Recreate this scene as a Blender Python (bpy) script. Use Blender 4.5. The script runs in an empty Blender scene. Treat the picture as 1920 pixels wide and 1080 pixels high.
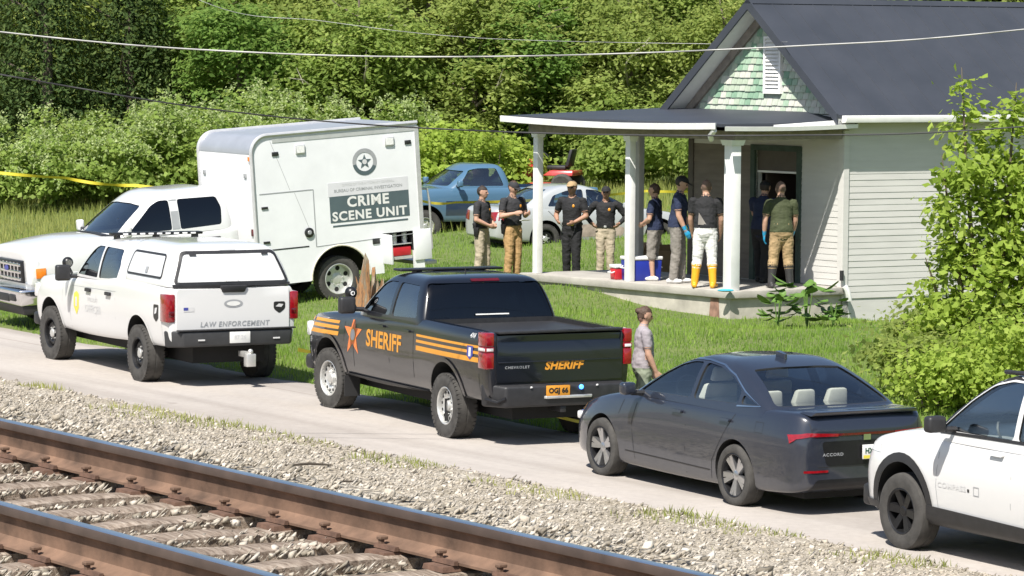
import bpy, bmesh, math, random
import numpy as np
from mathutils import Vector, Matrix, Quaternion
from mathutils.bvhtree import BVHTree
from mathutils.kdtree import KDTree

random.seed(7)
rng = np.random.default_rng(7)
scene = bpy.context.scene
C = scene.collection
R = math.radians

# ---------------------------------------------------------------- camera
cam = bpy.data.cameras.new('camera')
cam.sensor_width = 36.0
cam.lens = 6485.0 / 1920.0 * 36.0
cam.clip_start = 0.5
cam.clip_end = 2000.0
cam_o = bpy.data.objects.new('camera', cam)
C.objects.link(cam_o)
cam_o.location = (0, 0, 5.0)
cam_o.rotation_mode = 'QUATERNION'
cam_o.rotation_quaternion = (Matrix.Rotation(R(90 - 4.156), 3, 'X') @ Matrix.Rotation(R(0.45), 3, 'Z')).to_quaternion()
scene.camera = cam_o

# ---------------------------------------------------------------- sky and sun
SUN_EL, SUN_AZ = 54.0, 23.0      # the sun stands behind the camera, a little to its left
S = Vector((-math.sin(R(SUN_AZ)) * math.cos(R(SUN_EL)), -math.cos(R(SUN_AZ)) * math.cos(R(SUN_EL)), math.sin(R(SUN_EL))))
world = bpy.data.worlds.new('World')
scene.world = world
world.use_nodes = True
wn = world.node_tree
sky = wn.nodes.new('ShaderNodeTexSky')
sky.sky_type = 'NISHITA'
sky.sun_disc = False
sky.sun_elevation = R(SUN_EL)
sky.sun_rotation = math.atan2(S.x, S.y)
sky.air_density = 1.0
sky.dust_density = 1.2
bg = wn.nodes['Background']
bg.inputs['Strength'].default_value = 0.078
wn.links.new(sky.outputs['Color'], bg.inputs['Color'])
sl = bpy.data.lights.new('sun', 'SUN')
sl.energy = 4.8
sl.angle = R(0.55)
sl.color = (1.0, 0.955, 0.88)
so = bpy.data.objects.new('sun', sl)
C.objects.link(so)
so.rotation_mode = 'QUATERNION'
so.rotation_quaternion = S.to_track_quat('Z', 'Y')
scene.view_settings.view_transform = 'Standard'
scene.view_settings.look = 'None'
scene.view_settings.gamma = 1.0
scene.view_settings.use_curve_mapping = False
scene.view_settings.exposure = 0.78
scene.render.engine = 'CYCLES'
scene.cycles.max_bounces = 8
scene.cycles.diffuse_bounces = 6
scene.cycles.transparent_max_bounces = 10

# ---------------------------------------------------------------- materials
def new_mat(name):
    m = bpy.data.materials.new(name)
    m.use_nodes = True
    nt = m.node_tree
    return m, nt, nt.nodes['Principled BSDF']

def L(nt, a, b):
    nt.links.new(a, b)

def noise(nt, scale, detail=4.0, rough=0.55, coord='Object', stretch=None):
    tc = nt.nodes.new('ShaderNodeTexCoord')
    src = tc.outputs[coord]
    if stretch:
        mp = nt.nodes.new('ShaderNodeMapping')
        mp.inputs['Scale'].default_value = stretch
        L(nt, src, mp.inputs['Vector'])
        src = mp.outputs['Vector']
    n = nt.nodes.new('ShaderNodeTexNoise')
    n.inputs['Scale'].default_value = scale
    n.inputs['Detail'].default_value = detail
    n.inputs['Roughness'].default_value = rough
    L(nt, src, n.inputs['Vector'])
    return n

def ramp(nt, fac, stops):
    r = nt.nodes.new('ShaderNodeValToRGB')
    e = r.color_ramp.elements
    while len(e) < len(stops):
        e.new(0.5)
    for i, (p, c) in enumerate(stops):
        e[i].position = p
        e[i].color = (c[0], c[1], c[2], 1)
    L(nt, fac, r.inputs['Fac'])
    return r

def sc(c, k):
    return tuple(min(1.0, v * k) for v in c[:3])

def mat(name, col, rough=0.6, metal=0.0, vary=0.12, scale=6.0, bump=0.0, bscale=None, coat=0.0, spec=0.5, stretch=None, dark=None):
    """plain procedural material: base colour broken up by noise, optional relief"""
    m, nt, b = new_mat(name)
    n = noise(nt, scale, stretch=stretch)
    lo = dark if dark else sc(col, 1 - vary)
    r = ramp(nt, n.outputs['Fac'], [(0.3, lo), (0.7, sc(col, 1 + vary * 0.6))])
    L(nt, r.outputs['Color'], b.inputs['Base Color'])
    b.inputs['Roughness'].default_value = rough
    b.inputs['Metallic'].default_value = metal
    b.inputs['Coat Weight'].default_value = coat
    b.inputs['Coat Roughness'].default_value = 0.04
    b.inputs['Specular IOR Level'].default_value = spec
    if bump:
        n2 = noise(nt, bscale or scale * 4, 6, stretch=stretch)
        bp = nt.nodes.new('ShaderNodeBump')
        bp.inputs['Strength'].default_value = bump
        bp.inputs['Distance'].default_value = 0.02
        L(nt, n2.outputs['Fac'], bp.inputs['Height'])
        L(nt, bp.outputs['Normal'], b.inputs['Normal'])
    return m

def paint(name, col, metal=0.0, rough=0.3, dust=(0.42, 0.38, 0.32), amount=0.25):
    """car paint under clear coat with a patchy film of road dust that gets thicker low down on the body"""
    m, nt, b = new_mat(name)
    n = noise(nt, 1.7, 6, 0.65)
    n2 = noise(nt, 14, 5, 0.7)
    mul = nt.nodes.new('ShaderNodeMath'); mul.operation = 'MULTIPLY'
    L(nt, n.outputs['Fac'], mul.inputs[0]); L(nt, n2.outputs['Fac'], mul.inputs[1])
    tc = nt.nodes.new('ShaderNodeTexCoord')
    sx = nt.nodes.new('ShaderNodeSeparateXYZ'); L(nt, tc.outputs['Object'], sx.inputs[0])
    mr = nt.nodes.new('ShaderNodeMapRange')
    mr.inputs['From Min'].default_value = 1.0; mr.inputs['From Max'].default_value = 0.35
    mr.inputs['To Min'].default_value = 0.25; mr.inputs['To Max'].default_value = 2.2
    L(nt, sx.outputs['Z'], mr.inputs['Value'])
    m2 = nt.nodes.new('ShaderNodeMath'); m2.operation = 'MULTIPLY'
    L(nt, mul.outputs[0], m2.inputs[0]); L(nt, mr.outputs[0], m2.inputs[1])
    m3 = nt.nodes.new('ShaderNodeMath'); m3.operation = 'MULTIPLY'; m3.use_clamp = True
    L(nt, m2.outputs[0], m3.inputs[0]); m3.inputs[1].default_value = amount
    mx = nt.nodes.new('ShaderNodeMix'); mx.data_type = 'RGBA'
    mx.inputs['A'].default_value = (*col, 1); mx.inputs['B'].default_value = (*dust, 1)
    L(nt, m3.outputs[0], mx.inputs['Factor'])
    L(nt, mx.outputs['Result'], b.inputs['Base Color'])
    b.inputs['Roughness'].default_value = rough
    b.inputs['Metallic'].default_value = metal
    b.inputs['Coat Weight'].default_value = 1.0
    b.inputs['Coat Roughness'].default_value = 0.05
    return m

def glass(name, tint, refl=0.10):
    m, nt, b = new_mat(name)
    nt.nodes.remove(b)
    out = nt.nodes['Material Output']
    tr = nt.nodes.new('ShaderNodeBsdfTransparent'); tr.inputs['Color'].default_value = (*tint, 1)
    gl = nt.nodes.new('ShaderNodeBsdfGlossy'); gl.inputs['Roughness'].default_value = 0.03
    n = noise(nt, 3.0, 2)
    gr = ramp(nt, n.outputs['Fac'], [(0.2, (0.9, 0.94, 1.0)), (0.8, (1, 1, 1))])
    L(nt, gr.outputs['Color'], gl.inputs['Color'])
    lw = nt.nodes.new('ShaderNodeLayerWeight'); lw.inputs['Blend'].default_value = 0.25
    mr = nt.nodes.new('ShaderNodeMapRange')
    mr.inputs['To Min'].default_value = refl; mr.inputs['To Max'].default_value = 1.0
    L(nt, lw.outputs['Fresnel'], mr.inputs['Value'])
    mx = nt.nodes.new('ShaderNodeMixShader')
    L(nt, mr.outputs[0], mx.inputs['Fac']); L(nt, tr.outputs[0], mx.inputs[1]); L(nt, gl.outputs[0], mx.inputs[2])
    L(nt, mx.outputs[0], out.inputs['Surface'])
    return m

def emit(name, col, k):
    m, nt, b = new_mat(name)
    b.inputs['Base Color'].default_value = (*col, 1)
    b.inputs['Emission Color'].default_value = (*col, 1)
    b.inputs['Emission Strength'].default_value = k
    return m

def foliage(name, dark, mid, light, transl=0.35):
    """leaves: a random tint per leaf (mesh attribute) and thin-leaf translucency"""
    m, nt, b = new_mat(name)
    out = nt.nodes['Material Output']
    at = nt.nodes.new('ShaderNodeAttribute'); at.attribute_name = 'tint'
    r = ramp(nt, at.outputs['Fac'], [(0.0, dark), (0.5, mid), (1.0, light)])
    L(nt, r.outputs['Color'], b.inputs['Base Color'])
    b.inputs['Roughness'].default_value = 0.7
    b.inputs['Specular IOR Level'].default_value = 0.12
    t = nt.nodes.new('ShaderNodeBsdfTranslucent')
    hs = nt.nodes.new('ShaderNodeHueSaturation'); hs.inputs['Value'].default_value = 1.45
    hs.inputs['Hue'].default_value = 0.485
    L(nt, r.outputs['Color'], hs.inputs['Color']); L(nt, hs.outputs['Color'], t.inputs['Color'])
    mx = nt.nodes.new('ShaderNodeMixShader'); mx.inputs['Fac'].default_value = transl
    L(nt, b.outputs[0], mx.inputs[1]); L(nt, t.outputs[0], mx.inputs[2])
    L(nt, mx.outputs[0], out.inputs['Surface'])
    return m

# ---------------------------------------------------------------- object helpers
def tag(o, label=None, cat=None, group=None, kind=None):
    if label: o['label'] = label
    if cat: o['category'] = cat
    if group: o['group'] = group
    if kind: o['kind'] = kind
    return o

def empty(name, loc=(0, 0, 0), rz=0.0, label=None, cat=None, group=None, rot=None):
    o = bpy.data.objects.new(name, None)
    C.objects.link(o)
    o.location = loc
    o.rotation_euler = rot if rot else (0, 0, rz)
    o.empty_display_size = 0.2
    return tag(o, label, cat, group)

def link(name, me, mats=None, parent=None, smooth=35):
    o = bpy.data.objects.new(name, me)
    C.objects.link(o)
    if mats:
        if not isinstance(mats, (list, tuple)): mats = [mats]
        if len(me.materials) == 0:
            for m in mats: me.materials.append(m)
    if smooth is not None and len(me.polygons):
        me.shade_smooth()
        me.set_sharp_from_angle(angle=R(smooth))
    if parent: o.parent = parent
    return o

def fast_mesh(name, v, f):
    """v (N,3), f (M,k) numpy arrays"""
    me = bpy.data.meshes.new(name)
    v = np.ascontiguousarray(v, dtype=np.float32); f = np.ascontiguousarray(f, dtype=np.int32)
    me.vertices.add(len(v)); me.vertices.foreach_set('co', v.ravel())
    k = f.shape[1]
    me.loops.add(f.size); me.loops.foreach_set('vertex_index', f.ravel())
    me.polygons.add(len(f)); me.polygons.foreach_set('loop_start', np.arange(len(f), dtype=np.int32) * k)
    me.update(calc_edges=True)
    return me

def frame(axis):
    a = Vector(axis).normalized()
    u = a.orthogonal().normalized()
    return a, u, a.cross(u)

class MB:
    """collects simple shapes into one mesh"""
    def __init__(s):
        s.v = []; s.f = []; s.m = []; s.cur = 0
    def add(s, v, f, m=None):
        o = len(s.v)
        s.v += [tuple(p) for p in v]
        for q in f:
            s.f.append([i + o for i in q]); s.m.append(s.cur if m is None else m)
        return s
    def box(s, x0, x1, y0, y1, z0, z1, m=None):
        v = [(x, y, z) for x in (x0, x1) for y in (y0, y1) for z in (z0, z1)]
        return s.add(v, [(0, 1, 3, 2), (4, 6, 7, 5), (0, 4, 5, 1), (2, 3, 7, 6), (0, 2, 6, 4), (1, 5, 7, 3)], m)
    def hexa(s, b, t, m=None):
        """bottom quad b and top quad t (counter-clockwise from above)"""
        return s.add(list(b) + list(t), [(3, 2, 1, 0), (4, 5, 6, 7), (0, 1, 5, 4), (1, 2, 6, 5), (2, 3, 7, 6), (3, 0, 4, 7)], m)
    def tube(s, pts, r, n=8, m=None, caps=True):
        pts = [Vector(p) for p in pts]
        rs = r if isinstance(r, (list, tuple)) else [r] * len(pts)
        v = []; f = []
        a0 = None
        for i, p in enumerate(pts):
            d = (pts[min(i + 1, len(pts) - 1)] - pts[max(i - 1, 0)])
            if d.length < 1e-9: d = Vector((0, 0, 1))
            d.normalize()
            if a0 is None: a0 = d.orthogonal().normalized()
            u = (a0 - d * a0.dot(d))
            if u.length < 1e-6: u = d.orthogonal()
            u.normalize(); a0 = u
            w = d.cross(u)
            for k in range(n):
                t = 2 * math.pi * k / n
                v.append(p + (u * math.cos(t) + w * math.sin(t)) * rs[i])
        for i in range(len(pts) - 1):
            for k in range(n):
                k2 = (k + 1) % n
                f.append((i * n + k, i * n + k2, (i + 1) * n + k2, (i + 1) * n + k))
        if caps:
            f.append(tuple(reversed(range(n)))); f.append(tuple((len(pts) - 1) * n + k for k in range(n)))
        return s.add(v, f, m)
    def lathe(s, prof, org, axis, n=32, m=None):
        """prof: (radius, offset along axis)"""
        a, u, w = frame(axis); org = Vector(org)
        v = []; f = []
        for (r, h) in prof:
            for k in range(n):
                t = 2 * math.pi * k / n
                v.append(org + a * h + (u * math.cos(t) + w * math.sin(t)) * r)
        for i in range(len(prof) - 1):
            for k in range(n):
                k2 = (k + 1) % n
                f.append((i * n + k, i * n + k2, (i + 1) * n + k2, (i + 1) * n + k))
        return s.add(v, f, m)
    def disc(s, c, axis, r, n=24, m=None):
        a, u, w = frame(axis); c = Vector(c)
        return s.add([c + (u * math.cos(2 * math.pi * k / n) + w * math.sin(2 * math.pi * k / n)) * r for k in range(n)], [tuple(range(n))], m)
    def ball(s, c, r, nu=12, nv=8, m=None):
        if not isinstance(r, (list, tuple)): r = (r, r, r)
        v = [(c[0], c[1], c[2] - r[2])]; f = []
        for j in range(1, nv):
            ph = -math.pi / 2 + math.pi * j / nv
            for i in range(nu):
                t = 2 * math.pi * i / nu
                v.append((c[0] + r[0] * math.cos(ph) * math.cos(t), c[1] + r[1] * math.cos(ph) * math.sin(t), c[2] + r[2] * math.sin(ph)))
        v.append((c[0], c[1], c[2] + r[2])); e = len(v) - 1
        for i in range(nu):
            f.append((0, 1 + (i + 1) % nu, 1 + i))
            f.append((e, 1 + (nv - 2) * nu + i, 1 + (nv - 2) * nu + (i + 1) % nu))
        for j in range(nv - 2):
            for i in range(nu):
                i2 = (i + 1) % nu
                f.append((1 + j * nu + i, 1 + j * nu + i2, 1 + (j + 1) * nu + i2, 1 + (j + 1) * nu + i))
        return s.add(v, f, m)
    def prism(s, poly, fn, d0, d1, m=None):
        """poly: 2-D outline, fn(a, b, d) -> 3-D point"""
        n = len(poly)
        v = [fn(a, b, d0) for a, b in poly] + [fn(a, b, d1) for a, b in poly]
        f = [tuple(range(n)), tuple(range(2 * n - 1, n - 1, -1))] + [(i, i + n, (i + 1) % n + n, (i + 1) % n) for i in range(n)]
        return s.add(v, f, m)
    def mesh(s, name, bevel=0.0, seg=2):
        me = bpy.data.meshes.new(name)
        me.from_pydata(s.v, [], s.f)
        me.polygons.foreach_set('material_index', s.m)
        bm = bmesh.new(); bm.from_mesh(me)
        bmesh.ops.recalc_face_normals(bm, faces=bm.faces)
        if bevel:
            es = [e for e in bm.edges if len(e.link_faces) == 2 and e.calc_face_angle(0) > R(30)]
            bmesh.ops.bevel(bm, geom=es, offset=bevel, segments=seg, affect='EDGES', profile=0.5, clamp_overlap=True)
        bm.to_mesh(me); bm.free()
        return me
    def build(s, name, mats, parent=None, smooth=35, bevel=0.0, seg=2):
        return link(name, s.mesh(name, bevel, seg), mats, parent, smooth)

def evaluate(o, keep=False):
    dg = bpy.context.evaluated_depsgraph_get()
    dg.update()
    me = bpy.data.meshes.new_from_object(o.evaluated_get(dg), preserve_all_data_layers=True, depsgraph=dg)
    if not keep:
        bpy.data.objects.remove(o, do_unlink=True)
    return me

def subsurf(me, lv):
    o = bpy.data.objects.new('tmp', me); C.objects.link(o)
    m = o.modifiers.new('s', 'SUBSURF'); m.levels = lv; m.render_levels = lv
    return evaluate(o)

def boolean(me, cutters, op='DIFFERENCE'):
    """cutters: meshes that carry a material; the cut faces take it"""
    o = bpy.data.objects.new('tmp', me); C.objects.link(o)
    cs = []
    for c in cutters:
        co = bpy.data.objects.new('cut', c); C.objects.link(co); cs.append(co)
        m = o.modifiers.new('b', 'BOOLEAN'); m.operation = op; m.object = co; m.solver = 'EXACT'
        m.material_mode = 'TRANSFER'
    r = evaluate(o)
    for co in cs: bpy.data.objects.remove(co, do_unlink=True)
    return r

def bvh_of(me):
    return BVHTree.FromPolygons([v.co.copy() for v in me.vertices], [tuple(p.vertices) for p in me.polygons])

# directions from which flat shapes are laid onto a curved body: (a, b) -> start point, ray
SIDES = {
    'left':  (lambda a, b: Vector((a, 4, b)), Vector((0, -1, 0))),
    'right': (lambda a, b: Vector((a, -4, b)), Vector((0, 1, 0))),
    'rear':  (lambda a, b: Vector((-8, a, b)), Vector((1, 0, 0))),
    'front': (lambda a, b: Vector((12, a, b)), Vector((-1, 0, 0))),
    'top':   (lambda a, b: Vector((a, b, 8)), Vector((0, 0, -1))),
}

def lay(name, polys, side, bvh, mats, parent, off=0.004, cuts=4, thick=0.0):
    """polys: list of 2-D outlines on the side view; they are draped over the body"""
    fn, ray = SIDES[side]
    bm = bmesh.new()
    if isinstance(polys, bpy.types.Mesh):
        bm.from_mesh(polys)
    else:
        for p in polys:
            bm.faces.new([bm.verts.new((a, b, 0)) for a, b in p])
        bmesh.ops.triangulate(bm, faces=bm.faces)
        if cuts: bmesh.ops.subdivide_edges(bm, edges=bm.edges, cuts=cuts, use_grid_fill=True)
    last = None; miss = []
    for v in bm.verts:
        s = fn(v.co.x, v.co.y)
        loc, nor, i, d = bvh.ray_cast(s, ray)
        if loc is None:
            miss.append((v, s)); continue
        if nor.dot(ray) > 0: nor = -nor
        v.co = loc + nor * off
        last = v.co.copy()
    for v, s in miss:
        loc, nor, i, d = bvh.find_nearest(s + ray * ((last - s).dot(ray) if last else 3.0))
        v.co = loc + nor * off
    bmesh.ops.recalc_face_normals(bm, faces=bm.faces)
    # faces look outwards
    bm.normal_update()
    if sum(f.normal.dot(ray) * f.calc_area() for f in bm.faces) > 0:
        bmesh.ops.reverse_faces(bm, faces=bm.faces)
    if thick:
        r = bmesh.ops.extrude_face_region(bm, geom=bm.faces[:])
        for e in r['geom']:
            if isinstance(e, bmesh.types.BMVert): e.co -= ray * thick
        bmesh.ops.recalc_face_normals(bm, faces=bm.faces)
    me = bpy.data.meshes.new(name)
    bm.to_mesh(me); bm.free()
    return link(name, me, mats, parent, 40)

def strip(pts, w, closed=False):
    """2-D polyline -> list of quads of width w"""
    out = []
    P = [Vector(p) for p in pts]
    n = len(P)
    def nrm(i):
        a = P[(i - 1) % n] if closed or i > 0 else P[i]
        b = P[(i + 1) % n] if closed or i < n - 1 else P[i]
        d = (b - a).normalized()
        return Vector((-d.y, d.x)) * (w / 2)
    for i in range(n if closed else n - 1):
        j = (i + 1) % n
        a, b = nrm(i), nrm(j)
        out.append([tuple(P[i] + a), tuple(P[j] + b), tuple(P[j] - b), tuple(P[i] - a)])
    return out

def smooth_poly(pts, r=0.05, n=4):
    """round the corners of a 2-D outline"""
    out = []
    m = len(pts)
    for i in range(m):
        p = Vector(pts[i]); a = Vector(pts[i - 1]) - p; b = Vector(pts[(i + 1) % m]) - p
        ra = min(r, a.length * 0.45, b.length * 0.45)
        p0 = p + a.normalized() * ra; p1 = p + b.normalized() * ra
        for k in range(n + 1):
            t = k / n
            out.append(tuple((1 - t) ** 2 * p0 + 2 * t * (1 - t) * p + t * t * p1))
    return out

def text_mesh(body, size, bold=0.0, shear=0.0, spacing=1.0, xs=1.0):
    cu = bpy.data.curves.new('t', 'FONT')
    cu.body = body; cu.size = size; cu.align_x = 'CENTER'; cu.align_y = 'CENTER'
    cu.offset = bold; cu.shear = shear; cu.space_character = spacing; cu.resolution_u = 3
    o = bpy.data.objects.new('t', cu); C.objects.link(o)
    me = evaluate(o)
    bpy.data.curves.remove(cu)
    if xs != 1.0:
        for v in me.vertices: v.co.x *= xs
    me.materials.clear()
    return me

def place2d(me, a, b, mirror=False, rot=0.0):
    c, s_ = math.cos(rot), math.sin(rot)
    for v in me.vertices:
        x, y = v.co.x, v.co.y
        if mirror: x = -x
        v.co = (a + x * c - y * s_, b + x * s_ + y * c, 0)
    return me

def copy_tree(o, parent=None):
    c = o.copy(); C.objects.link(c)
    if parent: c.parent = parent
    for ch in o.children: copy_tree(ch, c)
    return c
# ---------------------------------------------------------------- vehicle toolkit
M = {}
M['tyre'] = mat('tyre_rubber', (0.055, 0.052, 0.048), 0.85, vary=0.35, scale=9, bump=0.2, bscale=60)
M['well'] = mat('wheel_well', (0.012, 0.012, 0.012), 0.9)
M['interior'] = mat('car_interior', (0.05, 0.048, 0.046), 0.8)
M['trim'] = mat('black_trim', (0.022, 0.022, 0.024), 0.5, vary=0.25, scale=12)
M['rubber'] = mat('dark_rubber', (0.015, 0.015, 0.016), 0.7)
M['chrome'] = mat('chrome', (0.75, 0.75, 0.76), 0.12, 1.0, vary=0.05)
M['steel'] = mat('silver_steel', (0.62, 0.62, 0.60), 0.38, 0.6, vary=0.15, scale=8)
M['alloy'] = mat('machined_alloy', (0.55, 0.55, 0.56), 0.28, 0.9, vary=0.1)
M['gun'] = mat('dark_alloy', (0.03, 0.03, 0.032), 0.35, 0.6, vary=0.2)
M['red_lens'] = mat('red_lens', (0.25, 0.006, 0.011), 0.12, vary=0.3, scale=25, coat=1.0)
M['dark_red_lens'] = mat('dark_red_lens', (0.09, 0.003, 0.006), 0.1, vary=0.3, scale=25, coat=1.0)
M['white_lens'] = mat('clear_lens', (0.75, 0.75, 0.74), 0.1, vary=0.15, scale=30, coat=1.0)
M['amber'] = mat('amber_lens', (0.85, 0.22, 0.02), 0.2, vary=0.2, coat=1.0)
M['black_glass'] = mat('black_glass', (0.006, 0.006, 0.008), 0.04, coat=1.0)
M['glass_dark'] = glass('tinted_glass', (0.03, 0.033, 0.036), 0.045)
M['glass_mid'] = glass('lightly_tinted_glass', (0.45, 0.52, 0.52), 0.30)
M['glass_clear'] = glass('clear_glass', (0.86, 0.92, 0.90), 0.16)
M['white_paint'] = paint('white_car_paint', (0.63, 0.63, 0.625), amount=0.12)
M['black_paint'] = paint('black_car_paint', (0.004, 0.005, 0.009), amount=0.035)
M['grey_paint'] = paint('dark_grey_car_paint', (0.015, 0.019, 0.031), metal=0.0, rough=0.3, amount=0.06)
M['gold'] = mat('gold_vinyl', (0.62, 0.27, 0.03), 0.4, vary=0.12)
M['orange_vinyl'] = mat('orange_vinyl', (0.78, 0.20, 0.05), 0.4, vary=0.12)
M['white_vinyl'] = mat('white_vinyl', (0.66, 0.66, 0.64), 0.4, vary=0.06)
M['grey_vinyl'] = mat('grey_vinyl', (0.30, 0.31, 0.32), 0.4, vary=0.1)
M['pale_vinyl'] = mat('pale_grey_vinyl', (0.55, 0.55, 0.55), 0.45, vary=0.06)
M['black_vinyl'] = mat('black_vinyl', (0.02, 0.02, 0.02), 0.4)
M['yellow_vinyl'] = mat('yellow_vinyl', (0.72, 0.62, 0.08), 0.4, vary=0.15)
M['blue_vinyl'] = mat('blue_vinyl', (0.05, 0.06, 0.28), 0.4, vary=0.1)
M['red_vinyl'] = mat('red_vinyl', (0.55, 0.05, 0.05), 0.4, vary=0.1)
M['seat_light'] = mat('light_seat', (0.62, 0.58, 0.52), 0.8, vary=0.08)
M['seat_dark'] = mat('dark_seat', (0.04, 0.04, 0.042), 0.8)
M['blue_lamp'] = emit('blue_lamp', (0.05, 0.25, 1.0), 3.0)

def crease_cage(name, verts, faces, creases):
    me = bpy.data.meshes.new(name)
    me.from_pydata(verts, [], faces)
    bm = bmesh.new(); bm.from_mesh(me)
    lay_ = bm.edges.layers.float.new('crease_edge')
    bm.verts.ensure_lookup_table()
    for (a, b), c in creases.items():
        e = bm.edges.get((bm.verts[a], bm.verts[b]))
        if e: e[lay_] = c
    bmesh.ops.recalc_face_normals(bm, faces=bm.faces)
    bm.to_mesh(me); bm.free()
    return me

def loft(stations, long_crease={}, ring_crease={}, lv=2):
    """stations: (x, [(y, z) ... from bottom centre to top centre])"""
    K = len(stations[0][1]); n = 2 * K - 2
    v = []; f = []; cr = {}
    for x, sec in stations:
        v += [(x, y, z) for y, z in sec] + [(x, -sec[i][0], sec[i][1]) for i in range(K - 2, 0, -1)]
    for s in range(len(stations) - 1):
        for k in range(n):
            k2 = (k + 1) % n
            f.append((s * n + k, s * n + k2, (s + 1) * n + k2, (s + 1) * n + k))
    mir = lambda i: i if i in (0, K - 1) else n - i
    for s in (0, len(stations) - 1):
        o = s * n
        for i in range(K - 1):
            q = []
            for t in (i, i + 1, mir(i + 1), mir(i)):
                if o + t not in q: q.append(o + t)
            f.append(tuple(q))
    for i, c in long_crease.items():
        for s in range(len(stations) - 1):
            for t in {i, mir(i)}: cr[(s * n + t, (s + 1) * n + t)] = c
    for s, c in ring_crease.items():
        s = s % len(stations)
        for k in range(n): cr[(s * n + k, s * n + (k + 1) % n)] = c
    return subsurf(crease_cage('body', v, f, cr), lv)

def section(w, zb, zt, crown=0.03, sh=0.0, mid=0.5):
    """body half-section: sill, bulging flank, shoulder, gently crowned top"""
    h = zt - zb
    return [(0, zb), (w * 0.78, zb), (w * 0.93, zb + 0.015), (w * 0.965, zb + 0.10 * h), (w * 0.985, zb + 0.30 * h), (w, zb + mid * h),
            (w * (0.992 - sh * 0.3), zb + 0.74 * h), (w * (0.975 - sh), zb + 0.92 * h), (w * (0.93 - sh), zt), (w * 0.5, zt + crown * 0.75), (0, zt + crown)]

def ring(z, xr, xf, hw, bf=0.10, br=0.05, cf=0.14, crn=0.10):
    """horizontal slice of a greenhouse: bowed front and rear, rounded corners"""
    p = [(xf, 0), (xf - bf * 0.3, hw * 0.55), (xf - bf, hw * 0.86), (xf - bf - cf * 0.7, hw * 0.985)]
    a, b = xf - bf - cf * 0.7, xr + br + crn * 0.7
    p += [(a + (b - a) * t, hw) for t in (0.15, 0.4, 0.7, 0.92)]
    p += [(b, hw * 0.985), (xr + br, hw * 0.88), (xr + br * 0.3, hw * 0.55), (xr, 0)]
    return z, p

def greenhouse(rings, lv=2, inset=0.0):
    K = len(rings[0][1]); n = 2 * K - 2
    v = []; f = []
    for z, p in rings:
        v += [(x, y, z) for x, y in p] + [(p[i][0], -p[i][1], z) for i in range(K - 2, 0, -1)]
    for s in range(len(rings) - 1):
        for k in range(n):
            k2 = (k + 1) % n
            f.append((s * n + k, s * n + k2, (s + 1) * n + k2, (s + 1) * n + k))
    mir = lambda i: i if i in (0, K - 1) else n - i
    for s in (0, len(rings) - 1):
        o = s * n
        for i in range(K - 1):
            q = []
            for t in (i, i + 1, mir(i + 1), mir(i)):
                if o + t not in q: q.append(o + t)
            f.append(tuple(q))
    cr = {}
    for k in range(n): cr[(k, (k + 1) % n)] = 1.0
    return subsurf(crease_cage('cab', v, f, cr), lv)

def shrink_rings(rings, t=0.05):
    """inner surface of a greenhouse shell"""
    out = []
    zmax = rings[-1][0]
    for z, p in rings:
        zz = z + t * 0.4 if z == rings[0][0] else min(z, zmax - t)
        xs = [q[0] for q in p]; xm = (min(xs) + max(xs)) / 2; hx = (max(xs) - min(xs)) / 2; hy = max(q[1] for q in p)
        out.append((zz, [(xm + (x - xm) * (1 - t * 1.2 / hx), y * (1 - t / hy)) for x, y in p]))
    zs = [o[0] for o in out]
    for i in range(1, len(out)):
        if zs[i] <= zs[i - 1]: zs[i] = zs[i - 1] + 0.006
    return [(z, o[1]) for z, o in zip(zs, out)]

def cutter(poly, side, d0, d1, m):
    fn = {'y': lambda a, b, d: (a, d, b), 'x': lambda a, b, d: (d, a, b)}[side]
    me = MB().prism(poly, fn, d0, d1).mesh('cut')
    me.materials.append(m)
    return me

def cab(parent, rings, paint_m, side_windows, rear=None, front=None, hollow=True, glass_side=None, glass_rear=None, glass_front=None, name='cab', frame_w=0.0, inner=None):
    """greenhouse shell with real window openings and separate panes. side_windows: list of (name, outline)"""
    solid = greenhouse(rings)
    solid.materials.append(paint_m)
    bv = bvh_of(solid)
    inner = inner or M['interior']
    if hollow:
        inn = greenhouse(shrink_rings(rings)); inn.materials.append(inner)
        cuts = [inn]
        for nm, p in side_windows:
            cuts.append(cutter(smooth_poly(p, 0.05), 'y', 0.25, 2.0, M['rubber']))
            cuts.append(cutter(smooth_poly(p, 0.05), 'y', -0.25, -2.0, M['rubber']))
        xs = [q[0] for q in rings[0][1]]
        if rear: cuts.append(cutter(smooth_poly(rear, 0.06), 'x', -6, min(xs) + rear_depth(rings), M['rubber']))
        if front: cuts.append(cutter(smooth_poly(front, 0.06), 'x', 12, max(xs) - 1.0, M['rubber']))
        shell = boolean(solid.copy(), cuts)
    else:
        shell = solid.copy()
    o = link(name, shell, paint_m, parent, 40)
    off = -0.012 if hollow else 0.004
    for nm, p in side_windows:
        q = smooth_poly(p, 0.05)
        lay('side_window', [q], 'left', bv, glass_side, parent, off, 3)
        lay('side_window', [q], 'right', bv, glass_side, parent, off, 3)
    if rear: lay('rear_window', [smooth_poly(rear, 0.06)], 'rear', bv, glass_rear or glass_side, parent, off, 4)
    if front: lay('windscreen', [smooth_poly(front, 0.06)], 'front', bv, glass_front or glass_side, parent, off, 4)
    return o, bv

def rear_depth(rings):
    """how far the rear window leans in, so that its cutter reaches the cavity and no further"""
    lo = min(q[0] for q in rings[0][1]); hi = min(q[0] for q in rings[-3][1])
    return (hi - lo) + 0.15

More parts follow.
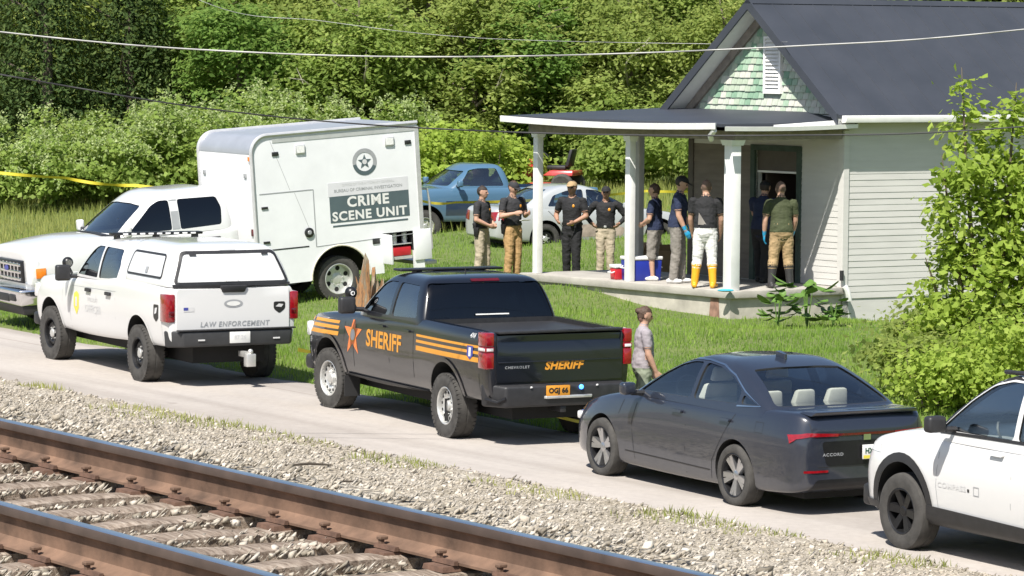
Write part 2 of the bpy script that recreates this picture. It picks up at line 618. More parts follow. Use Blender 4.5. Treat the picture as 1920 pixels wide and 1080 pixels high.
def arch_cut(x, r, z, w_in=0.55, w_out=1.4):
    out = []
    for s in (1, -1):
        prof = [(x + r * math.cos(t), z + r * math.sin(t)) for t in np.linspace(-0.5, math.pi + 0.5, 28)]
        prof += [(x - r * 0.9, z - 1.0), (x + r * 0.9, z - 1.0)]
        out.append(cutter(prof, 'y', s * w_in, s * w_out, M['well']))
    return out

def arch_trim(parent, x, z, r, bv, m, w=0.06, t0=-0.1, t1=None, name='wheel_arch_trim', off=0.012):
    t1 = math.pi + 0.1 if t1 is None else t1
    pts = [(x + r * math.cos(t), z + r * math.sin(t)) for t in np.linspace(t0, t1, 22)]
    for sd in ('left', 'right'):
        lay(name, strip(pts, w), sd, bv, m, parent, off, 1)

WHEEL_CACHE = {}
def wheel_meshes(kind, rt, w, rr):
    key = (kind, rt, w, rr)
    if key in WHEEL_CACHE: return WHEEL_CACHE[key]
    A = (0, 1, 0); h = w / 2
    ty = MB()
    ty.lathe([(rr * 0.97, h * 0.55), (rr * 1.0, h * 0.80), (rr * 1.03, h * 0.93), (rr + (rt - rr) * 0.35, h * 1.02), (rr + (rt - rr) * 0.7, h * 0.98), (rt * 0.965, h * 0.88),
              (rt * 0.99, h * 0.72), (rt, h * 0.5), (rt, 0.012), (rt * 0.985, 0.009), (rt * 0.985, -0.009), (rt, -0.012), (rt, -h * 0.5), (rt * 0.99, -h * 0.72), (rt * 0.965, -h * 0.9), (rr + (rt - rr) * 0.5, -h), (rr, -h * 0.85)], (0, 0, 0), A, 44)
    for k in (range(44) if kind in ('steel', 'black_steel', 'dually') else ()):      # shoulder blocks
        t = 2 * math.pi * k / 44
        for s in (1, -1):
            p = Vector((math.cos(t), 0, math.sin(t))); q = Vector((-math.sin(t), 0, math.cos(t)))
            c = p * (rt * 0.985 - 0.010); hw = rt * 0.05
            b = [c + q * hw + Vector((0, s * h * 0.95, 0)), c - q * hw + Vector((0, s * h * 0.95, 0)), c - q * hw + Vector((0, s * h * 0.55, 0)), c + q * hw + Vector((0, s * h * 0.55, 0))]
            ty.hexa([x - p * 0.02 for x in b], [x + p * 0.0145 for x in b])
    rim = MB()
    rim.lathe([(rr * 1.0, h * 0.80), (rr * 1.02, h * 0.90), (rr * 0.985, h * 0.93), (rr * 0.93, h * 0.84), (rr * 0.9, h * 0.55), (rr * 0.9, -h * 0.6)], (0, 0, 0), A, 40, 0)
    parts = {}
    if kind in ('steel', 'black_steel', 'dually'):
        d = h * (0.60 if kind != 'dually' else 0.15)
        rim.lathe([(rr * 0.905, d * 0.55), (rr * 0.86, d * 0.75), (rr * 0.74, d * 1.0), (rr * 0.60, d * 1.02), (rr * 0.48, d * 0.80), (rr * 0.34, d * 0.78), (rr * 0.30, d * 1.05), (rr * 0.0, d * 1.08)], (0, 0, 0), A, 40, 0)
        nh = {'steel': 12, 'black_steel': 5, 'dually': 6}[kind]
        hr = {'steel': 0.072, 'black_steel': 0.07, 'dually': 0.13}[kind] * rr * 1.25
        for k in range(nh):
            t = 2 * math.pi * (k + 0.5) / nh
            rim.disc((rr * 0.70 * math.cos(t), d * 1.03, rr * 0.70 * math.sin(t)), A, hr, 12, 1)
        hub = MB().lathe([(rr * 0.31, d * 0.8), (rr * 0.31, d * 1.15), (rr * 0.26, d * 1.28), (0.001, d * 1.34)], (0, 0, 0), A, 24, 0)
        nn = {'steel': 6, 'black_steel': 6, 'dually': 8}[kind]
        for k in range(nn):
            t = 2 * math.pi * k / nn
            c = Vector((rr * 0.42 * math.cos(t), d * 0.78, rr * 0.42 * math.sin(t)))
            hub.tube([c, c + Vector((0, 0.025, 0))], 0.012, 6)
        parts['hub_cap'] = hub
    else:
        # dark barrel, brake disc, spokes
        rim.lathe([(rr * 0.9, -h * 0.2), (rr * 0.3, -h * 0.15), (0.001, -h * 0.15)], (0, 0, 0), A, 32, 1)
        sp = MB()
        ns = 5 if kind == 'five' else 6
        for k in range(ns):
            t = 2 * math.pi * k / ns + 0.3
            for sgn in ((-1, 1) if kind == 'five' else (0,)):
                t1 = t + sgn * 0.17
                p0 = Vector((math.cos(t + sgn * .10), 0, math.sin(t + sgn * .10))) * rr * 0.16
                p1 = Vector((math.cos(t1), 0, math.sin(t1))) * rr * 0.95
                dr = (p1 - p0).normalized(); sd = dr.cross(Vector((0, 1, 0)))
                wa, wb = (0.026, 0.036) if kind == 'five' else (0.04, 0.05)
                y0, y1 = h * 0.62, h * 0.82
                b = [p0 + sd * wa + Vector((0, y0 - 0.05, 0)), p1 + sd * wb + Vector((0, y1 - 0.06, 0)), p1 - sd * wb + Vector((0, y1 - 0.06, 0)), p0 - sd * wa + Vector((0, y0 - 0.05, 0))]
                tp = [p0 + sd * wa * .8 + Vector((0, y0, 0)), p1 + sd * wb * .8 + Vector((0, y1, 0)), p1 - sd * wb * .8 + Vector((0, y1, 0)), p0 - sd * wa * .8 + Vector((0, y0, 0))]
                sp.hexa(b, tp)
        parts['spoke'] = sp
        parts['hub_cap'] = MB().lathe([(rr * 0.24, h * 0.3), (rr * 0.24, h * 0.62), (rr * 0.17, h * 0.70), (0.001, h * 0.71)], (0, 0, 0), A, 24)
    WHEEL_CACHE[key] = (ty.mesh('tyre'), rim.mesh('rim'), {k: p.mesh(k) for k, p in parts.items()})
    return WHEEL_CACHE[key]

def wheels(parent, kind, xs, track, rt, w, rr, rim_m, hub_m, steer=0.0):
    ty, rim, parts = wheel_meshes(kind, rt, w, rr)
    for i, x in enumerate(xs):
        for s in (1, -1):
            e = bpy.data.objects.new('wheel', None); C.objects.link(e); e.parent = parent; e.empty_display_size = 0.1
            e.location = (x, s * track / 2, rt)
            e.rotation_euler = (0, random.uniform(0, 1), (0 if s == 1 else math.pi) + (steer if i == 1 else 0))
            link('tyre', ty, M['tyre'], e, 30)
            link('rim', rim, [rim_m, M['well']], e, 30)
            for k, me in parts.items(): link(k, me, hub_m, e, 30)

def seam(parent, lines, side, bv, w=0.009, m=None, name='panel_gap'):
    for l in lines: lay(name, strip(l, w), side, bv, m or M['rubber'], parent, 0.002, 2)

def lay_each(name, polys, side, bv, m, parent, off=0.004, cuts=4, thick=0.0):
    for p in polys: lay(name, [p], side, bv, m, parent, off, cuts, thick)

def mirror_part(parent, x, y, z, m, s=1, w=0.13, hgt=0.17, tall=False):
    """door mirror: rounded housing on a short arm"""
    for sg in (1, -1):
        b = MB()
        b.box(x - 0.05, x + 0.07, sg * (y + 0.10), sg * (y + 0.10 + w * 1.6), z - hgt * .5, z + hgt * .5)
        o = b.build('door_mirror', m, parent, 40, bevel=0.035, seg=3)
        MB().tube([(x, sg * (y - 0.04), z - 0.06), (x + .01, sg * (y + 0.14), z - 0.05)], 0.03, 8).build('mirror_arm', M['trim'], o)

def seat(parent, x, y, z, m, head=True):
    b = MB()
    b.hexa([(x - .06, y - .25, z), (x + .10, y - .25, z), (x + .10, y + .25, z), (x - .06, y + .25, z)],
           [(x - .16, y - .19, z + .30), (x - .04, y - .19, z + .30), (x - .04, y + .19, z + .30), (x - .16, y + .19, z + .30)])
    if head:
        b.hexa([(x - .17, y - .14, z + .33), (x - .07, y - .14, z + .33), (x - .07, y + .14, z + .33), (x - .17, y + .14, z + .33)],
               [(x - .19, y - .11, z + .49), (x - .10, y - .11, z + .49), (x - .10, y + .11, z + .49), (x - .19, y + .11, z + .49)])
    b.build('seat', m, parent, 50, bevel=0.03, seg=2)

def put(name, xy, yaw_deg, z, label, cat, group=None, pitch=0.0, roll=0.0):
    """vehicle root: heading = yaw to the left of the view direction"""
    e = bpy.data.objects.new(name, None); C.objects.link(e)
    e.empty_display_size = 0.3
    e.location = (xy[0], xy[1], z)
    e.rotation_euler = (R(roll), R(pitch), R(90 + yaw_deg))
    return tag(e, label, cat, group)
# ---------------------------------------------------------------- lie of the land
QN = np.array([.830, .558])           # across the railway, away from the camera
QD = np.array([-.558, .830])          # along the railway
RAIL_Q, RAIL_TOP = 8.425, 2.83
ROAD_Q0, ROAD_Q1 = 21.62, 25.1

def smoothstep(a, b, x):
    t = np.clip((x - a) / (b - a), 0, 1)
    return t * t * (3 - 2 * t)

def vnoise(x, y, s, seed=0):
    """cheap smooth value noise"""
    x = np.asarray(x, float) / s + seed * 17.3; y = np.asarray(y, float) / s + seed * 5.7
    xi, yi = np.floor(x), np.floor(y); xf, yf = x - xi, y - yi
    u, v = xf * xf * (3 - 2 * xf), yf * yf * (3 - 2 * yf)
    def h(a, b):
        t = np.sin(a * 127.1 + b * 311.7) * 43758.5453
        return t - np.floor(t)
    return (h(xi, yi) * (1 - u) + h(xi + 1, yi) * u) * (1 - v) + (h(xi, yi + 1) * (1 - u) + h(xi + 1, yi + 1) * u) * v

def ground_z(X, Y):
    X = np.asarray(X, float); Y = np.asarray(Y, float)
    q = X * QN[0] + Y * QN[1]
    prof_q = [-400, -30, -4, 4.2, 9.75, 12.6, 16.5, 21.3, 21.7, 24.9, 26.5, 29.5, 32, 38, 42, 48, 54, 62, 80, 120, 500]
    prof_z = [0.0, 0.6, 2.30, 2.56, 2.56, 0.80, .34, .03, 0.0, 0.0, .05, .22, .42, .52, .85, 1.15, 1.6, 3.0, 8.5, 22, 80]
    z = np.interp(q, prof_q, prof_z)
    rough = smoothstep(25.5, 29, q)
    z = z + rough * (vnoise(X, Y, 3.1) - .5) * .10 + rough * (vnoise(X, Y, .9, 3) - .5) * .04
    # bank against the left end of the porch; ground dips along its right side
    z = z + .26 * np.exp(-(((X - .9) / 1.6) ** 2 + ((Y - 60.2) / 2.0) ** 2))
    z = z - .16 * np.exp(-(((X - 4.6) / 1.5) ** 2 + ((Y - 56.3) / 1.3) ** 2))
    # level yard along the long wall of the house
    wl = -.5 * (X - 5.57) + .866 * (Y - 58.1)          # distance behind the long wall
    al = .866 * (X - 5.57) + .5 * (Y - 58.1)
    k = smoothstep(-1.2, .6, al) * smoothstep(-5.5, -.5, wl) * (1 - smoothstep(4.5, 9, wl))
    z = z * (1 - k) + k * np.minimum(z, .22)
    # rise under the box truck's rear, dip under its front
    z = z + .12 * np.exp(-(((X + 3.2) / 1.6) ** 2 + ((Y - 61.0) / 1.6) ** 2))
    return z

def sheet(name, us, vs, fn):
    """grid sheet from parameters us x vs"""
    U, V = np.meshgrid(us, vs, indexing='ij')
    P = fn(U.ravel(), V.ravel())
    n, m = len(us), len(vs)
    idx = np.arange(n * m).reshape(n, m)
    f = np.stack([idx[:-1, :-1], idx[1:, :-1], idx[1:, 1:], idx[:-1, 1:]], -1).reshape(-1, 4)
    return fast_mesh(name, P, f)

def to_xy(q, s):
    return q * QN[0] + s * QD[0], q * QN[1] + s * QD[1]

# ground materials
def ground_mat():
    m, nt, b = new_mat('grassy_ground')
    n1 = noise(nt, .35, 6, .6); n2 = noise(nt, 3.5, 6, .7); n3 = noise(nt, 40, 3, .7)
    r1 = ramp(nt, n2.outputs['Fac'], [(.3, (.06, .09, .02)), (.55, (.11, .155, .035)), (.75, (.20, .20, .07))])
    r2 = ramp(nt, n1.outputs['Fac'], [(.35, (.07, .115, .024)), (.7, (.19, .20, .065))])
    mx = nt.nodes.new('ShaderNodeMix'); mx.data_type = 'RGBA'; mx.inputs['Factor'].default_value = .45
    L(nt, r1.outputs['Color'], mx.inputs['A']); L(nt, r2.outputs['Color'], mx.inputs['B'])
    L(nt, mx.outputs['Result'], b.inputs['Base Color'])
    b.inputs['Roughness'].default_value = .95
    bp = nt.nodes.new('ShaderNodeBump'); bp.inputs['Strength'].default_value = .6; bp.inputs['Distance'].default_value = .03
    L(nt, n3.outputs['Fac'], bp.inputs['Height']); L(nt, bp.outputs['Normal'], b.inputs['Normal'])
    return m

def road_mat():
    m, nt, b = new_mat('worn_pale_asphalt')
    n1 = noise(nt, .5, 5, .6); n2 = noise(nt, 9, 6, .7); n3 = noise(nt, 160, 3, .8)
    r1 = ramp(nt, n1.outputs['Fac'], [(.3, (.38, .345, .315)), (.7, (.45, .41, .375))])
    r2 = ramp(nt, n2.outputs['Fac'], [(.25, (.86, .86, .86)), (.6, (1, 1, 1))])
    r3 = ramp(nt, n3.outputs['Fac'], [(.3, (.84, .84, .84)), (.65, (1.0, 1.0, 1.0))])
    m1 = nt.nodes.new('ShaderNodeMix'); m1.data_type = 'RGBA'; m1.blend_type = 'MULTIPLY'; m1.inputs['Factor'].default_value = 1
    L(nt, r1.outputs['Color'], m1.inputs['A']); L(nt, r2.outputs['Color'], m1.inputs['B'])
    m2 = nt.nodes.new('ShaderNodeMix'); m2.data_type = 'RGBA'; m2.blend_type = 'MULTIPLY'; m2.inputs['Factor'].default_value = 1
    L(nt, m1.outputs['Result'], m2.inputs['A']); L(nt, r3.outputs['Color'], m2.inputs['B'])
    # long hairline cracks
    tc = nt.nodes.new('ShaderNodeTexCoord'); mp = nt.nodes.new('ShaderNodeMapping')
    mp.vector_type = 'TEXTURE'
    mp.inputs['Rotation'].default_value = (0, 0, R(33.9)); mp.inputs['Scale'].default_value = (1.3, 30, 1)
    L(nt, tc.outputs['Object'], mp.inputs['Vector'])
    nd = nt.nodes.new('ShaderNodeTexNoise'); nd.inputs['Scale'].default_value = 2.5
    L(nt, mp.outputs['Vector'], nd.inputs['Vector'])
    ad = nt.nodes.new('ShaderNodeMix'); ad.data_type = 'VECTOR'; ad.inputs['Factor'].default_value = .12
    L(nt, mp.outputs['Vector'], ad.inputs['A']); L(nt, nd.outputs['Color'], ad.inputs['B'])
    vo = nt.nodes.new('ShaderNodeTexVoronoi'); vo.feature = 'DISTANCE_TO_EDGE'; vo.inputs['Scale'].default_value = .38
    L(nt, ad.outputs['Result'], vo.inputs['Vector'])
    cr = ramp(nt, vo.outputs['Distance'], [(.0, (.70, .68, .66)), (.006, (1, 1, 1))])
    m3 = nt.nodes.new('ShaderNodeMix'); m3.data_type = 'RGBA'; m3.blend_type = 'MULTIPLY'; m3.inputs['Factor'].default_value = 1
    L(nt, m2.outputs['Result'], m3.inputs['A']); L(nt, cr.outputs['Color'], m3.inputs['B'])
    ns = nt.nodes.new('ShaderNodeTexNoise'); ns.inputs['Scale'].default_value = 1.1; ns.inputs['Detail'].default_value = 5
    L(nt, mp.outputs['Vector'], ns.inputs['Vector'])
    rs = ramp(nt, ns.outputs['Fac'], [(.36, (.80, .79, .78)), (.5, (1, 1, 1)), (.68, (1.0, .985, .96))])
    m4 = nt.nodes.new('ShaderNodeMix'); m4.data_type = 'RGBA'; m4.blend_type = 'MULTIPLY'; m4.inputs['Factor'].default_value = 1
    L(nt, m3.outputs['Result'], m4.inputs['A']); L(nt, rs.outputs['Color'], m4.inputs['B'])
    vs_ = noise(nt, 1.6, 3, .5); sp_ = ramp(nt, vs_.outputs['Fac'], [(.22, (.62, .60, .58)), (.30, (1, 1, 1))])
    m5 = nt.nodes.new('ShaderNodeMix'); m5.data_type = 'RGBA'; m5.blend_type = 'MULTIPLY'; m5.inputs['Factor'].default_value = 1
    L(nt, m4.outputs['Result'], m5.inputs['A']); L(nt, sp_.outputs['Color'], m5.inputs['B'])
    L(nt, m5.outputs['Result'], b.inputs['Base Color'])
    b.inputs['Roughness'].default_value = .9
    bp = nt.nodes.new('ShaderNodeBump'); bp.inputs['Strength'].default_value = .35; bp.inputs['Distance'].default_value = .008
    L(nt, n3.outputs['Fac'], bp.inputs['Height']); L(nt, bp.outputs['Normal'], b.inputs['Normal'])
    return m

def gravel_mat():
    m, nt, b = new_mat('ballast_bed')
    tc = nt.nodes.new('ShaderNodeTexCoord')
    vo = nt.nodes.new('ShaderNodeTexVoronoi'); vo.inputs['Scale'].default_value = 26
    L(nt, tc.outputs['Object'], vo.inputs['Vector'])
    sx = nt.nodes.new('ShaderNodeSeparateColor'); L(nt, vo.outputs['Color'], sx.inputs[0])
    r = ramp(nt, sx.outputs[0], [(.0, (.20, .175, .14)), (.5, (.42, .38, .315)), (1, (.58, .53, .46))])
    n = noise(nt, 1.2, 5)
    r2 = ramp(nt, n.outputs['Fac'], [(.3, (.7, .66, .58)), (.7, (1, 1, 1))])
    mx = nt.nodes.new('ShaderNodeMix'); mx.data_type = 'RGBA'; mx.blend_type = 'MULTIPLY'; mx.inputs['Factor'].default_value = 1
    L(nt, r.outputs['Color'], mx.inputs['A']); L(nt, r2.outputs['Color'], mx.inputs['B'])
    L(nt, mx.outputs['Result'], b.inputs['Base Color'])
    b.inputs['Roughness'].default_value = .95
    bp = nt.nodes.new('ShaderNodeBump'); bp.inputs['Strength'].default_value = 1; bp.inputs['Distance'].default_value = .03; bp.invert = True
    L(nt, vo.outputs['Distance'], bp.inputs['Height']); L(nt, bp.outputs['Normal'], b.inputs['Normal'])
    return m

def spread(lo, hi, near_lo, near_hi, step, far):
    a = list(np.arange(near_lo, near_hi, step))
    x, d = near_hi, step
    while x < hi: a.append(x); d = min(d * 1.25, far); x += d
    a.append(hi)
    x, d = near_lo, step
    b = []
    while x > lo: d = min(d * 1.25, far); x -= d; b.append(x)
    return np.array(b[::-1] + a)

gr = sheet('ground', spread(-420, 420, -16, 16, .4, 40), spread(-300, 460, 20, 100, .4, 40), lambda x, y: np.stack([x, y, ground_z(x, y) - .03], 1))
tag(link('ground', gr, ground_mat(), None, 60), kind='structure')
emb = sheet('railway_embankment', np.concatenate([np.arange(2.0, 9.5, .3), np.arange(9.5, 21.8, .2)]), np.arange(-20, 70, .4),
            lambda q, s: np.stack([*to_xy(q, s), ground_z(*to_xy(q, s)) + .004 * (q < 21.5)], 1))
tag(link('gravel_embankment', emb, gravel_mat(), None, 60), kind='structure')
def road_fn(q, s):
    e = (vnoise(s, s * 0, 1.3, 4) - .5) * .25 + (vnoise(s, s * 0, .35, 5) - .5) * .12
    far = 25.0 + .055 * (s - 35) * .5
    t = (q - ROAD_Q0) / (ROAD_Q1 - ROAD_Q0)
    qq = ROAD_Q0 + e * (t < .01) + t * (far + e * 1.6 * (t > .99) - ROAD_Q0)
    x, y = to_xy(qq, s)
    return np.stack([x, y, np.zeros_like(x) + .006 - .02 * (t < .01) - .022 * (t > .99) + .02 * np.sin(np.clip(t, 0, 1) * math.pi) * .4], 1)
rd = sheet('road', np.array([ROAD_Q0, ROAD_Q0 + .12, 22.4, 23.2, 24, 24.7, 24.98, ROAD_Q1]), np.arange(-40, 120, .25), road_fn)
tag(link('road', rd, road_mat(), None, 60), kind='structure')

# ---------------------------------------------------------------- railway track
def railway():
    rust = mat('rusty_rail_steel', (.155, .092, .06), .85, .0, vary=.55, scale=5, bump=.15, bscale=30, stretch=(1, 1, 1))
    shiny = mat('polished_rail_head', (.62, .66, .72), .32, 1.0, vary=.15, scale=3)
    rn = rust.node_tree; rb_ = rn.nodes['Principled BSDF']
    headm = mat('dark_rail_head_side', (.085, .06, .048), .6, .3, vary=.3, scale=6)
    wood, nt, b = new_mat('weathered_tie_wood')
    n = noise(nt, 3.0, 8, .7, stretch=(14, 1.2, 14)); n2 = noise(nt, 2.0, 4, .6)
    r = ramp(nt, n.outputs['Fac'], [(.28, (.045, .03, .022)), (.45, (.19, .145, .11)), (.7, (.44, .375, .31))])
    r2 = ramp(nt, n2.outputs['Fac'], [(.3, (.6, .56, .53)), (.6, (1, 1, 1))])
    mx = nt.nodes.new('ShaderNodeMix'); mx.data_type = 'RGBA'; mx.blend_type = 'MULTIPLY'; mx.inputs['Factor'].default_value = 1
    L(nt, r.outputs['Color'], mx.inputs['A']); L(nt, r2.outputs['Color'], mx.inputs['B'])
    L(nt, mx.outputs['Result'], b.inputs['Base Color']); b.inputs['Roughness'].default_value = .95
    bp = nt.nodes.new('ShaderNodeBump'); bp.inputs['Strength'].default_value = .6; bp.inputs['Distance'].default_value = .02
    L(nt, n.outputs['Fac'], bp.inputs['Height']); L(nt, bp.outputs['Normal'], b.inputs['Normal'])
    plate_m = mat('rusty_tie_plate', (.13, .072, .048), .85, vary=.4, scale=12, bump=.2)
    s0 = 12.0
    x, y = to_xy(RAIL_Q - .755, s0)
    # local frame: x across the track (away from the camera), y along it
    t = empty('railway_track', (x, y, 0), math.atan2(QN[1], QN[0]), 'railway track with two rusty rails on weathered wooden ties', 'railway track')
    z0 = RAIL_TOP
    prof = [(-.076, -.186), (-.076, -.174), (-.03, -.158), (-.010, -.140), (-.009, -.062), (-.016, -.05), (-.037, -.042), (-.038, -.012), (-.032, -.003), (-.02, 0),
            (.02, 0), (.032, -.003), (.038, -.012), (.037, -.042), (.016, -.05), (.009, -.062), (.010, -.140), (.03, -.158), (.076, -.174), (.076, -.186)]
    ys = np.arange(-22, 45.01, 1.0)
    for c in (-.755, .755):
        m = MB(); n = len(prof)
        for yy in ys: m.v += [(c + a, yy, z0 + b_) for a, b_ in prof]
        for i in range(len(ys) - 1):
            for k in range(n):
                k2 = (k + 1) % n
                m.f.append([i * n + k, i * n + k2, (i + 1) * n + k2, (i + 1) * n + k])
                top = 8 <= k <= 11
                m.m.append(1 if top else 2 if k in (6, 7, 12, 13) else 0)
        m.build('rail', [rust, shiny, headm], t, 40)
    # ties, each slightly different
    tie_z = z0 - .186 - .012
    base = []
    for v in range(5):
        m = MB()
        l, w, h = 1.30, .115, .18
        g = np.linspace(-l, l, 14)
        for i in range(13):
            a, c = g[i], g[i + 1]
        tv = []
        rr = random.Random(v)
        for i, xx in enumerate(g):
            jw = rr.uniform(-.012, .012); jh = rr.uniform(-.012, .006)
            tv += [(xx, -w + jw, -h), (xx, -w + jw + rr.uniform(0, .01), jh - .012), (xx, -w * .5, jh + rr.uniform(-.01, 0)), (xx, w * .4, jh + rr.uniform(-.012, 0)), (xx, w + jw, jh - .014), (xx, w + jw, -h)]
        tf = []
        for i in range(len(g) - 1):
            for k in range(6):
                k2 = (k + 1) % 6
                tf.append((i * 6 + k, i * 6 + k2, (i + 1) * 6 + k2, (i + 1) * 6 + k))
        tf.append(tuple(range(6))); tf.append(tuple((len(g) - 1) * 6 + k for k in reversed(range(6))))
        m.add(tv, tf)
        me = m.mesh('tie'); me.materials.append(wood); base.append(me)
    pm = MB().hexa([(-.16, -.085, -.024), (.16, -.085, -.024), (.16, .085, -.024), (-.16, .085, -.024)], [(-.155, -.08, .0), (.155, -.08, .0), (.155, .08, .0), (-.155, .08, .0)])
    pm.hexa([(-.105, -.09, .004), (-.08, -.09, .004), (-.08, .09, .004), (-.105, .09, .004)], [(-.10, -.09, .024), (-.08, -.09, .024), (-.08, .09, .024), (-.10, .09, .024)])
    pm.hexa([(.08, -.09, .004), (.105, -.09, .004), (.105, .09, .004), (.08, .09, .004)], [(.08, -.09, .024), (.10, -.09, .024), (.10, .09, .024), (.08, .09, .024)])
    plate_me = pm.mesh('tie_plate'); plate_me.materials.append(plate_m)
    sp = MB().box(-.012, .012, -.012, .012, -.05, .03); sp.box(-.028, .018, -.018, .018, .028, .045)
    spike_me = sp.mesh('spike', .004, 1); spike_me.materials.append(rust)
    k = 0
    yy = -13.9
    while yy < 28:
        o = bpy.data.objects.new('tie', base[k % 5]); C.objects.link(o); o.parent = t
        o.location = (random.uniform(-.03, .03), yy, tie_z + random.uniform(-.008, .004))
        o.rotation_euler = (0, 0, random.uniform(-.025, .025) + (math.pi if random.random() < .5 else 0))
        if k >= 0:
            for c in (-.755, .755):
                p = bpy.data.objects.new('tie_plate', plate_me); C.objects.link(p); p.parent = t; p.location = (c, yy, tie_z + .008)
                for dx, dy in ((-.088, .05), (.088, -.05)):
                    s_ = bpy.data.objects.new('spike', spike_me); C.objects.link(s_); s_.parent = t
                    s_.location = (c + dx, yy + dy, tie_z + .022); s_.rotation_euler = (0, 0, 0 if dx > 0 else math.pi)
        yy += .4985 + random.uniform(-.02, .02); k += 1
    # joint bar with bolts on the near rail
    jb = MB()
    yj = 5.7
    for sx in (-1,):
        jb.hexa([(-.755 + sx * .062, yj - .45, z0 - .165), (-.755 + sx * .012, yj - .45, z0 - .165), (-.755 + sx * .012, yj + .45, z0 - .165), (-.755 + sx * .062, yj + .45, z0 - .165)],
                [(-.755 + sx * .036, yj - .45, z0 - .045), (-.755 + sx * .012, yj - .45, z0 - .045), (-.755 + sx * .012, yj + .45, z0 - .045), (-.755 + sx * .036, yj + .45, z0 - .045)])
    j = jb.build('joint_bar', plate_m, t, bevel=.006)
    for q in (-.36, -.22, -.08, .08, .22, .36):
        MB().tube([(-.795, yj + q, z0 - .105), (-.835, yj + q, z0 - .105)], .024, 6).build('bolt', rust, j)
    return t
railway()

# loose ballast: thousands of stones, one object per bed
def stones(name, q0, q1, s0, s1, n, smin, smax, zfn, label, keep=None, pal=None, seed=1):
    r = np.random.default_rng(seed)
    q = r.uniform(q0, q1, n); s = r.uniform(s0, s1, n)
    if keep is not None:
        k = keep(q, s, r); q, s = q[k], s[k]; n = len(q)
    x, y = to_xy(q, s)
    size = smin + (smax - smin) * r.random(n) ** 2.2
    z = zfn(q, s) + size * r.uniform(-.15, .45, n)
    bv_ = np.array([(x_, y_, z_) for x_ in (-1, 1) for y_ in (-1, 1) for z_ in (-1, 1)], float) * .72
    bq = [(0, 1, 3, 2), (4, 6, 7, 5), (0, 4, 5, 1), (2, 3, 7, 6), (0, 2, 6, 4), (1, 5, 7, 3)]
    bf = np.array([t_ for a_, b_, c_, d_ in bq for t_ in ((a_, b_, c_), (a_, c_, d_))])
    nv = len(bv_)
    sh = bv_[None] * (1 + r.uniform(-.5, .35, (n, nv, 3))) * r.uniform(.65, 1.25, (n, 1, 3)) * np.array([1, 1, .8])
    a, c, d = r.uniform(0, 6.28, (3, n))
    ca, sa = np.cos(a), np.sin(a); cc, sc_ = np.cos(c * .3), np.sin(c * .3)
    X = sh[..., 0] * ca[:, None] - sh[..., 1] * sa[:, None]; Yy = sh[..., 0] * sa[:, None] + sh[..., 1] * ca[:, None]
    Z = sh[..., 2] * cc[:, None] + X * sc_[:, None]
    P = np.stack([X, Yy, Z], -1) * size[:, None, None] + np.stack([x, y, z], -1)[:, None]
    F_ = (bf[None] + (np.arange(n) * nv)[:, None, None]).reshape(-1, 3)
    me = fast_mesh(name, P.reshape(-1, 3), F_)
    at = me.attributes.new('tint', 'FLOAT', 'POINT')
    at.data.foreach_set('value', np.repeat(r.random(n), nv).astype(np.float32))
    m, nt, b = new_mat(name + '_stone')
    an = nt.nodes.new('ShaderNodeAttribute'); an.attribute_name = 'tint'
    rp = ramp(nt, an.outputs['Fac'], pal or [(.0, (.17, .15, .12)), (.2, (.33, .295, .24)), (.7, (.46, .415, .35)), (1, (.62, .575, .51))])
    n1 = noise(nt, 60, 3)
    rr = ramp(nt, n1.outputs['Fac'], [(.3, (.75, .73, .7)), (.7, (1, 1, 1))])
    mx = nt.nodes.new('ShaderNodeMix'); mx.data_type = 'RGBA'; mx.blend_type = 'MULTIPLY'; mx.inputs['Factor'].default_value = 1
    L(nt, rp.outputs['Color'], mx.inputs['A']); L(nt, rr.outputs['Color'], mx.inputs['B'])
    L(nt, mx.outputs['Result'], b.inputs['Base Color']); b.inputs['Roughness'].default_value = .95
    return tag(link(name, me, m, None, None), label, 'gravel', kind='stuff')

def bed_z(q, s):
    return ground_z(*to_xy(q, s))
def in_view(margin=1.5):
    def f(q, s, r):
        x, y = to_xy(q, s)
        return (np.abs(x) < y * .148 + margin) & (y > 8)
    return f
stones('verge_gravel', 9.3, 21.75, 5, 46, 125000, .015, .040, lambda q, s: bed_z(q, s), 'pale grey gravel covering the bank between the rails and the road',
       lambda q, s, r: in_view()(q, s, r) & ((q > 10.5) | (r.random(len(q)) < .75)) & (r.random(len(q)) < np.where(q > 20.9, .55, 1)), seed=3)
def track_keep(q, s, r):
    ok = in_view(1.0)(q, s, r)
    dq = q - (RAIL_Q - .755)
    ok &= (np.abs(np.abs(dq) - .755) > .10)
    # hollows and heaps between the ties
    ph = ((s - 12.0 + 13.9) / .4985) % 1.0
    on_tie = (ph < .25) | (ph > .75)
    near = np.abs(np.abs(dq) - .755) < .26
    return ok & (~on_tie | (r.random(len(q)) < np.where(near, .22, .06)))
stones('track_ballast', 5.6, 9.6, 4, 34, 80000, .010, .027, lambda q, s: RAIL_TOP - .246 + .035 * vnoise(q, s, .5, 9), 'pale grey ballast lying between the wooden ties', track_keep, seed=5)
# ---------------------------------------------------------------- house with corner porch
HK = Vector((5.57, 58.1))                 # near corner of the house
HL = Vector((math.cos(R(30)), math.sin(R(30))))      # along the long wall, to the right
HG = Vector((-math.cos(R(50)), math.sin(R(50))))     # along the gable wall, to the left
def hp(a, b, z):
    p = HL * a + HG * b
    return (p.x, p.y, z)

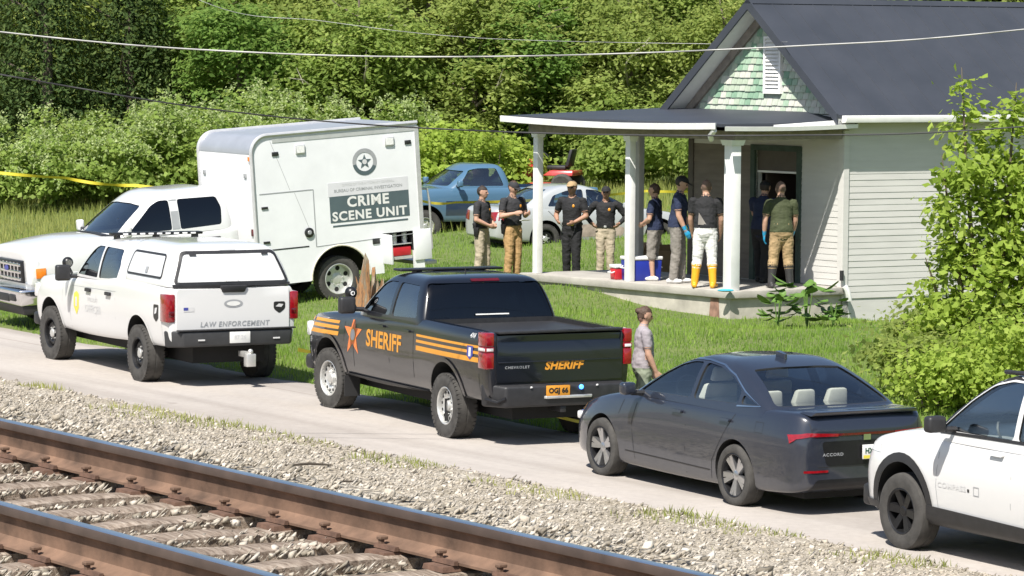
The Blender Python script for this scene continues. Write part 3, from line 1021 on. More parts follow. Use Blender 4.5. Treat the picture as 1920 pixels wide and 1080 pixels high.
def house():
    t = empty('house', (HK.x, HK.y, 0), 0, 'small pale sided house with dark roof, green shingled gable and corner porch', 'house')
    vinyl = mat('cream_vinyl_siding', (.54, .53, .505), .6, vary=.07, scale=1.6, stretch=(1, 1, 6))
    trimw = mat('white_house_trim', (.76, .755, .74), .55, vary=.08, scale=5)
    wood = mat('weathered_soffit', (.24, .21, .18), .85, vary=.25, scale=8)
    dark = mat('dark_interior', (.018, .017, .016), .95)
    green = mat('green_old_paint', (.10, .17, .12), .8, vary=.35, scale=6)
    conc = mat('porch_concrete', (.36, .34, .305), .9, vary=.22, scale=2.2, bump=.25, bscale=18)
    block = mat('painted_foundation', (.42, .39, .335), .9, vary=.25, scale=3.0, bump=.3, bscale=10)
    roofm, nt, b = new_mat('dark_metal_roof')
    n1 = noise(nt, 1.2, 5); r_ = ramp(nt, n1.outputs['Fac'], [(.3, (.030, .035, .046)), (.7, (.042, .047, .060))])
    L(nt, r_.outputs['Color'], b.inputs['Base Color']); b.inputs['Roughness'].default_value = .55
    W, LEN = 3.83, 8.5
    ZB, ZE = .64, 3.78
    apex_b, apex_z, eave_b, eave_z = W / 2, 5.66, -.27, 3.74
    slope = (apex_z - eave_z) / (apex_b - eave_b)
    def roof_z(bb): return eave_z + (bb - eave_b) * slope if bb <= apex_b else eave_z + (W - bb - eave_b) * slope
    # --- walls (thin boxes behind the boards)
    lw = MB().hexa([hp(.02, .03, .1), hp(LEN, .03, .1), hp(LEN, .15, .1), hp(.02, .15, .1)], [hp(.02, .03, 3.9), hp(LEN, .03, 3.9), hp(LEN, .15, 3.9), hp(.02, .15, 3.9)]).build('long_wall', vinyl, t)
    D0, D1, DZ0, DZ1 = 1.12, 2.15, .84, 3.08        # door opening along the gable wall
    gw = MB()
    for b0, b1, z0, z1 in ((.03, D0, .1, 3.9), (D1, W - .03, .1, 3.9), (D0, D1, DZ1, 3.9), (D0, D1, .1, DZ0 - .02)):
        gw.hexa([hp(.02, b0, z0), hp(.14, b0, z0), hp(.14, b1, z0), hp(.02, b1, z0)], [hp(.02, b0, z1), hp(.14, b0, z1), hp(.14, b1, z1), hp(.02, b1, z1)])
    gw = gw.build('gable_wall', vinyl, t)
    MB().hexa([hp(.02, W - .14, .1), hp(LEN, W - .14, .1), hp(LEN, W - .03, .1), hp(.02, W - .03, .1)], [hp(.02, W - .14, 3.9), hp(LEN, W - .14, 3.9), hp(LEN, W - .03, 3.9), hp(.02, W - .03, 3.9)]).build('back_wall', vinyl, t)
    MB().hexa([hp(LEN - .1, .16, .1), hp(LEN, .16, .1), hp(LEN, W - .15, .1), hp(LEN - .1, W - .15, .1)], [hp(LEN - .1, .16, 3.9), hp(LEN, .16, 3.9), hp(LEN, W - .15, 3.9), hp(LEN - .1, W - .15, 3.9)]).build('end_wall', vinyl, t)
    # --- clapboards
    EXP = .105
    rows = int((3.72 - ZB) / EXP)
    brown_siding = mat('dark_brown_siding', (.17, .145, .12), .75, vary=.2, scale=2.0, stretch=(1, 1, 6))  # darker, browner colour for the boards left of the door
    def board(a0, a1, along, z, parent, m_=None):
        """one lapped board: bottom edge proud, top edge tucked in"""
        pr = .017
        if along == 'l':
            P = lambda a, d, zz: hp(a, -d + .03, zz)
        else:
            P = lambda a, d, zz: hp(-d + .02, a, zz)
        j = random.uniform(-.002, .002)
        q0 = [P(a0, .003, z), P(a1, .003, z), P(a1, pr + j, z), P(a0, pr + j, z)]
        q1 = [P(a0, .002, z + EXP + .004), P(a1, .002, z + EXP + .004), P(a1, .010, z + EXP + .004), P(a0, .010, z + EXP + .004)]
        MB().hexa(q0, q1).build('siding_board', m_ or vinyl, parent, 20)
    for i in range(rows):
        z = ZB + i * EXP
        board(.07, LEN, 'l', z, lw)
        if z > .80:
            board(.07, D0 - .10 if z < DZ1 + .05 else W - .10, 'g', z, gw)
            if z < DZ1 + .05: board(D1 + .10, W - .10, 'g', z, gw, brown_siding)
    # corner boards
    for (a, bb) in ((.0, .0),):
        MB().hexa([hp(-.015, -.005, .62), hp(.09, -.008, .62), hp(.09, .03, .62), hp(-.015, .03, .62)], [hp(-.015, -.005, 3.74), hp(.09, -.008, 3.74), hp(.09, .03, 3.74), hp(-.015, .03, 3.74)]).build('corner_board', vinyl, t)
        MB().hexa([hp(-.02, .02, .82), hp(.02, .02, .82), hp(.02, .12, .82), hp(-.02, .12, .82)], [hp(-.02, .02, 3.74), hp(.02, .02, 3.74), hp(.02, .12, 3.74), hp(-.02, .12, 3.74)]).build('corner_board', vinyl, t)
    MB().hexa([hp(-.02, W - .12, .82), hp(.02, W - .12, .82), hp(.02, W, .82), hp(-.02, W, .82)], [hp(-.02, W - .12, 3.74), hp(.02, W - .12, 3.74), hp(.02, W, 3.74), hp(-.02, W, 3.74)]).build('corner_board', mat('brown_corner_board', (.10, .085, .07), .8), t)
    # foundation, set back under the siding
    MB().hexa([hp(.08, .06, -.4), hp(LEN, .06, -.4), hp(LEN, .2, -.4), hp(.08, .2, -.4)], [hp(.08, .06, ZB), hp(LEN, .06, ZB), hp(LEN, .2, ZB), hp(.08, .2, ZB)]).build('foundation', block, t)
    # --- door: frame, dark room behind it, transom panel and an open door leaf
    for b0, b1, z0, z1 in ((D0 - .10, D0, DZ0, DZ1 + .1), (D1, D1 + .10, DZ0, DZ1 + .1), (D0, D1, DZ1, DZ1 + .1)):
        MB().hexa([hp(-.025, b0, z0), hp(.06, b0, z0), hp(.06, b1, z0), hp(-.025, b1, z0)], [hp(-.025, b0, z1), hp(.06, b0, z1), hp(.06, b1, z1), hp(-.025, b1, z1)]).build('door_frame', mat('old_green_door_frame', (.05, .075, .06), .8, vary=.3), t)
    MB().hexa([hp(.05, D0, 2.72), hp(.09, D0, 2.72), hp(.09, D1, 2.72), hp(.05, D1, 2.72)], [hp(.05, D0, DZ1), hp(.09, D0, DZ1), hp(.09, D1, DZ1), hp(.05, D1, DZ1)]).build('transom', mat('brown_transom', (.09, .075, .06), .7), t)
    MB().hexa([hp(.045, D0, 2.70), hp(.10, D0, 2.70), hp(.10, D1, 2.70), hp(.045, D1, 2.70)], [hp(.045, D0, 2.735), hp(.10, D0, 2.735), hp(.10, D1, 2.735), hp(.045, D1, 2.735)]).build('transom_bar', trimw, t)
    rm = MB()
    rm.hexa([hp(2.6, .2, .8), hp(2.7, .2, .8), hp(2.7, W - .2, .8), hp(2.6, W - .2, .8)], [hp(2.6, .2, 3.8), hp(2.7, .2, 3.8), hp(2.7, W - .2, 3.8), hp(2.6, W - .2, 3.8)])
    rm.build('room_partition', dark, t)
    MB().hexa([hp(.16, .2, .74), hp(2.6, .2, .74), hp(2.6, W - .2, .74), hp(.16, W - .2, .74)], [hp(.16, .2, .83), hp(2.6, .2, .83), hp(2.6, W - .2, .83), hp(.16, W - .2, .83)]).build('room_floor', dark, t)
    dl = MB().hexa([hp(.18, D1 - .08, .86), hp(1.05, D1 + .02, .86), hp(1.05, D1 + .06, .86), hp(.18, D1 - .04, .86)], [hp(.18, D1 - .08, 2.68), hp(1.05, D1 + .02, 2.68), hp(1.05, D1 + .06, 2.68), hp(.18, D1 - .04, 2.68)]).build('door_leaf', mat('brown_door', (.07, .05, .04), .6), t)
    MB().ball(hp(.95, D1 - .04, 1.8), .03).build('door_knob', M['steel'], dl)
    # --- main roof: two slopes with standing seams
    A0 = -.38
    rf = empty('roof'); rf.parent = t
    th = .055
    for s in (0, 1):
        B = (lambda q: q) if s == 0 else (lambda q: W - q)
        m = MB()
        q = [(A0, eave_b), (LEN + .3, eave_b), (LEN + .3, apex_b), (A0, apex_b)]
        m.hexa([hp(a, B(bb), (eave_z + (bb - eave_b) * slope) - th) for a, bb in q], [hp(a, B(bb), (eave_z + (bb - eave_b) * slope)) for a, bb in q])
        m.build('roof_slope', roofm, rf)
        for k in range(0 if s else 22):
            a = A0 + .42 * (k + 1)
            if a > LEN: break
            m = MB().hexa([hp(a - .008, B(eave_b), eave_z), hp(a + .008, B(eave_b), eave_z), hp(a + .008, B(apex_b), apex_z), hp(a - .008, B(apex_b), apex_z)],
                          [hp(a - .006, B(eave_b), eave_z + .012), hp(a + .006, B(eave_b), eave_z + .012), hp(a + .006, B(apex_b), apex_z + .012), hp(a - .006, B(apex_b), apex_z + .012)])
            m.build('roof_seam', roofm, rf)
        # rake: dark edge cap, pale fascia and soffit under it
        m = MB().hexa([hp(A0 - .03, B(eave_b), eave_z - .16), hp(A0, B(eave_b), eave_z - .16), hp(A0, B(apex_b), apex_z - .16), hp(A0 - .03, B(apex_b), apex_z - .16)],
                      [hp(A0 - .03, B(eave_b), eave_z + .02), hp(A0, B(eave_b), eave_z + .02), hp(A0, B(apex_b), apex_z + .02), hp(A0 - .03, B(apex_b), apex_z + .02)])
        m.build('rake_cap', roofm, rf)
        m = MB().hexa([hp(A0 + .01, B(eave_b + .02), eave_z - .10), hp(.02, B(eave_b + .02), eave_z - .10), hp(.02, B(apex_b), apex_z - .10), hp(A0 + .01, B(apex_b), apex_z - .10)],
                      [hp(A0 + .01, B(eave_b + .02), eave_z - .062), hp(.02, B(eave_b + .02), eave_z - .062), hp(.02, B(apex_b), apex_z - .062), hp(A0 + .01, B(apex_b), apex_z - .062)])
        m.build('rake_soffit', trimw, rf)
        m = MB().hexa([hp(-.035, B(eave_b + .10), eave_z - .22), hp(.018, B(eave_b + .10), eave_z - .22), hp(.018, B(apex_b), apex_z - .31), hp(-.035, B(apex_b), apex_z - .31)],
                      [hp(-.035, B(eave_b + .10), eave_z - .05), hp(.018, B(eave_b + .10), eave_z - .05), hp(.018, B(apex_b), apex_z - .115), hp(-.035, B(apex_b), apex_z - .115)])
        m.build('rake_board', wood, rf)
    MB().hexa([hp(A0 - .03, apex_b - .09, apex_z - .06), hp(LEN + .3, apex_b - .09, apex_z - .06), hp(LEN + .3, apex_b + .09, apex_z - .06), hp(A0 - .03, apex_b + .09, apex_z - .06)],
              [hp(A0 - .03, apex_b - .02, apex_z + .03), hp(LEN + .3, apex_b - .02, apex_z + .03), hp(LEN + .3, apex_b + .02, apex_z + .03), hp(A0 - .03, apex_b + .02, apex_z + .03)]).build('ridge_cap', roofm, rf)
    # long-wall gutter and soffit
    MB().hexa([hp(-.30, -.36, eave_z - .13), hp(LEN + .3, -.36, eave_z - .13), hp(LEN + .3, -.25, eave_z - .13), hp(-.30, -.25, eave_z - .13)], [hp(-.30, -.38, eave_z - .01), hp(LEN + .3, -.38, eave_z - .01), hp(LEN + .3, -.25, eave_z - .01), hp(-.30, -.25, eave_z - .01)]).build('gutter', trimw, rf, bevel=.01)
    MB().hexa([hp(-.2, -.25, eave_z - .14), hp(LEN, -.25, eave_z - .14), hp(LEN, .02, eave_z - .14), hp(-.2, .02, eave_z - .14)], [hp(-.2, -.25, eave_z - .12), hp(LEN, -.25, eave_z - .12), hp(LEN, .02, eave_z - .12), hp(-.2, .02, eave_z - .12)]).build('eave_soffit', wood, rf)
    # --- gable: shingles over a plain triangle, louvred vent
    tri = MB().prism([(.05, 3.72), (W - .05, 3.72), (W / 2, 3.72 + (W / 2 - .05) * slope)], lambda bb, z, d: hp(d, bb, z), .02, .10).build('gable_panel', mat('pale_green_gable', (.30, .36, .29), .85, vary=.2), t)
    shm = []
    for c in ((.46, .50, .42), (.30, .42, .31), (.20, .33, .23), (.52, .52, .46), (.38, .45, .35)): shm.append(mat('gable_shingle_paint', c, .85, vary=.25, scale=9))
    VB0, VB1, VZ0, VZ1 = W / 2 - .36, W / 2 - .02, 4.10, 5.0
    SW, SH = .135, .118
    proto = {}
    for k, m_ in enumerate(shm):
        w2 = SW * .94
        me = MB().hexa([(0, 0, 0), (.028, 0, 0), (.028, w2, 0), (0, w2, 0)], [(.024, 0, SH * 1.15), (.03, 0, SH * 1.15), (.03, w2, SH * 1.15), (.024, w2, SH * 1.15)]).mesh('shingle')
        # shear into the house's own axes
        for v in me.vertices:
            a, bb, z = v.co; v.co = hp(a, bb, z)
        me.materials.append(m_); proto[k] = me
    z = 3.74; r = 0
    while z < 5.5:
        half = (W / 2 - .10) - (z + SH * .8 - 3.74) / slope
        if half < .08: break
        b0 = W / 2 - half + (r % 2) * SW * .5
        while b0 + SW < W / 2 + half + .02:
            cx, cz = b0 + SW / 2, z + SH / 2
            if not (VB0 - .05 < cx < VB1 + .05 and VZ0 - .08 < cz < VZ1 + .06):
                left = (cx > W / 2 + .02)
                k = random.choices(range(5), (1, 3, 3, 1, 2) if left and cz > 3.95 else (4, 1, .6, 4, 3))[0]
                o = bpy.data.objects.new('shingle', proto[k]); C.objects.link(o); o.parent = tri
                o.location = hp(-.012 + random.uniform(-.004, .002), b0, z + random.uniform(-.006, .004))
            b0 += SW
        z += SH; r += 1
    vt = MB()
    for b0, b1, z0, z1 in ((VB0 - .04, VB0, VZ0 - .04, VZ1 + .04), (VB1, VB1 + .04, VZ0 - .04, VZ1 + .04), (VB0, VB1, VZ0 - .04, VZ0), (VB0, VB1, VZ1, VZ1 + .04)):
        vt.hexa([hp(-.05, b0, z0), hp(.02, b0, z0), hp(.02, b1, z0), hp(-.05, b1, z0)], [hp(-.05, b0, z1), hp(.02, b0, z1), hp(.02, b1, z1), hp(-.05, b1, z1)])
    vo = vt.build('gable_vent', trimw, t)
    nsl = 14
    for k in range(nsl):
        z = VZ0 + (VZ1 - VZ0) * k / nsl
        MB().hexa([hp(-.05, VB0, z), hp(-.035, VB0, z), hp(-.035, VB1, z), hp(-.05, VB1, z)], [hp(-.005, VB0, z + .062), hp(.01, VB0, z + .062), hp(.01, VB1, z + .062), hp(-.005, VB1, z + .062)]).build('louvre_slat', trimw, vo)
    # --- porch
    po = empty('porch'); po.parent = t
    PA, PB = -2.32, 5.35
    FZ = .84
    MB().hexa([hp(PA, -.06, FZ - .13), hp(.0, -.06, FZ - .13), hp(.0, PB, FZ - .13), hp(PA, PB, FZ - .13)], [hp(PA, -.06, FZ), hp(.0, -.06, FZ), hp(.0, PB, FZ), hp(PA, PB, FZ)]).build('porch_slab', conc, po, bevel=.02)
    MB().hexa([hp(PA + .07, .02, -.4), hp(-.02, .02, -.4), hp(-.02, PB - .1, -.4), hp(PA + .07, PB - .1, -.4)], [hp(PA + .07, .02, FZ - .13), hp(-.02, .02, FZ - .13), hp(-.02, PB - .1, FZ - .13), hp(PA + .07, PB - .1, FZ - .13)]).build('porch_foundation', block, po)
    MB().hexa([hp(PA + .06, .25, .1), hp(PA + .068, .25, .1), hp(PA + .068, .55, .1), hp(PA + .06, .55, .1)], [hp(PA + .06, .30, FZ - .14), hp(PA + .068, .30, FZ - .14), hp(PA + .068, .48, FZ - .14), hp(PA + .06, .48, FZ - .14)]).build('rust_streak', mat('rust_stain', (.26, .15, .11), .9, vary=.4, scale=7), po)
    def post(a, bb, w, m_=trimw):
        o = MB().hexa([hp(a - w, bb - w, FZ), hp(a + w, bb - w, FZ), hp(a + w, bb + w, FZ), hp(a - w, bb + w, FZ)], [hp(a - w, bb - w, 3.33), hp(a + w, bb - w, 3.33), hp(a + w, bb + w, 3.33), hp(a - w, bb + w, 3.33)]).build('porch_post', m_, po, bevel=.008)
        MB().hexa([hp(a - w * 1.25, bb - w * 1.25, 3.24), hp(a + w * 1.25, bb - w * 1.25, 3.24), hp(a + w * 1.25, bb + w * 1.25, 3.24), hp(a - w * 1.25, bb + w * 1.25, 3.24)], [hp(a - w * 1.5, bb - w * 1.5, 3.33), hp(a + w * 1.5, bb - w * 1.5, 3.33), hp(a + w * 1.5, bb + w * 1.5, 3.33), hp(a - w * 1.5, bb + w * 1.5, 3.33)]).build('post_cap', m_, o)
    post(-2.17, .10, .092); post(-2.17, 2.62, .060); post(-2.17, 5.05, .060); post(-.10, 5.0, .055, mat('grey_post', (.42, .40, .37), .7))
    # beam, ceiling, roof
    for a0, a1, b0, b1 in ((-2.26, -2.08, -.05, 5.2), (-2.06, -.05, .01, .13)):
        MB().hexa([hp(a0, b0, 3.33), hp(a1, b0, 3.33), hp(a1, b1, 3.33), hp(a0, b1, 3.33)], [hp(a0, b0, 3.47), hp(a1, b0, 3.47), hp(a1, b1, 3.47), hp(a0, b1, 3.47)]).build('porch_beam', wood, po)
    MB().hexa([hp(-2.5, -.1, 3.475), hp(.0, -.1, 3.475), hp(.0, 5.2, 3.475), hp(-2.5, 5.2, 3.475)], [hp(-2.5, -.1, 3.49), hp(.0, -.1, 3.49), hp(.0, 5.2, 3.49), hp(-2.5, 5.2, 3.49)]).build('porch_ceiling', wood, po)
    EZ = 3.60
    A_, B_, C_ = hp(-2.62, 5.3, EZ + .02), hp(-2.62, -.18, EZ), hp(.10, -.18, EZ + .02)
    D_, E_, F_ = hp(.02, .95, 3.77), hp(.02, 4.4, 3.77), hp(.02, 5.3, EZ + .02)
    dn = lambda p: (p[0], p[1], p[2] - .05)
    m = MB(); vs = [A_, B_, C_, D_, E_, F_]
    m.add(vs + [dn(p) for p in vs], [(0, 1, 3, 4), (1, 2, 3), (0, 4, 5), (6, 10, 9, 7), (7, 9, 8), (6, 11, 10), (0, 6, 7, 1), (1, 7, 8, 2), (0, 5, 11, 6), (2, 8, 9, 3), (3, 9, 10, 4), (4, 10, 11, 5)])
    m.build('porch_roof', roofm, po, 20)
    # gutters: a bowed white one along the front, a sagging one along the right end with a gap at the corner
    def gutter(pts, w=.055, h=.05, nm='porch_gutter'):
        g = MB(); n = len(pts)
        for p in pts:
            p = Vector(p)
            g.v += [tuple(p + Vector(hp(dx, dy, 0)) + Vector((0, 0, dz))) for dx, dy, dz in ((-w, -w, -h), (w, w, -h), (w, w, h), (-w * 1.3, -w * 1.3, h))]
        for i in range(n - 1):
            for k in range(4):
                k2 = (k + 1) % 4
                g.f.append([i * 4 + k, i * 4 + k2, (i + 1) * 4 + k2, (i + 1) * 4 + k]); g.m.append(0)
        g.f += [[0, 1, 2, 3], [(n - 1) * 4 + k for k in (3, 2, 1, 0)]]; g.m += [0, 0]
        return g.build(nm, trimw, po, 40)
    gutter([hp(-2.70, 5.37 - 5.5 * k / 12, EZ - .035 - .05 * math.sin(math.pi * k / 12)) for k in range(13)])
    gutter([hp(-2.62 + 2.66 * k / 8, -.26, EZ - .075 + .03 * k / 8 - .02 * math.sin(math.pi * k / 8)) for k in range(9)], .05, .035)
    MB().hexa([hp(-1.6, -.20, EZ - .05), hp(.02, -.20, EZ - .05), hp(.02, -.17, EZ - .05), hp(-1.6, -.17, EZ - .05)], [hp(-1.6, -.20, EZ - .02), hp(.02, -.20, EZ + .07), hp(.02, -.17, EZ + .07), hp(-1.6, -.17, EZ - .02)]).build('fascia', trimw, po)
    MB().tube([hp(-2.70, -.10, EZ - .10), hp(-2.66, .05, EZ - .20), hp(-2.58, .12, EZ - .26)], .045, 8).build('gutter_elbow', trimw, po)
    MB().tube([hp(-.06, -.04, .95), hp(-.06, -.04, 1.12)], .035, 8).build('downpipe_stub', M['trim'], t)
    MB().tube([hp(.05, -.10, .62), hp(-.02, -.12, .80), hp(-.05, -.10, .86)], .05, 8).build('pipe_elbow', trimw, t)
    return t
house()
# ---------------------------------------------------------------- black sheriff pickup
def sheriff_pickup():
    P = M['black_paint']
    t = put('police_pickup', (0.072, 43.29), 25.9, 0.0, 'black pickup truck with gold stripes and SHERIFF lettering on door and tailgate', 'pickup truck', 'vehicles parked along the road')
    st = []
    for x, w, zb, zt, cr, sh in [(-1.17, .965, .60, 1.37, .0, .01), (-1.10, .985, .56, 1.405, .0, .0), (-.75, 1.0, .54, 1.415, .0, .0), (0, 1.02, .54, 1.42, .0, .0), (.7, 1.0, .52, 1.425, .0, .0), (1.05, .99, .50, 1.43, .0, .0),
                                 (1.9, .99, .48, 1.40, .0, .0), (2.75, .99, .48, 1.36, .02, .0), (3.1, .99, .50, 1.34, .05, .02), (3.75, 1.02, .50, 1.30, .06, .03), (4.3, .99, .48, 1.25, .05, .03), (4.55, .95, .50, 1.20, .03, .03), (4.64, .88, .55, 1.10, .02, .03)]:
        st.append((x, section(w, zb, zt, cr, sh)))
    body = loft(st, {2: .5, 7: .3, 8: .75}, {0: .7, -1: .4})
    body.materials.append(P)
    bv = bvh_of(body)
    cuts = arch_cut(0, .50, .47) + arch_cut(3.745, .50, .47)
    bed = MB().box(-1.08, .70, -.84, .84, 1.365, 1.9).mesh('c'); bed.materials.append(M['trim']); cuts.append(bed)
    body = boolean(body, cuts)
    link('body', body, P, t, 38)
    # cab
    rings = [ring(1.34, .74, 3.05, .975, .16, .012, .08, .04), ring(1.44, .76, 2.95, .965, .16, .012, .08, .04), ring(1.66, .83, 2.66, .90, .15, .02, .08, .05), ring(1.85, .90, 2.40, .82, .14, .03, .08, .06), ring(1.93, 1.0, 2.24, .72, .12, .05), ring(1.955, 1.25, 2.0, .5, .1, .05)]
    cab(t, rings, P, [('w', [(2.66, 1.42), (2.24, 1.78), (2.08, 1.83), (1.80, 1.835), (1.80, 1.40)]), ('w', [(1.72, 1.40), (1.72, 1.835), (1.14, 1.825), (.96, 1.43)])],
        [(-.925, 1.37), (-.785, 1.865), (.785, 1.865), (.925, 1.37)], [(-.80, 1.42), (-.66, 1.78), (-.3, 1.80), (.3, 1.80), (.66, 1.78), (.80, 1.42)], True, M['glass_mid'], M['glass_dark'], M['glass_mid'])
    for sy in (.38, -.38): seat(t, 1.95, sy, 1.30, M['seat_dark'])
    seat(t, 1.35, 0, 1.25, M['seat_dark'], False)
    MB().lathe([(.17, 0), (.185, .012), (.17, .024), (.155, .012), (.17, 0)], (2.55, .38, 1.42), (-.9, 0, .45), 20).build('steering_wheel', M['trim'], t)
    # rear: glossy strip above window, high brake lamp, sticker
    cb = bvh_of(greenhouse(rings))
    lay('brake_lamp', [[(-.20, 1.875), (-.20, 1.905), (.20, 1.905), (.20, 1.875)]], 'rear', cb, M['dark_red_lens'], t, .01, 2)
    lay('window_sticker', [[(.22, 1.46), (.22, 1.475), (-.25, 1.475), (-.25, 1.46)]], 'rear', cb, M['white_vinyl'], t, .012, 1)
    # tailgate
    tg = lay('tailgate', [smooth_poly([(-.86, .80), (-.86, 1.395), (.86, 1.395), (.86, .80)], .03)], 'rear', bv, P, t, .004, 3, .02)
    MB().box(-1.235, -1.10, -.85, .85, 1.395, 1.43).build('tailgate_spoiler', M['trim'], tg, bevel=.012)
    MB().box(-1.21, -1.18, -.84, .84, 1.04, 1.052).build('tailgate_crease', P, tg, bevel=.004)
    tb = bvh_of(tg.data)
    place = lambda me, a, b, rot=0: place2d(me, a, b, True, rot)
    lay('sheriff_lettering', place(text_mesh('SHERIFF', .135, .006, .25, 1.05, 1.05), -.05, .985), 'rear', tb, M['gold'], tg, .004)
    lay('maker_lettering', place(text_mesh('CHEVROLET', .045, .001, 0, 1.3, 1.1), .58, .98), 'rear', tb, M['grey_vinyl'], tg, .003)
    # tail lamps
    for s in (1, -1):
        b = MB(); b.box(-1.185, -.96, s * .885, s * 1.006, 1.24, 1.41, 0); b.box(-1.187, -.96, s * .883, s * 1.008, 1.17, 1.24, 1); b.box(-1.185, -.96, s * .885, s * 1.006, .965, 1.17, 0)
        b.build('tail_lamp', [M['red_lens'], M['white_lens']], t, bevel=.018)
    # rear bumper, plate, hitch, step corner
    bp = MB(); bp.hexa([(-1.33, -.80, .50), (-1.0, -.98, .50), (-1.0, .98, .50), (-1.33, .80, .50)], [(-1.34, -.80, .76), (-1.0, -.99, .78), (-1.0, .99, .78), (-1.34, .80, .76)])
    bo = bp.build('rear_bumper', M['trim'], t, bevel=.03, seg=3)
    MB().hexa([(-1.365, -.36, .60), (-1.3, -.40, .60), (-1.3, .30, .60), (-1.365, .26, .60)], [(-1.365, -.36, .635), (-1.3, -.40, .635), (-1.3, .30, .635), (-1.365, .26, .635)]).build('step_edge', M['steel'], bo, bevel=.008)
    for s in (1, -1):
        MB().tube([(-1.10, s * .965, .60), (-1.25, s * .87, .565), (-1.335, s * .80, .62)], .022, 8).build('corner_step', M['gun'], bo)
        MB().tube([(-1.345, s * .45, .745), (-1.345, s * .45 + .02, .745)], .012, 8).build('lamp', M['white_lens'], bo)
    pl = MB().box(-1.362, -1.345, -.06, .26, .63, .76).build('licence_plate', M['gold'], t, bevel=.004)
    lay('plate_number', place(text_mesh('OGJ 66', .085, .004), .10, .695), 'rear', bvh_of(pl.data), M['black_vinyl'], pl, .003)
    MB().ball((-1.35, -.22, .73), (.02, .03, .03), 10, 6).build('blue_warning_lamp', M['blue_lamp'], t)
    MB().box(-1.30, -.9, -.04, .04, .42, .50).build('hitch', M['trim'], t, bevel=.01)
    MB().tube([(-.95, -.45, .42), (-1.25, -.52, .40)], .035, 10).build('exhaust_pipe', M['steel'], t)
    # chassis under the body
    MB().box(-1.0, 4.4, -.55, .55, .32, .60).build('chassis', M['well'], t)
    MB().tube([(0, -.8, .40), (0, .8, .40)], .06, 10).build('axle', M['well'], t)
    # side decals
    for sd in ('left', 'right'):
        mi = sd == 'left'
        gp = []
        for (za, zb_) in ((1.205, 1.235), (1.13, 1.165), (1.03, 1.09)):
            gp.append([(-.98, za), (-.98, zb_), (.90, zb_), (.90, za)])
        for (za, zb_) in ((1.17, 1.21), (1.095, 1.14), (1.01, 1.065)):
            gp.append([(3.42, za), (3.40, zb_), (4.45, zb_ - .02), (4.45, za - .02)])
        lay_each('gold_stripe', gp, sd, bv, M['gold'], t, .003, 4)
        # star
        star = [(2.94 + (.30 if k % 2 == 0 else .115) * math.sin(math.pi * k / 5), 1.06 + (.30 if k % 2 == 0 else .115) * math.cos(math.pi * k / 5)) for k in range(10)]
        so_ = lay('star_emblem', [star], sd, bv, M['orange_vinyl'], t, .003, 1)
        lay('star_centre', [[(2.94 + .075 * math.cos(a), 1.06 + .075 * math.sin(a)) for a in np.linspace(0, 6.28, 17)[:-1]]], sd, bv, M['pale_vinyl'], so_, .006, 0)
        lay('star_ring', strip([(2.94 + .085 * math.cos(a), 1.06 + .085 * math.sin(a)) for a in np.linspace(0, 6.28, 17)[:-1]], .02, True), sd, bv, M['gold'], so_, .007, 0)
        lay('sheriff_lettering', place2d(text_mesh('SHERIFF', .30, .009, 0, 1.0, 1.08), 1.93, 1.05, mi), sd, bv, M['gold'], t, .004)
        bd = lay('badge', [[(-.72, 1.05), (-.80, 1.10), (-.80, 1.22), (-.64, 1.22), (-.64, 1.10)]], sd, bv, M['blue_vinyl'], t, .007, 0)
        lay('badge_bar', [[(-.75, 1.09), (-.75, 1.20), (-.69, 1.20), (-.69, 1.09)]], sd, bv, M['white_vinyl'], bd, .010, 0)
        lay('drive_badge', place2d(text_mesh('4X4', .08, .002, .2), -.75, 1.345, mi), sd, bv, M['pale_vinyl'], t, .004)
        seam(t, [[(1.00, .52), (.99, 1.0), (1.0, 1.42)], [(1.76, .55), (1.76, 1.38)], [(2.92, .55), (2.92, .9), (2.80, 1.36)], [(3.24, 1.33), (3.22, .95)], [(-.95, .62), (-.95, .90)]], sd, bv, .010)
        for hx in (1.30, 2.12):
            lay('door_handle', [smooth_poly([(hx, 1.235), (hx, 1.265), (hx - .22, 1.265), (hx - .22, 1.235)], .012)], sd, bv, P, t, .006, 1, .03)
        lay('sill_step', [[(.62, .50), (.62, .54), (3.2, .54), (3.2, .50)]], sd, bv, M['trim'], t, .01, 3, .02)
        # fender flare lips in body colour
    arch_trim(t, 0, .47, .515, bv, P, .05, off=.016); arch_trim(t, 3.745, .47, .515, bv, P, .05, off=.016)
    for x in (.60, 3.16): 
        for s in (1, -1): MB().box(x - .62 if x < 1 else x, x - .60 if x < 1 else x + .02, s * .78, s * 1.0, .22, .50).build('mud_flap', M['rubber'], t)
    mirror_part(t, 2.72, .95, 1.47, M['trim'], hgt=.22, w=.14)
    sp = MB().tube([(2.86, .98, 1.42), (2.90, 1.03, 1.58)], .02, 8).build('spotlight_arm', M['trim'], t)
    MB().ball((2.88, 1.04, 1.62), (.09, .085, .085), 14, 10).build('spotlight', M['gun'], t)
    MB().disc((2.795, 1.05, 1.62), (-1, .1, 0), .03, 12).build('spotlight_lens', M['white_lens'], t)
    # low roof light bar
    lb = MB().box(1.95, 2.2, -.74, .74, 1.952, 1.982).build('light_bar', M['gun'], t, bevel=.015, seg=3)
    for y in (-.45, .45): MB().box(2.0, 2.15, y - .04, y + .04, 1.86, 1.953).build('light_bar_foot', M['trim'], lb)
    MB().tube([(1.45, .05, 1.93), (1.44, .05, 2.03)], [.012, .004], 6).build('aerial', M['rubber'], t)
    # front end
    MB().box(4.55, 4.68, -.80, .80, .58, 1.05).build('grille', M['gun'], t, bevel=.04)
    MB().box(4.50, 4.74, -.92, .92, .46, .66).build('front_bumper', M['trim'], t, bevel=.05, seg=3)
    for s in (1, -1): MB().box(4.38, 4.62, s * .66, s * .95, .92, 1.12).build('head_lamp', M['white_lens'], t, bevel=.03)
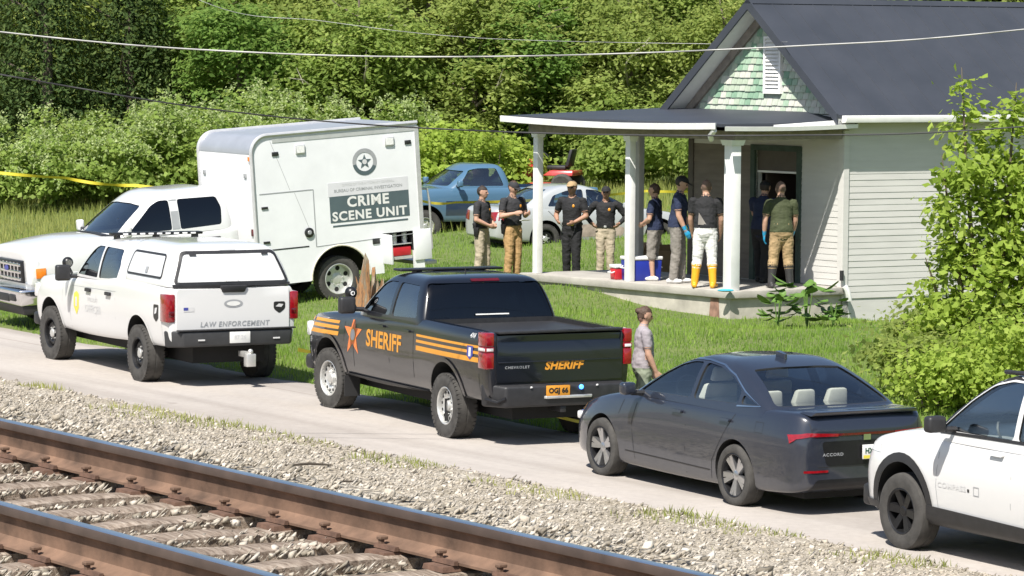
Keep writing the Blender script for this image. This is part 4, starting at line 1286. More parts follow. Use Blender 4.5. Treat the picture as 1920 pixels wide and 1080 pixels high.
    wheels(t, 'steel', (0, 3.745), 1.745, .41, .275, .235, M['steel'], M['steel'], .10)
    return t
sheriff_pickup()
# ---------------------------------------------------------------- white wildlife pickup with canopy
def canopy_pickup():
    P = M['white_paint']
    t = put('canopy_pickup', (-4.495, 50.02), 27.37, 0.0, 'white pickup truck with white canopy over its bed, nearest the left edge on the road', 'pickup truck', 'vehicles parked along the road')
    st = []
    for x, w, zb, zt, cr, sh in [(-1.15, .965, .62, 1.40, .0, .01), (-1.08, .985, .58, 1.43, .0, .0), (-.7, 1.0, .56, 1.44, .0, .0), (0, 1.01, .56, 1.445, .0, .0), (.7, 1.0, .54, 1.45, .0, .0), (1.05, .99, .52, 1.45, .0, .0),
                                 (1.9, .99, .50, 1.40, .0, .0), (2.7, .99, .50, 1.36, .02, .0), (3.05, .99, .52, 1.36, .05, .02), (3.7, 1.01, .52, 1.32, .06, .03), (4.2, .99, .50, 1.27, .05, .03), (4.48, .95, .52, 1.22, .03, .03), (4.57, .88, .57, 1.12, .02, .03)]:
        st.append((x, section(w, zb, zt, cr, sh)))
    body = loft(st, {2: .5, 7: .3, 8: .7}, {0: .7, -1: .4})
    body.materials.append(P); bv = bvh_of(body)
    link('body', boolean(body, arch_cut(0, .50, .48) + arch_cut(3.69, .50, .48)), P, t, 38)
    rings = [ring(1.36, .78, 2.98, .955, .16, .02, .08, .08), ring(1.46, .80, 2.88, .945, .16, .02, .08, .08), ring(1.70, .86, 2.56, .885, .15, .03, .08, .08), ring(1.87, .94, 2.28, .81, .14, .05, .08), ring(1.955, 1.04, 2.10, .72, .12, .06), ring(1.975, 1.3, 1.9, .5, .1, .05)]
    cab(t, rings, P, [('w', [(2.60, 1.40), (2.16, 1.80), (2.0, 1.85), (1.76, 1.855), (1.76, 1.39)]), ('w', [(1.70, 1.39), (1.70, 1.855), (1.04, 1.845), (.95, 1.60), (.98, 1.42)])],
        None, [(-.80, 1.44), (-.66, 1.79), (-.3, 1.82), (.3, 1.82), (.66, 1.79), (.80, 1.44)], True, M['glass_mid'], None, M['glass_mid'])
    for sy in (.38, -.38): seat(t, 1.9, sy, 1.32, M['seat_dark'])
    MB().lathe([(.17, 0), (.185, .012), (.17, .024), (.155, .012), (.17, 0)], (2.48, .38, 1.44), (-.9, 0, .45), 20).build('steering_wheel', M['trim'], t)
    # canopy
    cr = [ring(1.435, -1.13, .84, .94, .02, .01, .05, .05), ring(1.50, -1.12, .84, .935, .02, .01, .05, .05), ring(1.80, -1.03, .86, .84, .02, .02, .06, .06), ring(1.95, -.96, .88, .75, .03, .03, .08, .08), ring(2.02, -.82, .86, .62, .04, .04), ring(2.035, -.5, .6, .4, .04, .04)]
    cme = greenhouse(cr); cv = bvh_of(cme)
    co = link('canopy', cme, P, t, 40)
    lay('rear_panel', [smooth_poly([(-.83, 1.50), (-.68, 1.88), (.68, 1.88), (.83, 1.50)], .05)], 'rear', cv, M['white_paint'], co, .010, 3)
    lay('rear_panel_frame', strip(smooth_poly([(-.86, 1.475), (-.70, 1.905), (.70, 1.905), (.86, 1.475)], .06), .04, True), 'rear', cv, M['trim'], co, .014, 1)
    lay('rear_sill', [[(-.90, 1.405), (-.89, 1.47), (.89, 1.47), (.90, 1.405)]], 'rear', cv, M['trim'], co, .016, 2, .015)
    lay('canopy_handle', [smooth_poly([(-.10, 1.50), (-.085, 1.585), (.085, 1.585), (.10, 1.50)], .02)], 'rear', cv, M['pale_vinyl'], co, .014, 0, .01)
    for y in (-.55, .55): lay('hinge', [[(y - .05, 1.865), (y - .05, 1.885), (y + .05, 1.885), (y + .05, 1.865)]], 'rear', cv, M['trim'], co, .018, 0, .01)
    lay('canopy_lamp', [[(-.12, 1.93), (-.12, 1.942), (.12, 1.942), (.12, 1.93)]], 'rear', cv, M['grey_vinyl'], co, .008, 1)
    for sd in ('left', 'right'):
        q = smooth_poly([(.62, 1.545), (.56, 1.86), (-.66, 1.86), (-.74, 1.545)], .06)
        lay('side_door', [q], sd, cv, P, co, .008, 3)
        lay('side_door_frame', strip(q, .028, True), sd, cv, M['trim'], co, .012, 1)
        lay('side_door_latch', [[(-.10, 1.59), (-.10, 1.67), (-.18, 1.67), (-.18, 1.59)]], sd, cv, M['grey_vinyl'], co, .012, 0, .01)
    MB().hexa([(-1.20, -.17, 1.35), (-1.10, -.17, 1.35), (-1.10, .17, 1.35), (-1.20, .17, 1.35)], [(-1.21, -.21, 1.45), (-1.10, -.21, 1.45), (-1.10, .21, 1.45), (-1.21, .21, 1.45)]).build('tailgate_handle', M['trim'], t, bevel=.02)
    # tailgate and lettering
    tg = lay('tailgate', [smooth_poly([(-.86, .82), (-.86, 1.40), (.86, 1.40), (.86, .82)], .03)], 'rear', bv, P, t, .004, 3, .02)
    tb = bvh_of(tg.data)
    lay('lettering', place2d(text_mesh('LAW ENFORCEMENT', .10, .002, .15, 1.15, 1.0), -.02, .90, True), 'rear', tb, M['grey_vinyl'], tg, .004)
    ov = [(.145 * math.cos(a), 1.19 + .058 * math.sin(a)) for a in np.linspace(0, 6.283, 25)[:-1]]
    eo = lay('oval_emblem', [ov], 'rear', tb, M['grey_vinyl'], tg, .004, 0)
    lay('oval_emblem_centre', [[(.105 * math.cos(a), 1.19 + .034 * math.sin(a)) for a in np.linspace(0, 6.283, 25)[:-1]]], 'rear', tb, M['white_vinyl'], eo, .008, 0)
    fl = lay('flag_sticker', [[(.60, 1.09), (.60, 1.15), (.76, 1.15), (.76, 1.09)]], 'rear', tb, M['pale_vinyl'], tg, .004, 0)
    lay('flag_canton', [[(.69, 1.11), (.69, 1.15), (.76, 1.15), (.76, 1.11)]], 'rear', tb, M['blue_vinyl'], fl, .006, 0)
    em = lay('emblem', [smooth_poly([(-.62, 1.20), (-.80, 1.20), (-.80, 1.10), (-.71, 1.03), (-.62, 1.10)], .03)], 'rear', tb, M['black_vinyl'], tg, .004, 0)
    lay('emblem_fish', [[(-.65, 1.13), (-.70, 1.17), (-.77, 1.16), (-.74, 1.12)]], 'rear', tb, M['pale_vinyl'], em, .006, 0)
    for s in (1, -1):
        b = MB(); b.box(-1.165, -.90, s * .88, s * 1.012, .94, 1.34)
        o = b.build('tail_lamp', M['red_lens'], t, bevel=.02)
        MB().box(-1.168, -1.1, s * .90, s * .98, 1.02, 1.10).build('reverse_lamp', M['dark_red_lens'], o, bevel=.004)
    bp = MB(); bp.hexa([(-1.32, -.82, .60), (-1.0, -.98, .58), (-1.0, .98, .58), (-1.32, .82, .60)], [(-1.33, -.84, .82), (-1.0, -1.0, .82), (-1.0, 1.0, .82), (-1.33, .84, .82)])
    bo = bp.build('rear_bumper', mat('bumper_black', (.035, .036, .038), .55, vary=.2, scale=7), t, bevel=.025, seg=3)
    MB().box(-1.345, -1.25, -.90, .90, .825, .845).build('bumper_step', M['trim'], bo, bevel=.008)
    for y in (.55, -.60): MB().box(-1.338, -1.32, y - .05, y + .05, .685, .705).build('reflector', M['pale_vinyl'], bo)
    pl = MB().box(-1.345, -1.325, -.19, .12, .64, .80).build('licence_plate', M['white_vinyl'], t, bevel=.004)
    lay('plate_number', place2d(text_mesh('87 26', .08, .002), -.035, .72, True), 'rear', bvh_of(pl.data), M['pale_vinyl'], pl, .003)
    h = MB(); h.box(-1.55, -1.2, -.14, -.06, .44, .52); h.box(-1.60, -1.48, -.17, -.03, .32, .50); h.ball((-1.56, -.10, .53), .04)
    h.build('tow_hitch', M['steel'], t, bevel=.008)
    MB().box(-1.0, 4.3, -.55, .55, .34, .62).build('chassis', M['well'], t)
    MB().tube([(0, -.8, .41), (0, .8, .41)], .06, 10).build('axle', M['well'], t)
    for sd in ('left', 'right'):
        mi = sd == 'left'
        seam(t, [[(.93, .54), (.93, 1.44)], [(1.73, .58), (1.73, 1.38)], [(2.84, .58), (2.84, .95), (2.72, 1.34)], [(3.18, 1.34), (3.17, .95)], [(-.90, .66), (-.90, .95)], [(.92, 1.24), (2.8, 1.21)]], sd, bv, .007, M['grey_vinyl'])
        sh_ = lay('shield_emblem', [smooth_poly([(2.56, .78), (2.67, .90), (2.67, 1.10), (2.56, 1.14), (2.45, 1.10), (2.45, .90)], .03)], sd, bv, M['yellow_vinyl'], t, .003, 1)
        lay('shield_centre', [[(2.60, .91), (2.60, 1.05), (2.52, 1.05), (2.52, .91)]], sd, bv, M['pale_vinyl'], sh_, .006, 0)
        lay('door_lettering', place2d(text_mesh('OFFICER', .16, .003, 0, 1.05, 1.05), 1.86, .91, mi), sd, bv, M['pale_vinyl'], t, .004)
        lay('door_lettering', place2d(text_mesh('WILDLIFE', .085, .001, 0, 1.1, 1.1), 1.88, 1.05, mi), sd, bv, M['pale_vinyl'], t, .004)
        e2 = lay('emblem', [smooth_poly([(-.62, 1.17), (-.80, 1.17), (-.80, .98), (-.71, .92), (-.62, .98)], .03)], sd, bv, M['black_vinyl'], t, .004, 0)
        lay('emblem_fish', [[(-.66, 1.03), (-.68, 1.12), (-.76, 1.13), (-.73, 1.05)]], sd, bv, M['pale_vinyl'], e2, .006, 0)
        for hx in (1.30, 2.14):
            lay('door_handle', [smooth_poly([(hx, 1.165), (hx, 1.215), (hx - .20, 1.215), (hx - .20, 1.165)], .012)], sd, bv, M['trim'], t, .006, 1, .03)
        lay('vent', [[(3.02, 1.02), (2.93, 1.30), (2.98, 1.32), (3.08, 1.22)]], sd, bv, M['grey_vinyl'], t, .005, 1)
    arch_trim(t, 0, .48, .512, bv, P, .04, off=.010); arch_trim(t, 3.69, .48, .512, bv, P, .04, off=.010)
    mirror_part(t, 2.66, .95, 1.41, M['trim'], hgt=.24, w=.14)
    MB().tube([(2.80, .96, 1.38), (2.84, 1.01, 1.50)], .02, 8).build('spotlight_arm', M['trim'], t)
    MB().ball((2.84, 1.02, 1.55), (.08, .085, .085), 14, 10).build('spotlight', M['gun'], t)
    MB().disc((2.76, 1.03, 1.55), (-1, .1, 0), .05, 12).build('spotlight_lens', M['chrome'], t)
    lb = MB().box(1.72, 1.90, -.72, .72, 2.01, 2.05).build('light_bar', M['gun'], t, bevel=.012, seg=2)
    for k in range(9): MB().box(1.715, 1.905, -.60 + k * .135, -.52 + k * .135, 2.018, 2.042).build('lamp_module', M['white_lens'], lb)
    for y in (-.62, .62, 0): MB().box(1.74, 1.88, y - .03, y + .03, 1.88, 2.011).build('light_bar_foot', M['trim'], lb)
    MB().box(4.48, 4.61, -.80, .80, .60, 1.08).build('grille', M['gun'], t, bevel=.04)
    MB().box(4.42, 4.68, -.92, .92, .48, .68).build('front_bumper', M['trim'], t, bevel=.05, seg=3)
    for s in (1, -1): MB().box(4.30, 4.55, s * .66, s * .95, .92, 1.14).build('head_lamp', M['white_lens'], t, bevel=.03)
    wheels(t, 'black_steel', (0, 3.69), 1.74, .415, .275, .225, M['gun'], M['steel'], .06)
    return t
canopy_pickup()
# ---------------------------------------------------------------- dark grey sedan
def grey_sedan():
    P = M['grey_paint']
    t = put('sedan', (3.186, 37.22), 28.74, 0.0, 'dark grey sedan with pale seats seen through its rear window', 'car', 'vehicles parked along the road')
    st = []
    for x, w, zb, zt, cr, sh in [(-1.16, .70, .34, .90, .01, .10), (-1.12, .80, .28, 1.04, .02, .08), (-1.0, .87, .24, 1.09, .02, .06), (-.75, .905, .22, 1.095, .02, .05), (-.3, .925, .20, 1.085, .02, .04), (.2, .925, .18, 1.05, .02, .03), (.9, .92, .17, 1.04, .02, .02), (1.6, .92, .17, 1.035, .02, .02), (2.2, .92, .18, 1.03, .03, .03),
                                 (2.83, .925, .19, .95, .06, .06), (3.3, .89, .20, .85, .06, .08), (3.6, .80, .21, .74, .04, .08), (3.74, .62, .24, .58, .03, .06)]:
        st.append((x, section(w, zb, zt, cr, sh, .55)))
    body = loft(st, {2: .4, 7: .35, 8: .35}, {0: .3})
    body.materials.append(P); bv = bvh_of(body)
    link('body', boolean(body, arch_cut(0, .385, .34, .5) + arch_cut(2.83, .385, .34, .5)), P, t, 40)
    rings = [ring(1.0, -.80, 2.50, .865, .15, .10, .08, .14), ring(1.10, -.68, 2.30, .835, .15, .10, .08, .14), ring(1.27, -.34, 1.96, .765, .14, .09, .08, .14), ring(1.42, .04, 1.62, .69, .12, .08, .08, .14), ring(1.51, .36, 1.34, .60, .12, .07), ring(1.545, .62, 1.14, .42, .08, .05)]
    glass_s = M['glass_clear']
    cab(t, rings, P, [('w', [(2.08, 1.06), (1.72, 1.275), (1.44, 1.40), (1.22, 1.45), (1.02, 1.46), (1.02, 1.075)]), ('w', [(.95, 1.075), (.95, 1.46), (.62, 1.435), (.30, 1.355), (.06, 1.24), (.06, 1.095)]), ('w', [(.0, 1.10), (.0, 1.20), (-.32, 1.115)])],
        [(-.73, 1.115), (-.54, 1.455), (.54, 1.455), (.73, 1.115)], [(-.66, 1.12), (-.50, 1.37), (-.25, 1.41), (.25, 1.41), (.50, 1.37), (.66, 1.12)], True, glass_s, glass_s, glass_s)
    cv = bvh_of(greenhouse(rings))
    for sy in (.36, -.36): seat(t, 1.25, sy, .90, M['seat_light'])
    for sy in (.42, 0, -.42): 
        MB().hexa([(.02, sy - .15, .99), (.14, sy - .15, .99), (.14, sy + .15, .99), (.02, sy + .15, .99)], [(-.03, sy - .11, 1.22), (.06, sy - .11, 1.22), (.06, sy + .11, 1.22), (-.03, sy + .11, 1.22)]).build('head_rest', M['seat_light'], t, bevel=.03)
    MB().lathe([(.17, 0), (.185, .012), (.17, .024), (.155, .012), (.17, 0)], (1.80, .36, 1.06), (-.9, 0, .45), 20).build('steering_wheel', M['trim'], t)
    for sd in ('left', 'right'):
        lay('window_trim', strip([(2.12, 1.045), (1.74, 1.30), (1.45, 1.43), (1.22, 1.478), (.95, 1.485), (.61, 1.46), (.28, 1.375), (-.02, 1.23), (-.38, 1.105), (.06, 1.075)], .016), sd, cv, M['chrome'], t, .006, 1)
        seam(t, [[(1.0, .25), (1.0, 1.05)], [(2.10, .28), (2.14, .7), (2.05, 1.02)], [(-.02, 1.06), (.16, .84), (.32, .62), (.45, .45), (.48, .25)], [(2.35, 1.0), (2.45, .76)]], sd, bv, .008)
        for hx in (1.28, .30): lay('door_handle', [smooth_poly([(hx, .90), (hx, .93), (hx - .20, .93), (hx - .20, .90)], .012)], sd, bv, P, t, .006, 1, .03)
        lay('sill_crease', strip([(2.3, .36), (.5, .34)], .012), sd, bv, M['gun'], t, .004, 3)
        lay('fuel_flap', strip([(-.38, .84), (-.38, .95), (-.52, .95), (-.52, .84)], .005, True), sd, bv, M['rubber'], t, .003, 0)
    # rear end
    lay('lamp_bar', [[(-.80, .855), (-.80, .88), (.80, .88), (.80, .855)]], 'rear', bv, M['dark_red_lens'], t, .006, 5)
    for s in (1, -1): lay('tail_lamp', [[(s * .36, .85), (s * .36, .88), (s * .72, .895), (s * .845, .87), (s * .85, .78), (s * .81, .83), (s * .70, .855)]], 'rear', bv, M['red_lens'], t, .010, 4)
    lay('rear_panel', [smooth_poly([(-.50, .54), (-.56, .80), (.56, .80), (.50, .54)], .05)], 'rear', bv, M['gun'], t, .003, 3)
    lay('emblem', [[(-.045, .80), (-.045, .86), (.045, .86), (.045, .80)]], 'rear', bv, M['chrome'], t, .012, 0, .004)
    lay('maker_lettering', place2d(text_mesh('ACCORD', .045, .001, 0, 1.2, 1.2), .42, .66, True), 'rear', bv, M['grey_vinyl'], t, .006)
    lay('bumper_trim', [smooth_poly([(-.70, .27), (-.62, .40), (.62, .40), (.70, .27)], .04)], 'rear', bv, M['gun'], t, .004, 3)
    for s in (1, -1): lay('reflector', [[(s * .48, .475), (s * .48, .50), (s * .76, .50), (s * .76, .475)]], 'rear', bv, M['red_lens'], t, .008, 2)
    MB().hexa([(-1.12, -.68, 1.065), (-.92, -.70, 1.09), (-.92, .70, 1.09), (-1.12, .68, 1.065)], [(-1.165, -.64, 1.11), (-.98, -.68, 1.11), (-.98, .68, 1.11), (-1.165, .64, 1.11)]).build('boot_spoiler', P, t, bevel=.012, seg=2)
    seam(t, [[(-.70, 1.04), (-.66, .86)], [(.70, 1.04), (.66, .86)], [(-.60, .53), (.60, .53)]], 'rear', bv, .008)
    pl = MB().box(-1.205, -1.185, -.24, .07, .60, .75).build('licence_plate', M['white_vinyl'], t, bevel=.004)
    pb = bvh_of(pl.data)
    lay('plate_band', [[(-.235, .605), (-.235, .64), (.065, .64), (.065, .605)]], 'rear', pb, M['yellow_vinyl'], pl, .002, 0)
    lay('plate_number', place2d(text_mesh('HXN 27', .075, .003), -.085, .685, True), 'rear', pb, mat('plate_green', (.02, .09, .05), .5), pl, .003)
    lay('roof_aerial', [smooth_poly([(.56, -.035), (.40, -.02), (.40, .02), (.56, .035)], .015)], 'top', cv, P, t, .0, 0, .06)
    MB().box(-.9, 3.4, -.60, .60, .17, .40).build('chassis', M['well'], t)
    mirror_part(t, 2.0, .86, 1.09, P, hgt=.14, w=.11)
    MB().box(3.5, 3.76, -.55, .55, .30, .55).build('grille', M['gun'], t, bevel=.05)
    for s in (1, -1): MB().box(3.35, 3.62, s * .55, s * .78, .58, .68).build('head_lamp', M['white_lens'], t, bevel=.03)
    wheels(t, 'five', (0, 2.83), 1.62, .335, .235, .235, M['gun'], M['alloy'])
    for x in (0, 2.83):
        for s in (1, -1):
            MB().lathe([(.15, 0), (.15, .02), (.05, .02)], (x, s * .74, .335), (0, s, 0), 24).build('brake_disc', M['steel'], t)
    return t
grey_sedan()
# ---------------------------------------------------------------- white compact suv
def up(z, k=1.26):
    return z if z < .45 else .45 + (z - .45) * k

def white_suv():
    P = M['white_paint']
    yaw = 29.0
    f = Vector((-math.sin(R(yaw)), math.cos(R(yaw)))); l = Vector((-math.cos(R(yaw)), -math.sin(R(yaw))))
    o = Vector((3.83, 33.72)) - f * 2.64 - l * .90
    t = put('suv', (o.x, o.y), yaw, 0.0, 'white compact SUV with black wheel arches cut off by the right edge', 'car', 'vehicles parked along the road')
    st = []
    for x, w, zb, zt, cr, sh in [(-.86, .80, .45, .98, .01, .05), (-.80, .86, .38, 1.06, .02, .04), (-.5, .90, .33, 1.07, .02, .02), (0, .91, .31, 1.06, .02, .02), (.8, .905, .30, 1.04, .02, .02), (1.5, .905, .30, 1.03, .02, .02), (1.95, .905, .30, 1.04, .03, .02),
                                 (2.25, .91, .31, 1.06, .04, .04), (2.64, .91, .32, 1.03, .05, .05), (3.05, .89, .32, .97, .05, .06), (3.32, .83, .33, .92, .03, .06), (3.44, .74, .38, .84, .02, .05)]:
        st.append((x, section(w, zb, up(zt), cr, sh, .55)))
    body = loft(st, {2: .4, 7: .4, 8: .4}, {-1: .3})
    body.materials.append(P); bv = bvh_of(body)
    link('body', boolean(body, arch_cut(0, .45, .43, .5) + arch_cut(2.64, .45, .43, .5)), P, t, 40)
    rings = [ring(1.0, -.80, 2.50, .86, .15, .05, .08, .10), ring(1.10, -.78, 2.36, .845, .15, .05, .08, .10), ring(1.32, -.66, 1.96, .78, .14, .06, .08, .12), ring(1.50, -.52, 1.58, .70, .12, .08, .08, .14), ring(1.585, -.3, 1.24, .60, .12, .08), ring(1.61, .0, .8, .42, .08, .05)]
    rings = [(up(z), p) for z, p in rings]
    U = lambda q: [(a, up(b)) for a, b in q]
    cab(t, rings, P, [('w', U([(2.10, 1.085), (1.70, 1.325), (1.42, 1.46), (1.16, 1.51), (.92, 1.51), (.92, 1.09)])), ('w', U([(.85, 1.09), (.85, 1.51), (.35, 1.49), (.0, 1.40), (-.08, 1.11)]))],
        U([(-.66, 1.12), (-.54, 1.48), (.54, 1.48), (.66, 1.12)]), U([(-.66, 1.11), (-.50, 1.42), (-.25, 1.46), (.25, 1.46), (.50, 1.42), (.66, 1.11)]), True, M['glass_clear'], M['glass_dark'], M['glass_clear'])
    cv = bvh_of(greenhouse(rings))
    for sy in (.36, -.36): seat(t, 1.10, sy, 1.1, M['seat_dark'])
    MB().lathe([(.17, 0), (.185, .012), (.17, .024), (.155, .012), (.17, 0)], (1.58, .36, 1.25), (-.9, 0, .45), 20).build('steering_wheel', M['trim'], t)
    for sd in ('left', 'right'):
        mi = sd == 'left'
        lay('window_trim', strip(U([(2.14, 1.075), (1.72, 1.345), (1.43, 1.485), (1.14, 1.538), (.3, 1.515), (-.06, 1.42)]), .03), sd, cv, M['trim'], t, .005, 1)
        lay('belt_trim', strip(U([(2.08, 1.065), (1.5, 1.075), (-.12, 1.09)]), .03), sd, cv, M['trim'], t, .006, 1)
        seam(t, [[(.88, .36), (.88, 1.2)], [(2.02, .38), (2.06, .7), (2.02, 1.18)]], sd, bv, .008, M['grey_vinyl'])
        for hx in (1.22, .22): lay('door_handle', [smooth_poly([(hx, 1.09), (hx, 1.12), (hx - .20, 1.12), (hx - .20, 1.09)], .012)], sd, bv, P, t, .006, 1, .03)
        lay('sill_cladding', [[(.42, .28), (.46, .46), (2.20, .50), (2.24, .28)]], sd, bv, M['trim'], t, .012, 4, .015)
        lay('side_lettering', place2d(text_mesh('COMPASS', .075, .001, 0, 1.1, 1.3), 1.80, .72, mi), sd, bv, M['pale_vinyl'], t, .004)
        lay('side_badge', strip([(1.45, .68), (1.45, .76), (1.37, .76), (1.37, .68)], .010, True), sd, bv, M['grey_vinyl'], t, .004, 0)
        lay('side_badge_dot', [[(1.55, .70), (1.55, .73), (1.52, .73), (1.52, .70)]], sd, bv, M['black_vinyl'], t, .004, 0)
        lay('bumper_cladding', [[(3.02, .28), (3.05, .44), (3.34, .44), (3.34, .30)]], sd, bv, M['trim'], t, .012, 3, .01)
        lay('head_lamp', [[(3.05, .92), (3.10, 1.02), (3.30, 1.0), (3.30, .92)]], sd, bv, M['white_lens'], t, .006, 2)
        MB().tube([(1.35, (1 if mi else -1) * .62, 1.86), (.2, (1 if mi else -1) * .66, 1.90), (-.5, (1 if mi else -1) * .62, 1.84)], .022, 8).build('roof_rail', M['trim'], t)
    for x in (0, 2.64): arch_trim(t, x, .43, .485, bv, M['trim'], .09, t0=-.35, t1=math.pi + .35, off=.014)
    mirror_part(t, 1.84, .87, 1.33, M['trim'], hgt=.16, w=.13)
    MB().box(-.6, 3.1, -.55, .55, .26, .45).build('chassis', M['well'], t)
    MB().box(3.38, 3.48, -.60, .60, .66, .94).build('grille', M['gun'], t, bevel=.03)
    MB().box(3.30, 3.50, -.76, .76, .34, .56).build('front_bumper', M['trim'], t, bevel=.04)
    MB().box(-.93, -.8, -.80, .80, .42, .66).build('rear_bumper', M['trim'], t, bevel=.04)
    for s in (1, -1): MB().box(-.87, -.7, s * .55, s * .84, 1.0, 1.2).build('tail_lamp', M['red_lens'], t, bevel=.02)
    wheels(t, 'six', (0, 2.64), 1.57, .38, .245, .225, M['gun'], M['gun'])
    return t
white_suv()
# ---------------------------------------------------------------- crime scene box truck
def box_truck():
    P = M['white_paint']
    yaw = 118.0      # it faces left and towards the camera
    t = put('box_truck', (-3.50, 61.4), yaw, 0.0, 'white box truck lettered CRIME SCENE UNIT parked on the grass', 'truck')
    t.rotation_euler = (0, R(4.2), R(90 + yaw))
    t.location.z = 0.34
    WB = 4.75; DX = -.25
    hz = lambda z: z if z < .62 else .62 + (z - .62) * 1.12
    st = []
    for x, w, zb, zt, cr, sh in [(2.05, 1.0, .62, 1.42, .0, .0), (2.4, 1.0, .62, 1.42, .0, .0), (3.4, 1.0, .62, 1.40, .0, .0), (4.15, 1.0, .62, 1.40, .03, .0), (4.5, 1.0, .62, 1.43, .06, .02), (5.0, 1.02, .62, 1.42, .08, .03), (5.5, 1.01, .62, 1.38, .08, .03), (5.78, .99, .62, 1.34, .05, .03), (5.86, .96, .64, 1.26, .03, .03)]:
        st.append((x + DX, section(w, zb, hz(zt), cr, sh)))
    body = loft(st, {2: .5, 7: .5, 8: .85}, {0: .8, -1: .85, -2: .4})
    body.materials.append(P); bv = bvh_of(body)
    link('body', boolean(body, arch_cut(WB, .52, .50)), P, t, 38)
    rings = [ring(1.38, 2.10, 4.48, .965, .16, .02, .08, .06), ring(1.50, 2.11, 4.36, .955, .16, .02, .08, .06), ring(1.74, 2.14, 4.0, .90, .15, .03, .08, .06), ring(1.93, 2.18, 3.70, .83, .14, .05, .08), ring(2.02, 2.28, 3.5, .74, .12, .06), ring(2.045, 2.5, 3.3, .5, .1, .05)]
    rings = [(hz(z), [(a + DX, c) for a, c in p]) for z, p in rings]
    V = lambda q: [(a + DX, hz(b)) for a, b in q]
    W = lambda q: [(a, hz(b)) for a, b in q]
    cab(t, rings, P, [('w', V([(4.08, 1.45), (3.62, 1.83), (3.46, 1.90), (3.28, 1.90), (3.28, 1.44)])), ('w', V([(3.12, 1.44), (3.12, 1.90), (2.40, 1.89), (2.33, 1.72), (2.36, 1.46)]))],
        None, W([(-.82, 1.46), (-.68, 1.84), (-.3, 1.87), (.3, 1.87), (.68, 1.84), (.82, 1.46)]), True, M['glass_dark'], None, M['glass_mid'])
    for sy in (.4, -.4): seat(t, 3.05, sy, 1.45, M['seat_dark'])
    MB().lathe([(.19, 0), (.205, .012), (.19, .024), (.175, .012), (.19, 0)], (3.72, .42, 1.6), (-.9, 0, .45), 20).build('steering_wheel', M['trim'], t)
    lay('cowl', [[(a + DX, c) for a, c in [(4.22, -.80), (4.30, -.4), (4.36, 0), (4.30, .4), (4.22, .80), (4.50, .74), (4.58, 0), (4.50, -.74)]]], 'top', bv, M['trim'], t, .012, 3)
    for sd in ('left', 'right'):
        lay('b_pillar_trim', [V([(3.27, 1.45), (3.27, 1.90), (3.13, 1.90), (3.13, 1.45)])], sd, bvh_of(greenhouse(rings)), M['grey_vinyl'], t, .004, 1)
        seam(t, [V([(3.18, .66), (3.18, 1.42)]), V([(4.28, .66), (4.28, 1.0), (4.20, 1.40)]), V([(2.3, .66), (2.3, 1.42)])], sd, bv, .008, M['grey_vinyl'])
        for hx in (2.37, 3.25): lay('door_handle', [smooth_poly([(hx, 1.32), (hx, 1.36), (hx - .20, 1.36), (hx - .20, 1.32)], .012)], sd, bv, M['trim'], t, .006, 1, .03)
    mirror_part(t, 3.90, .95, 1.60, P, hgt=.20, w=.09)
    # front: grille, lamps, bumper
    g = MB().box(5.550, 5.680, -.66, .66, .86, 1.24).build('grille', M['gun'], t, bevel=.03)
    for z in (.93, 1.05, 1.17): MB().box(5.675, 5.705, -.62, .62, z - .025, z + .025).build('grille_bar', M['chrome'], g, bevel=.008)
    for k in range(7): MB().box(5.680, 5.700, -.55 + k * .175, -.50 + k * .175, .90, 1.21).build('grille_fin', M['chrome'], g)
    lay_ = MB().lathe([(.11, 0), (.11, .01), (.001, .012)], (0, 0, 0), (1, 0, 0), 20)
    lay_.v = [(x + 5.708, y * .8, z * .4 + 1.10) for x, y, z in lay_.v]
    lay_.build('oval_emblem', M['blue_vinyl'], g)
    for s in (1, -1):
        h = MB().box(5.470, 5.650, s * .68, s * .99, .84, 1.26).build('head_lamp', M['white_lens'], t, bevel=.03)
        MB().box(5.370, 5.550, s * .985, s * 1.01, .95, 1.12).build('marker_lamp', M['amber'], h, bevel=.008)
    bp = MB().hexa([(5.500, -1.0, .50), (5.830, -.9, .50), (5.830, .9, .50), (5.500, 1.0, .50)], [(5.500, -1.01, .78), (5.850, -.92, .78), (5.850, .92, .78), (5.500, 1.01, .78)]).build('front_bumper', M['chrome'], t, bevel=.04, seg=3)
    for s in (1, -1): MB().box(5.810, 5.865, s * .45, s * .72, .58, .70).build('fog_lamp', M['trim'], bp, bevel=.02)
    MB().box(5.800, 5.860, -.40, .40, .56, .70).build('bumper_vent', M['trim'], bp, bevel=.02)
    MB().hexa([(5.450, -.95, .34), (5.750, -.85, .34), (5.750, .85, .34), (5.450, .95, .34)], [(5.450, -.97, .50), (5.790, -.88, .50), (5.790, .88, .50), (5.450, .97, .50)]).build('air_dam', M['trim'], t, bevel=.02)
    # ---- box body
    X0, X1, Y, Z0, Z1, ZS = -1.64, 1.56, 1.16, .78, 3.02, .55
    bw = mat('box_white', (.70, .71, .72), .45, vary=.05, scale=3)
    side = [(X0, Z0), (X1, Z0), (X1, Z1 - .30)] + [(X1 - .30 + .30 * math.cos(a), Z1 - .30 + .30 * math.sin(a)) for a in np.linspace(.2, math.pi / 2, 7)] + [(X0, Z1)]
    b = MB().prism(side, lambda a, c, d: (a, d, c), -Y, Y)
    bm_ = b.mesh('c'); bm_.materials.append(bw)
    comp = MB().box(-1.44, -.84, .70, 1.4, .50, 1.13).mesh('c'); comp.materials.append(M['well'])
    # skirt panels around the wheel arch
    ZS = .43
    xs = sorted(set([X0, X1, -.84, -1.44] + [round(-.56 + .04 * k, 3) for k in range(29)] + list(np.arange(X0 + .05, X1, .1).round(3))))
    def low(x): return max(ZS, .44 + math.sqrt(max(0, .56 ** 2 - x * x))) if abs(x) < .56 else ZS
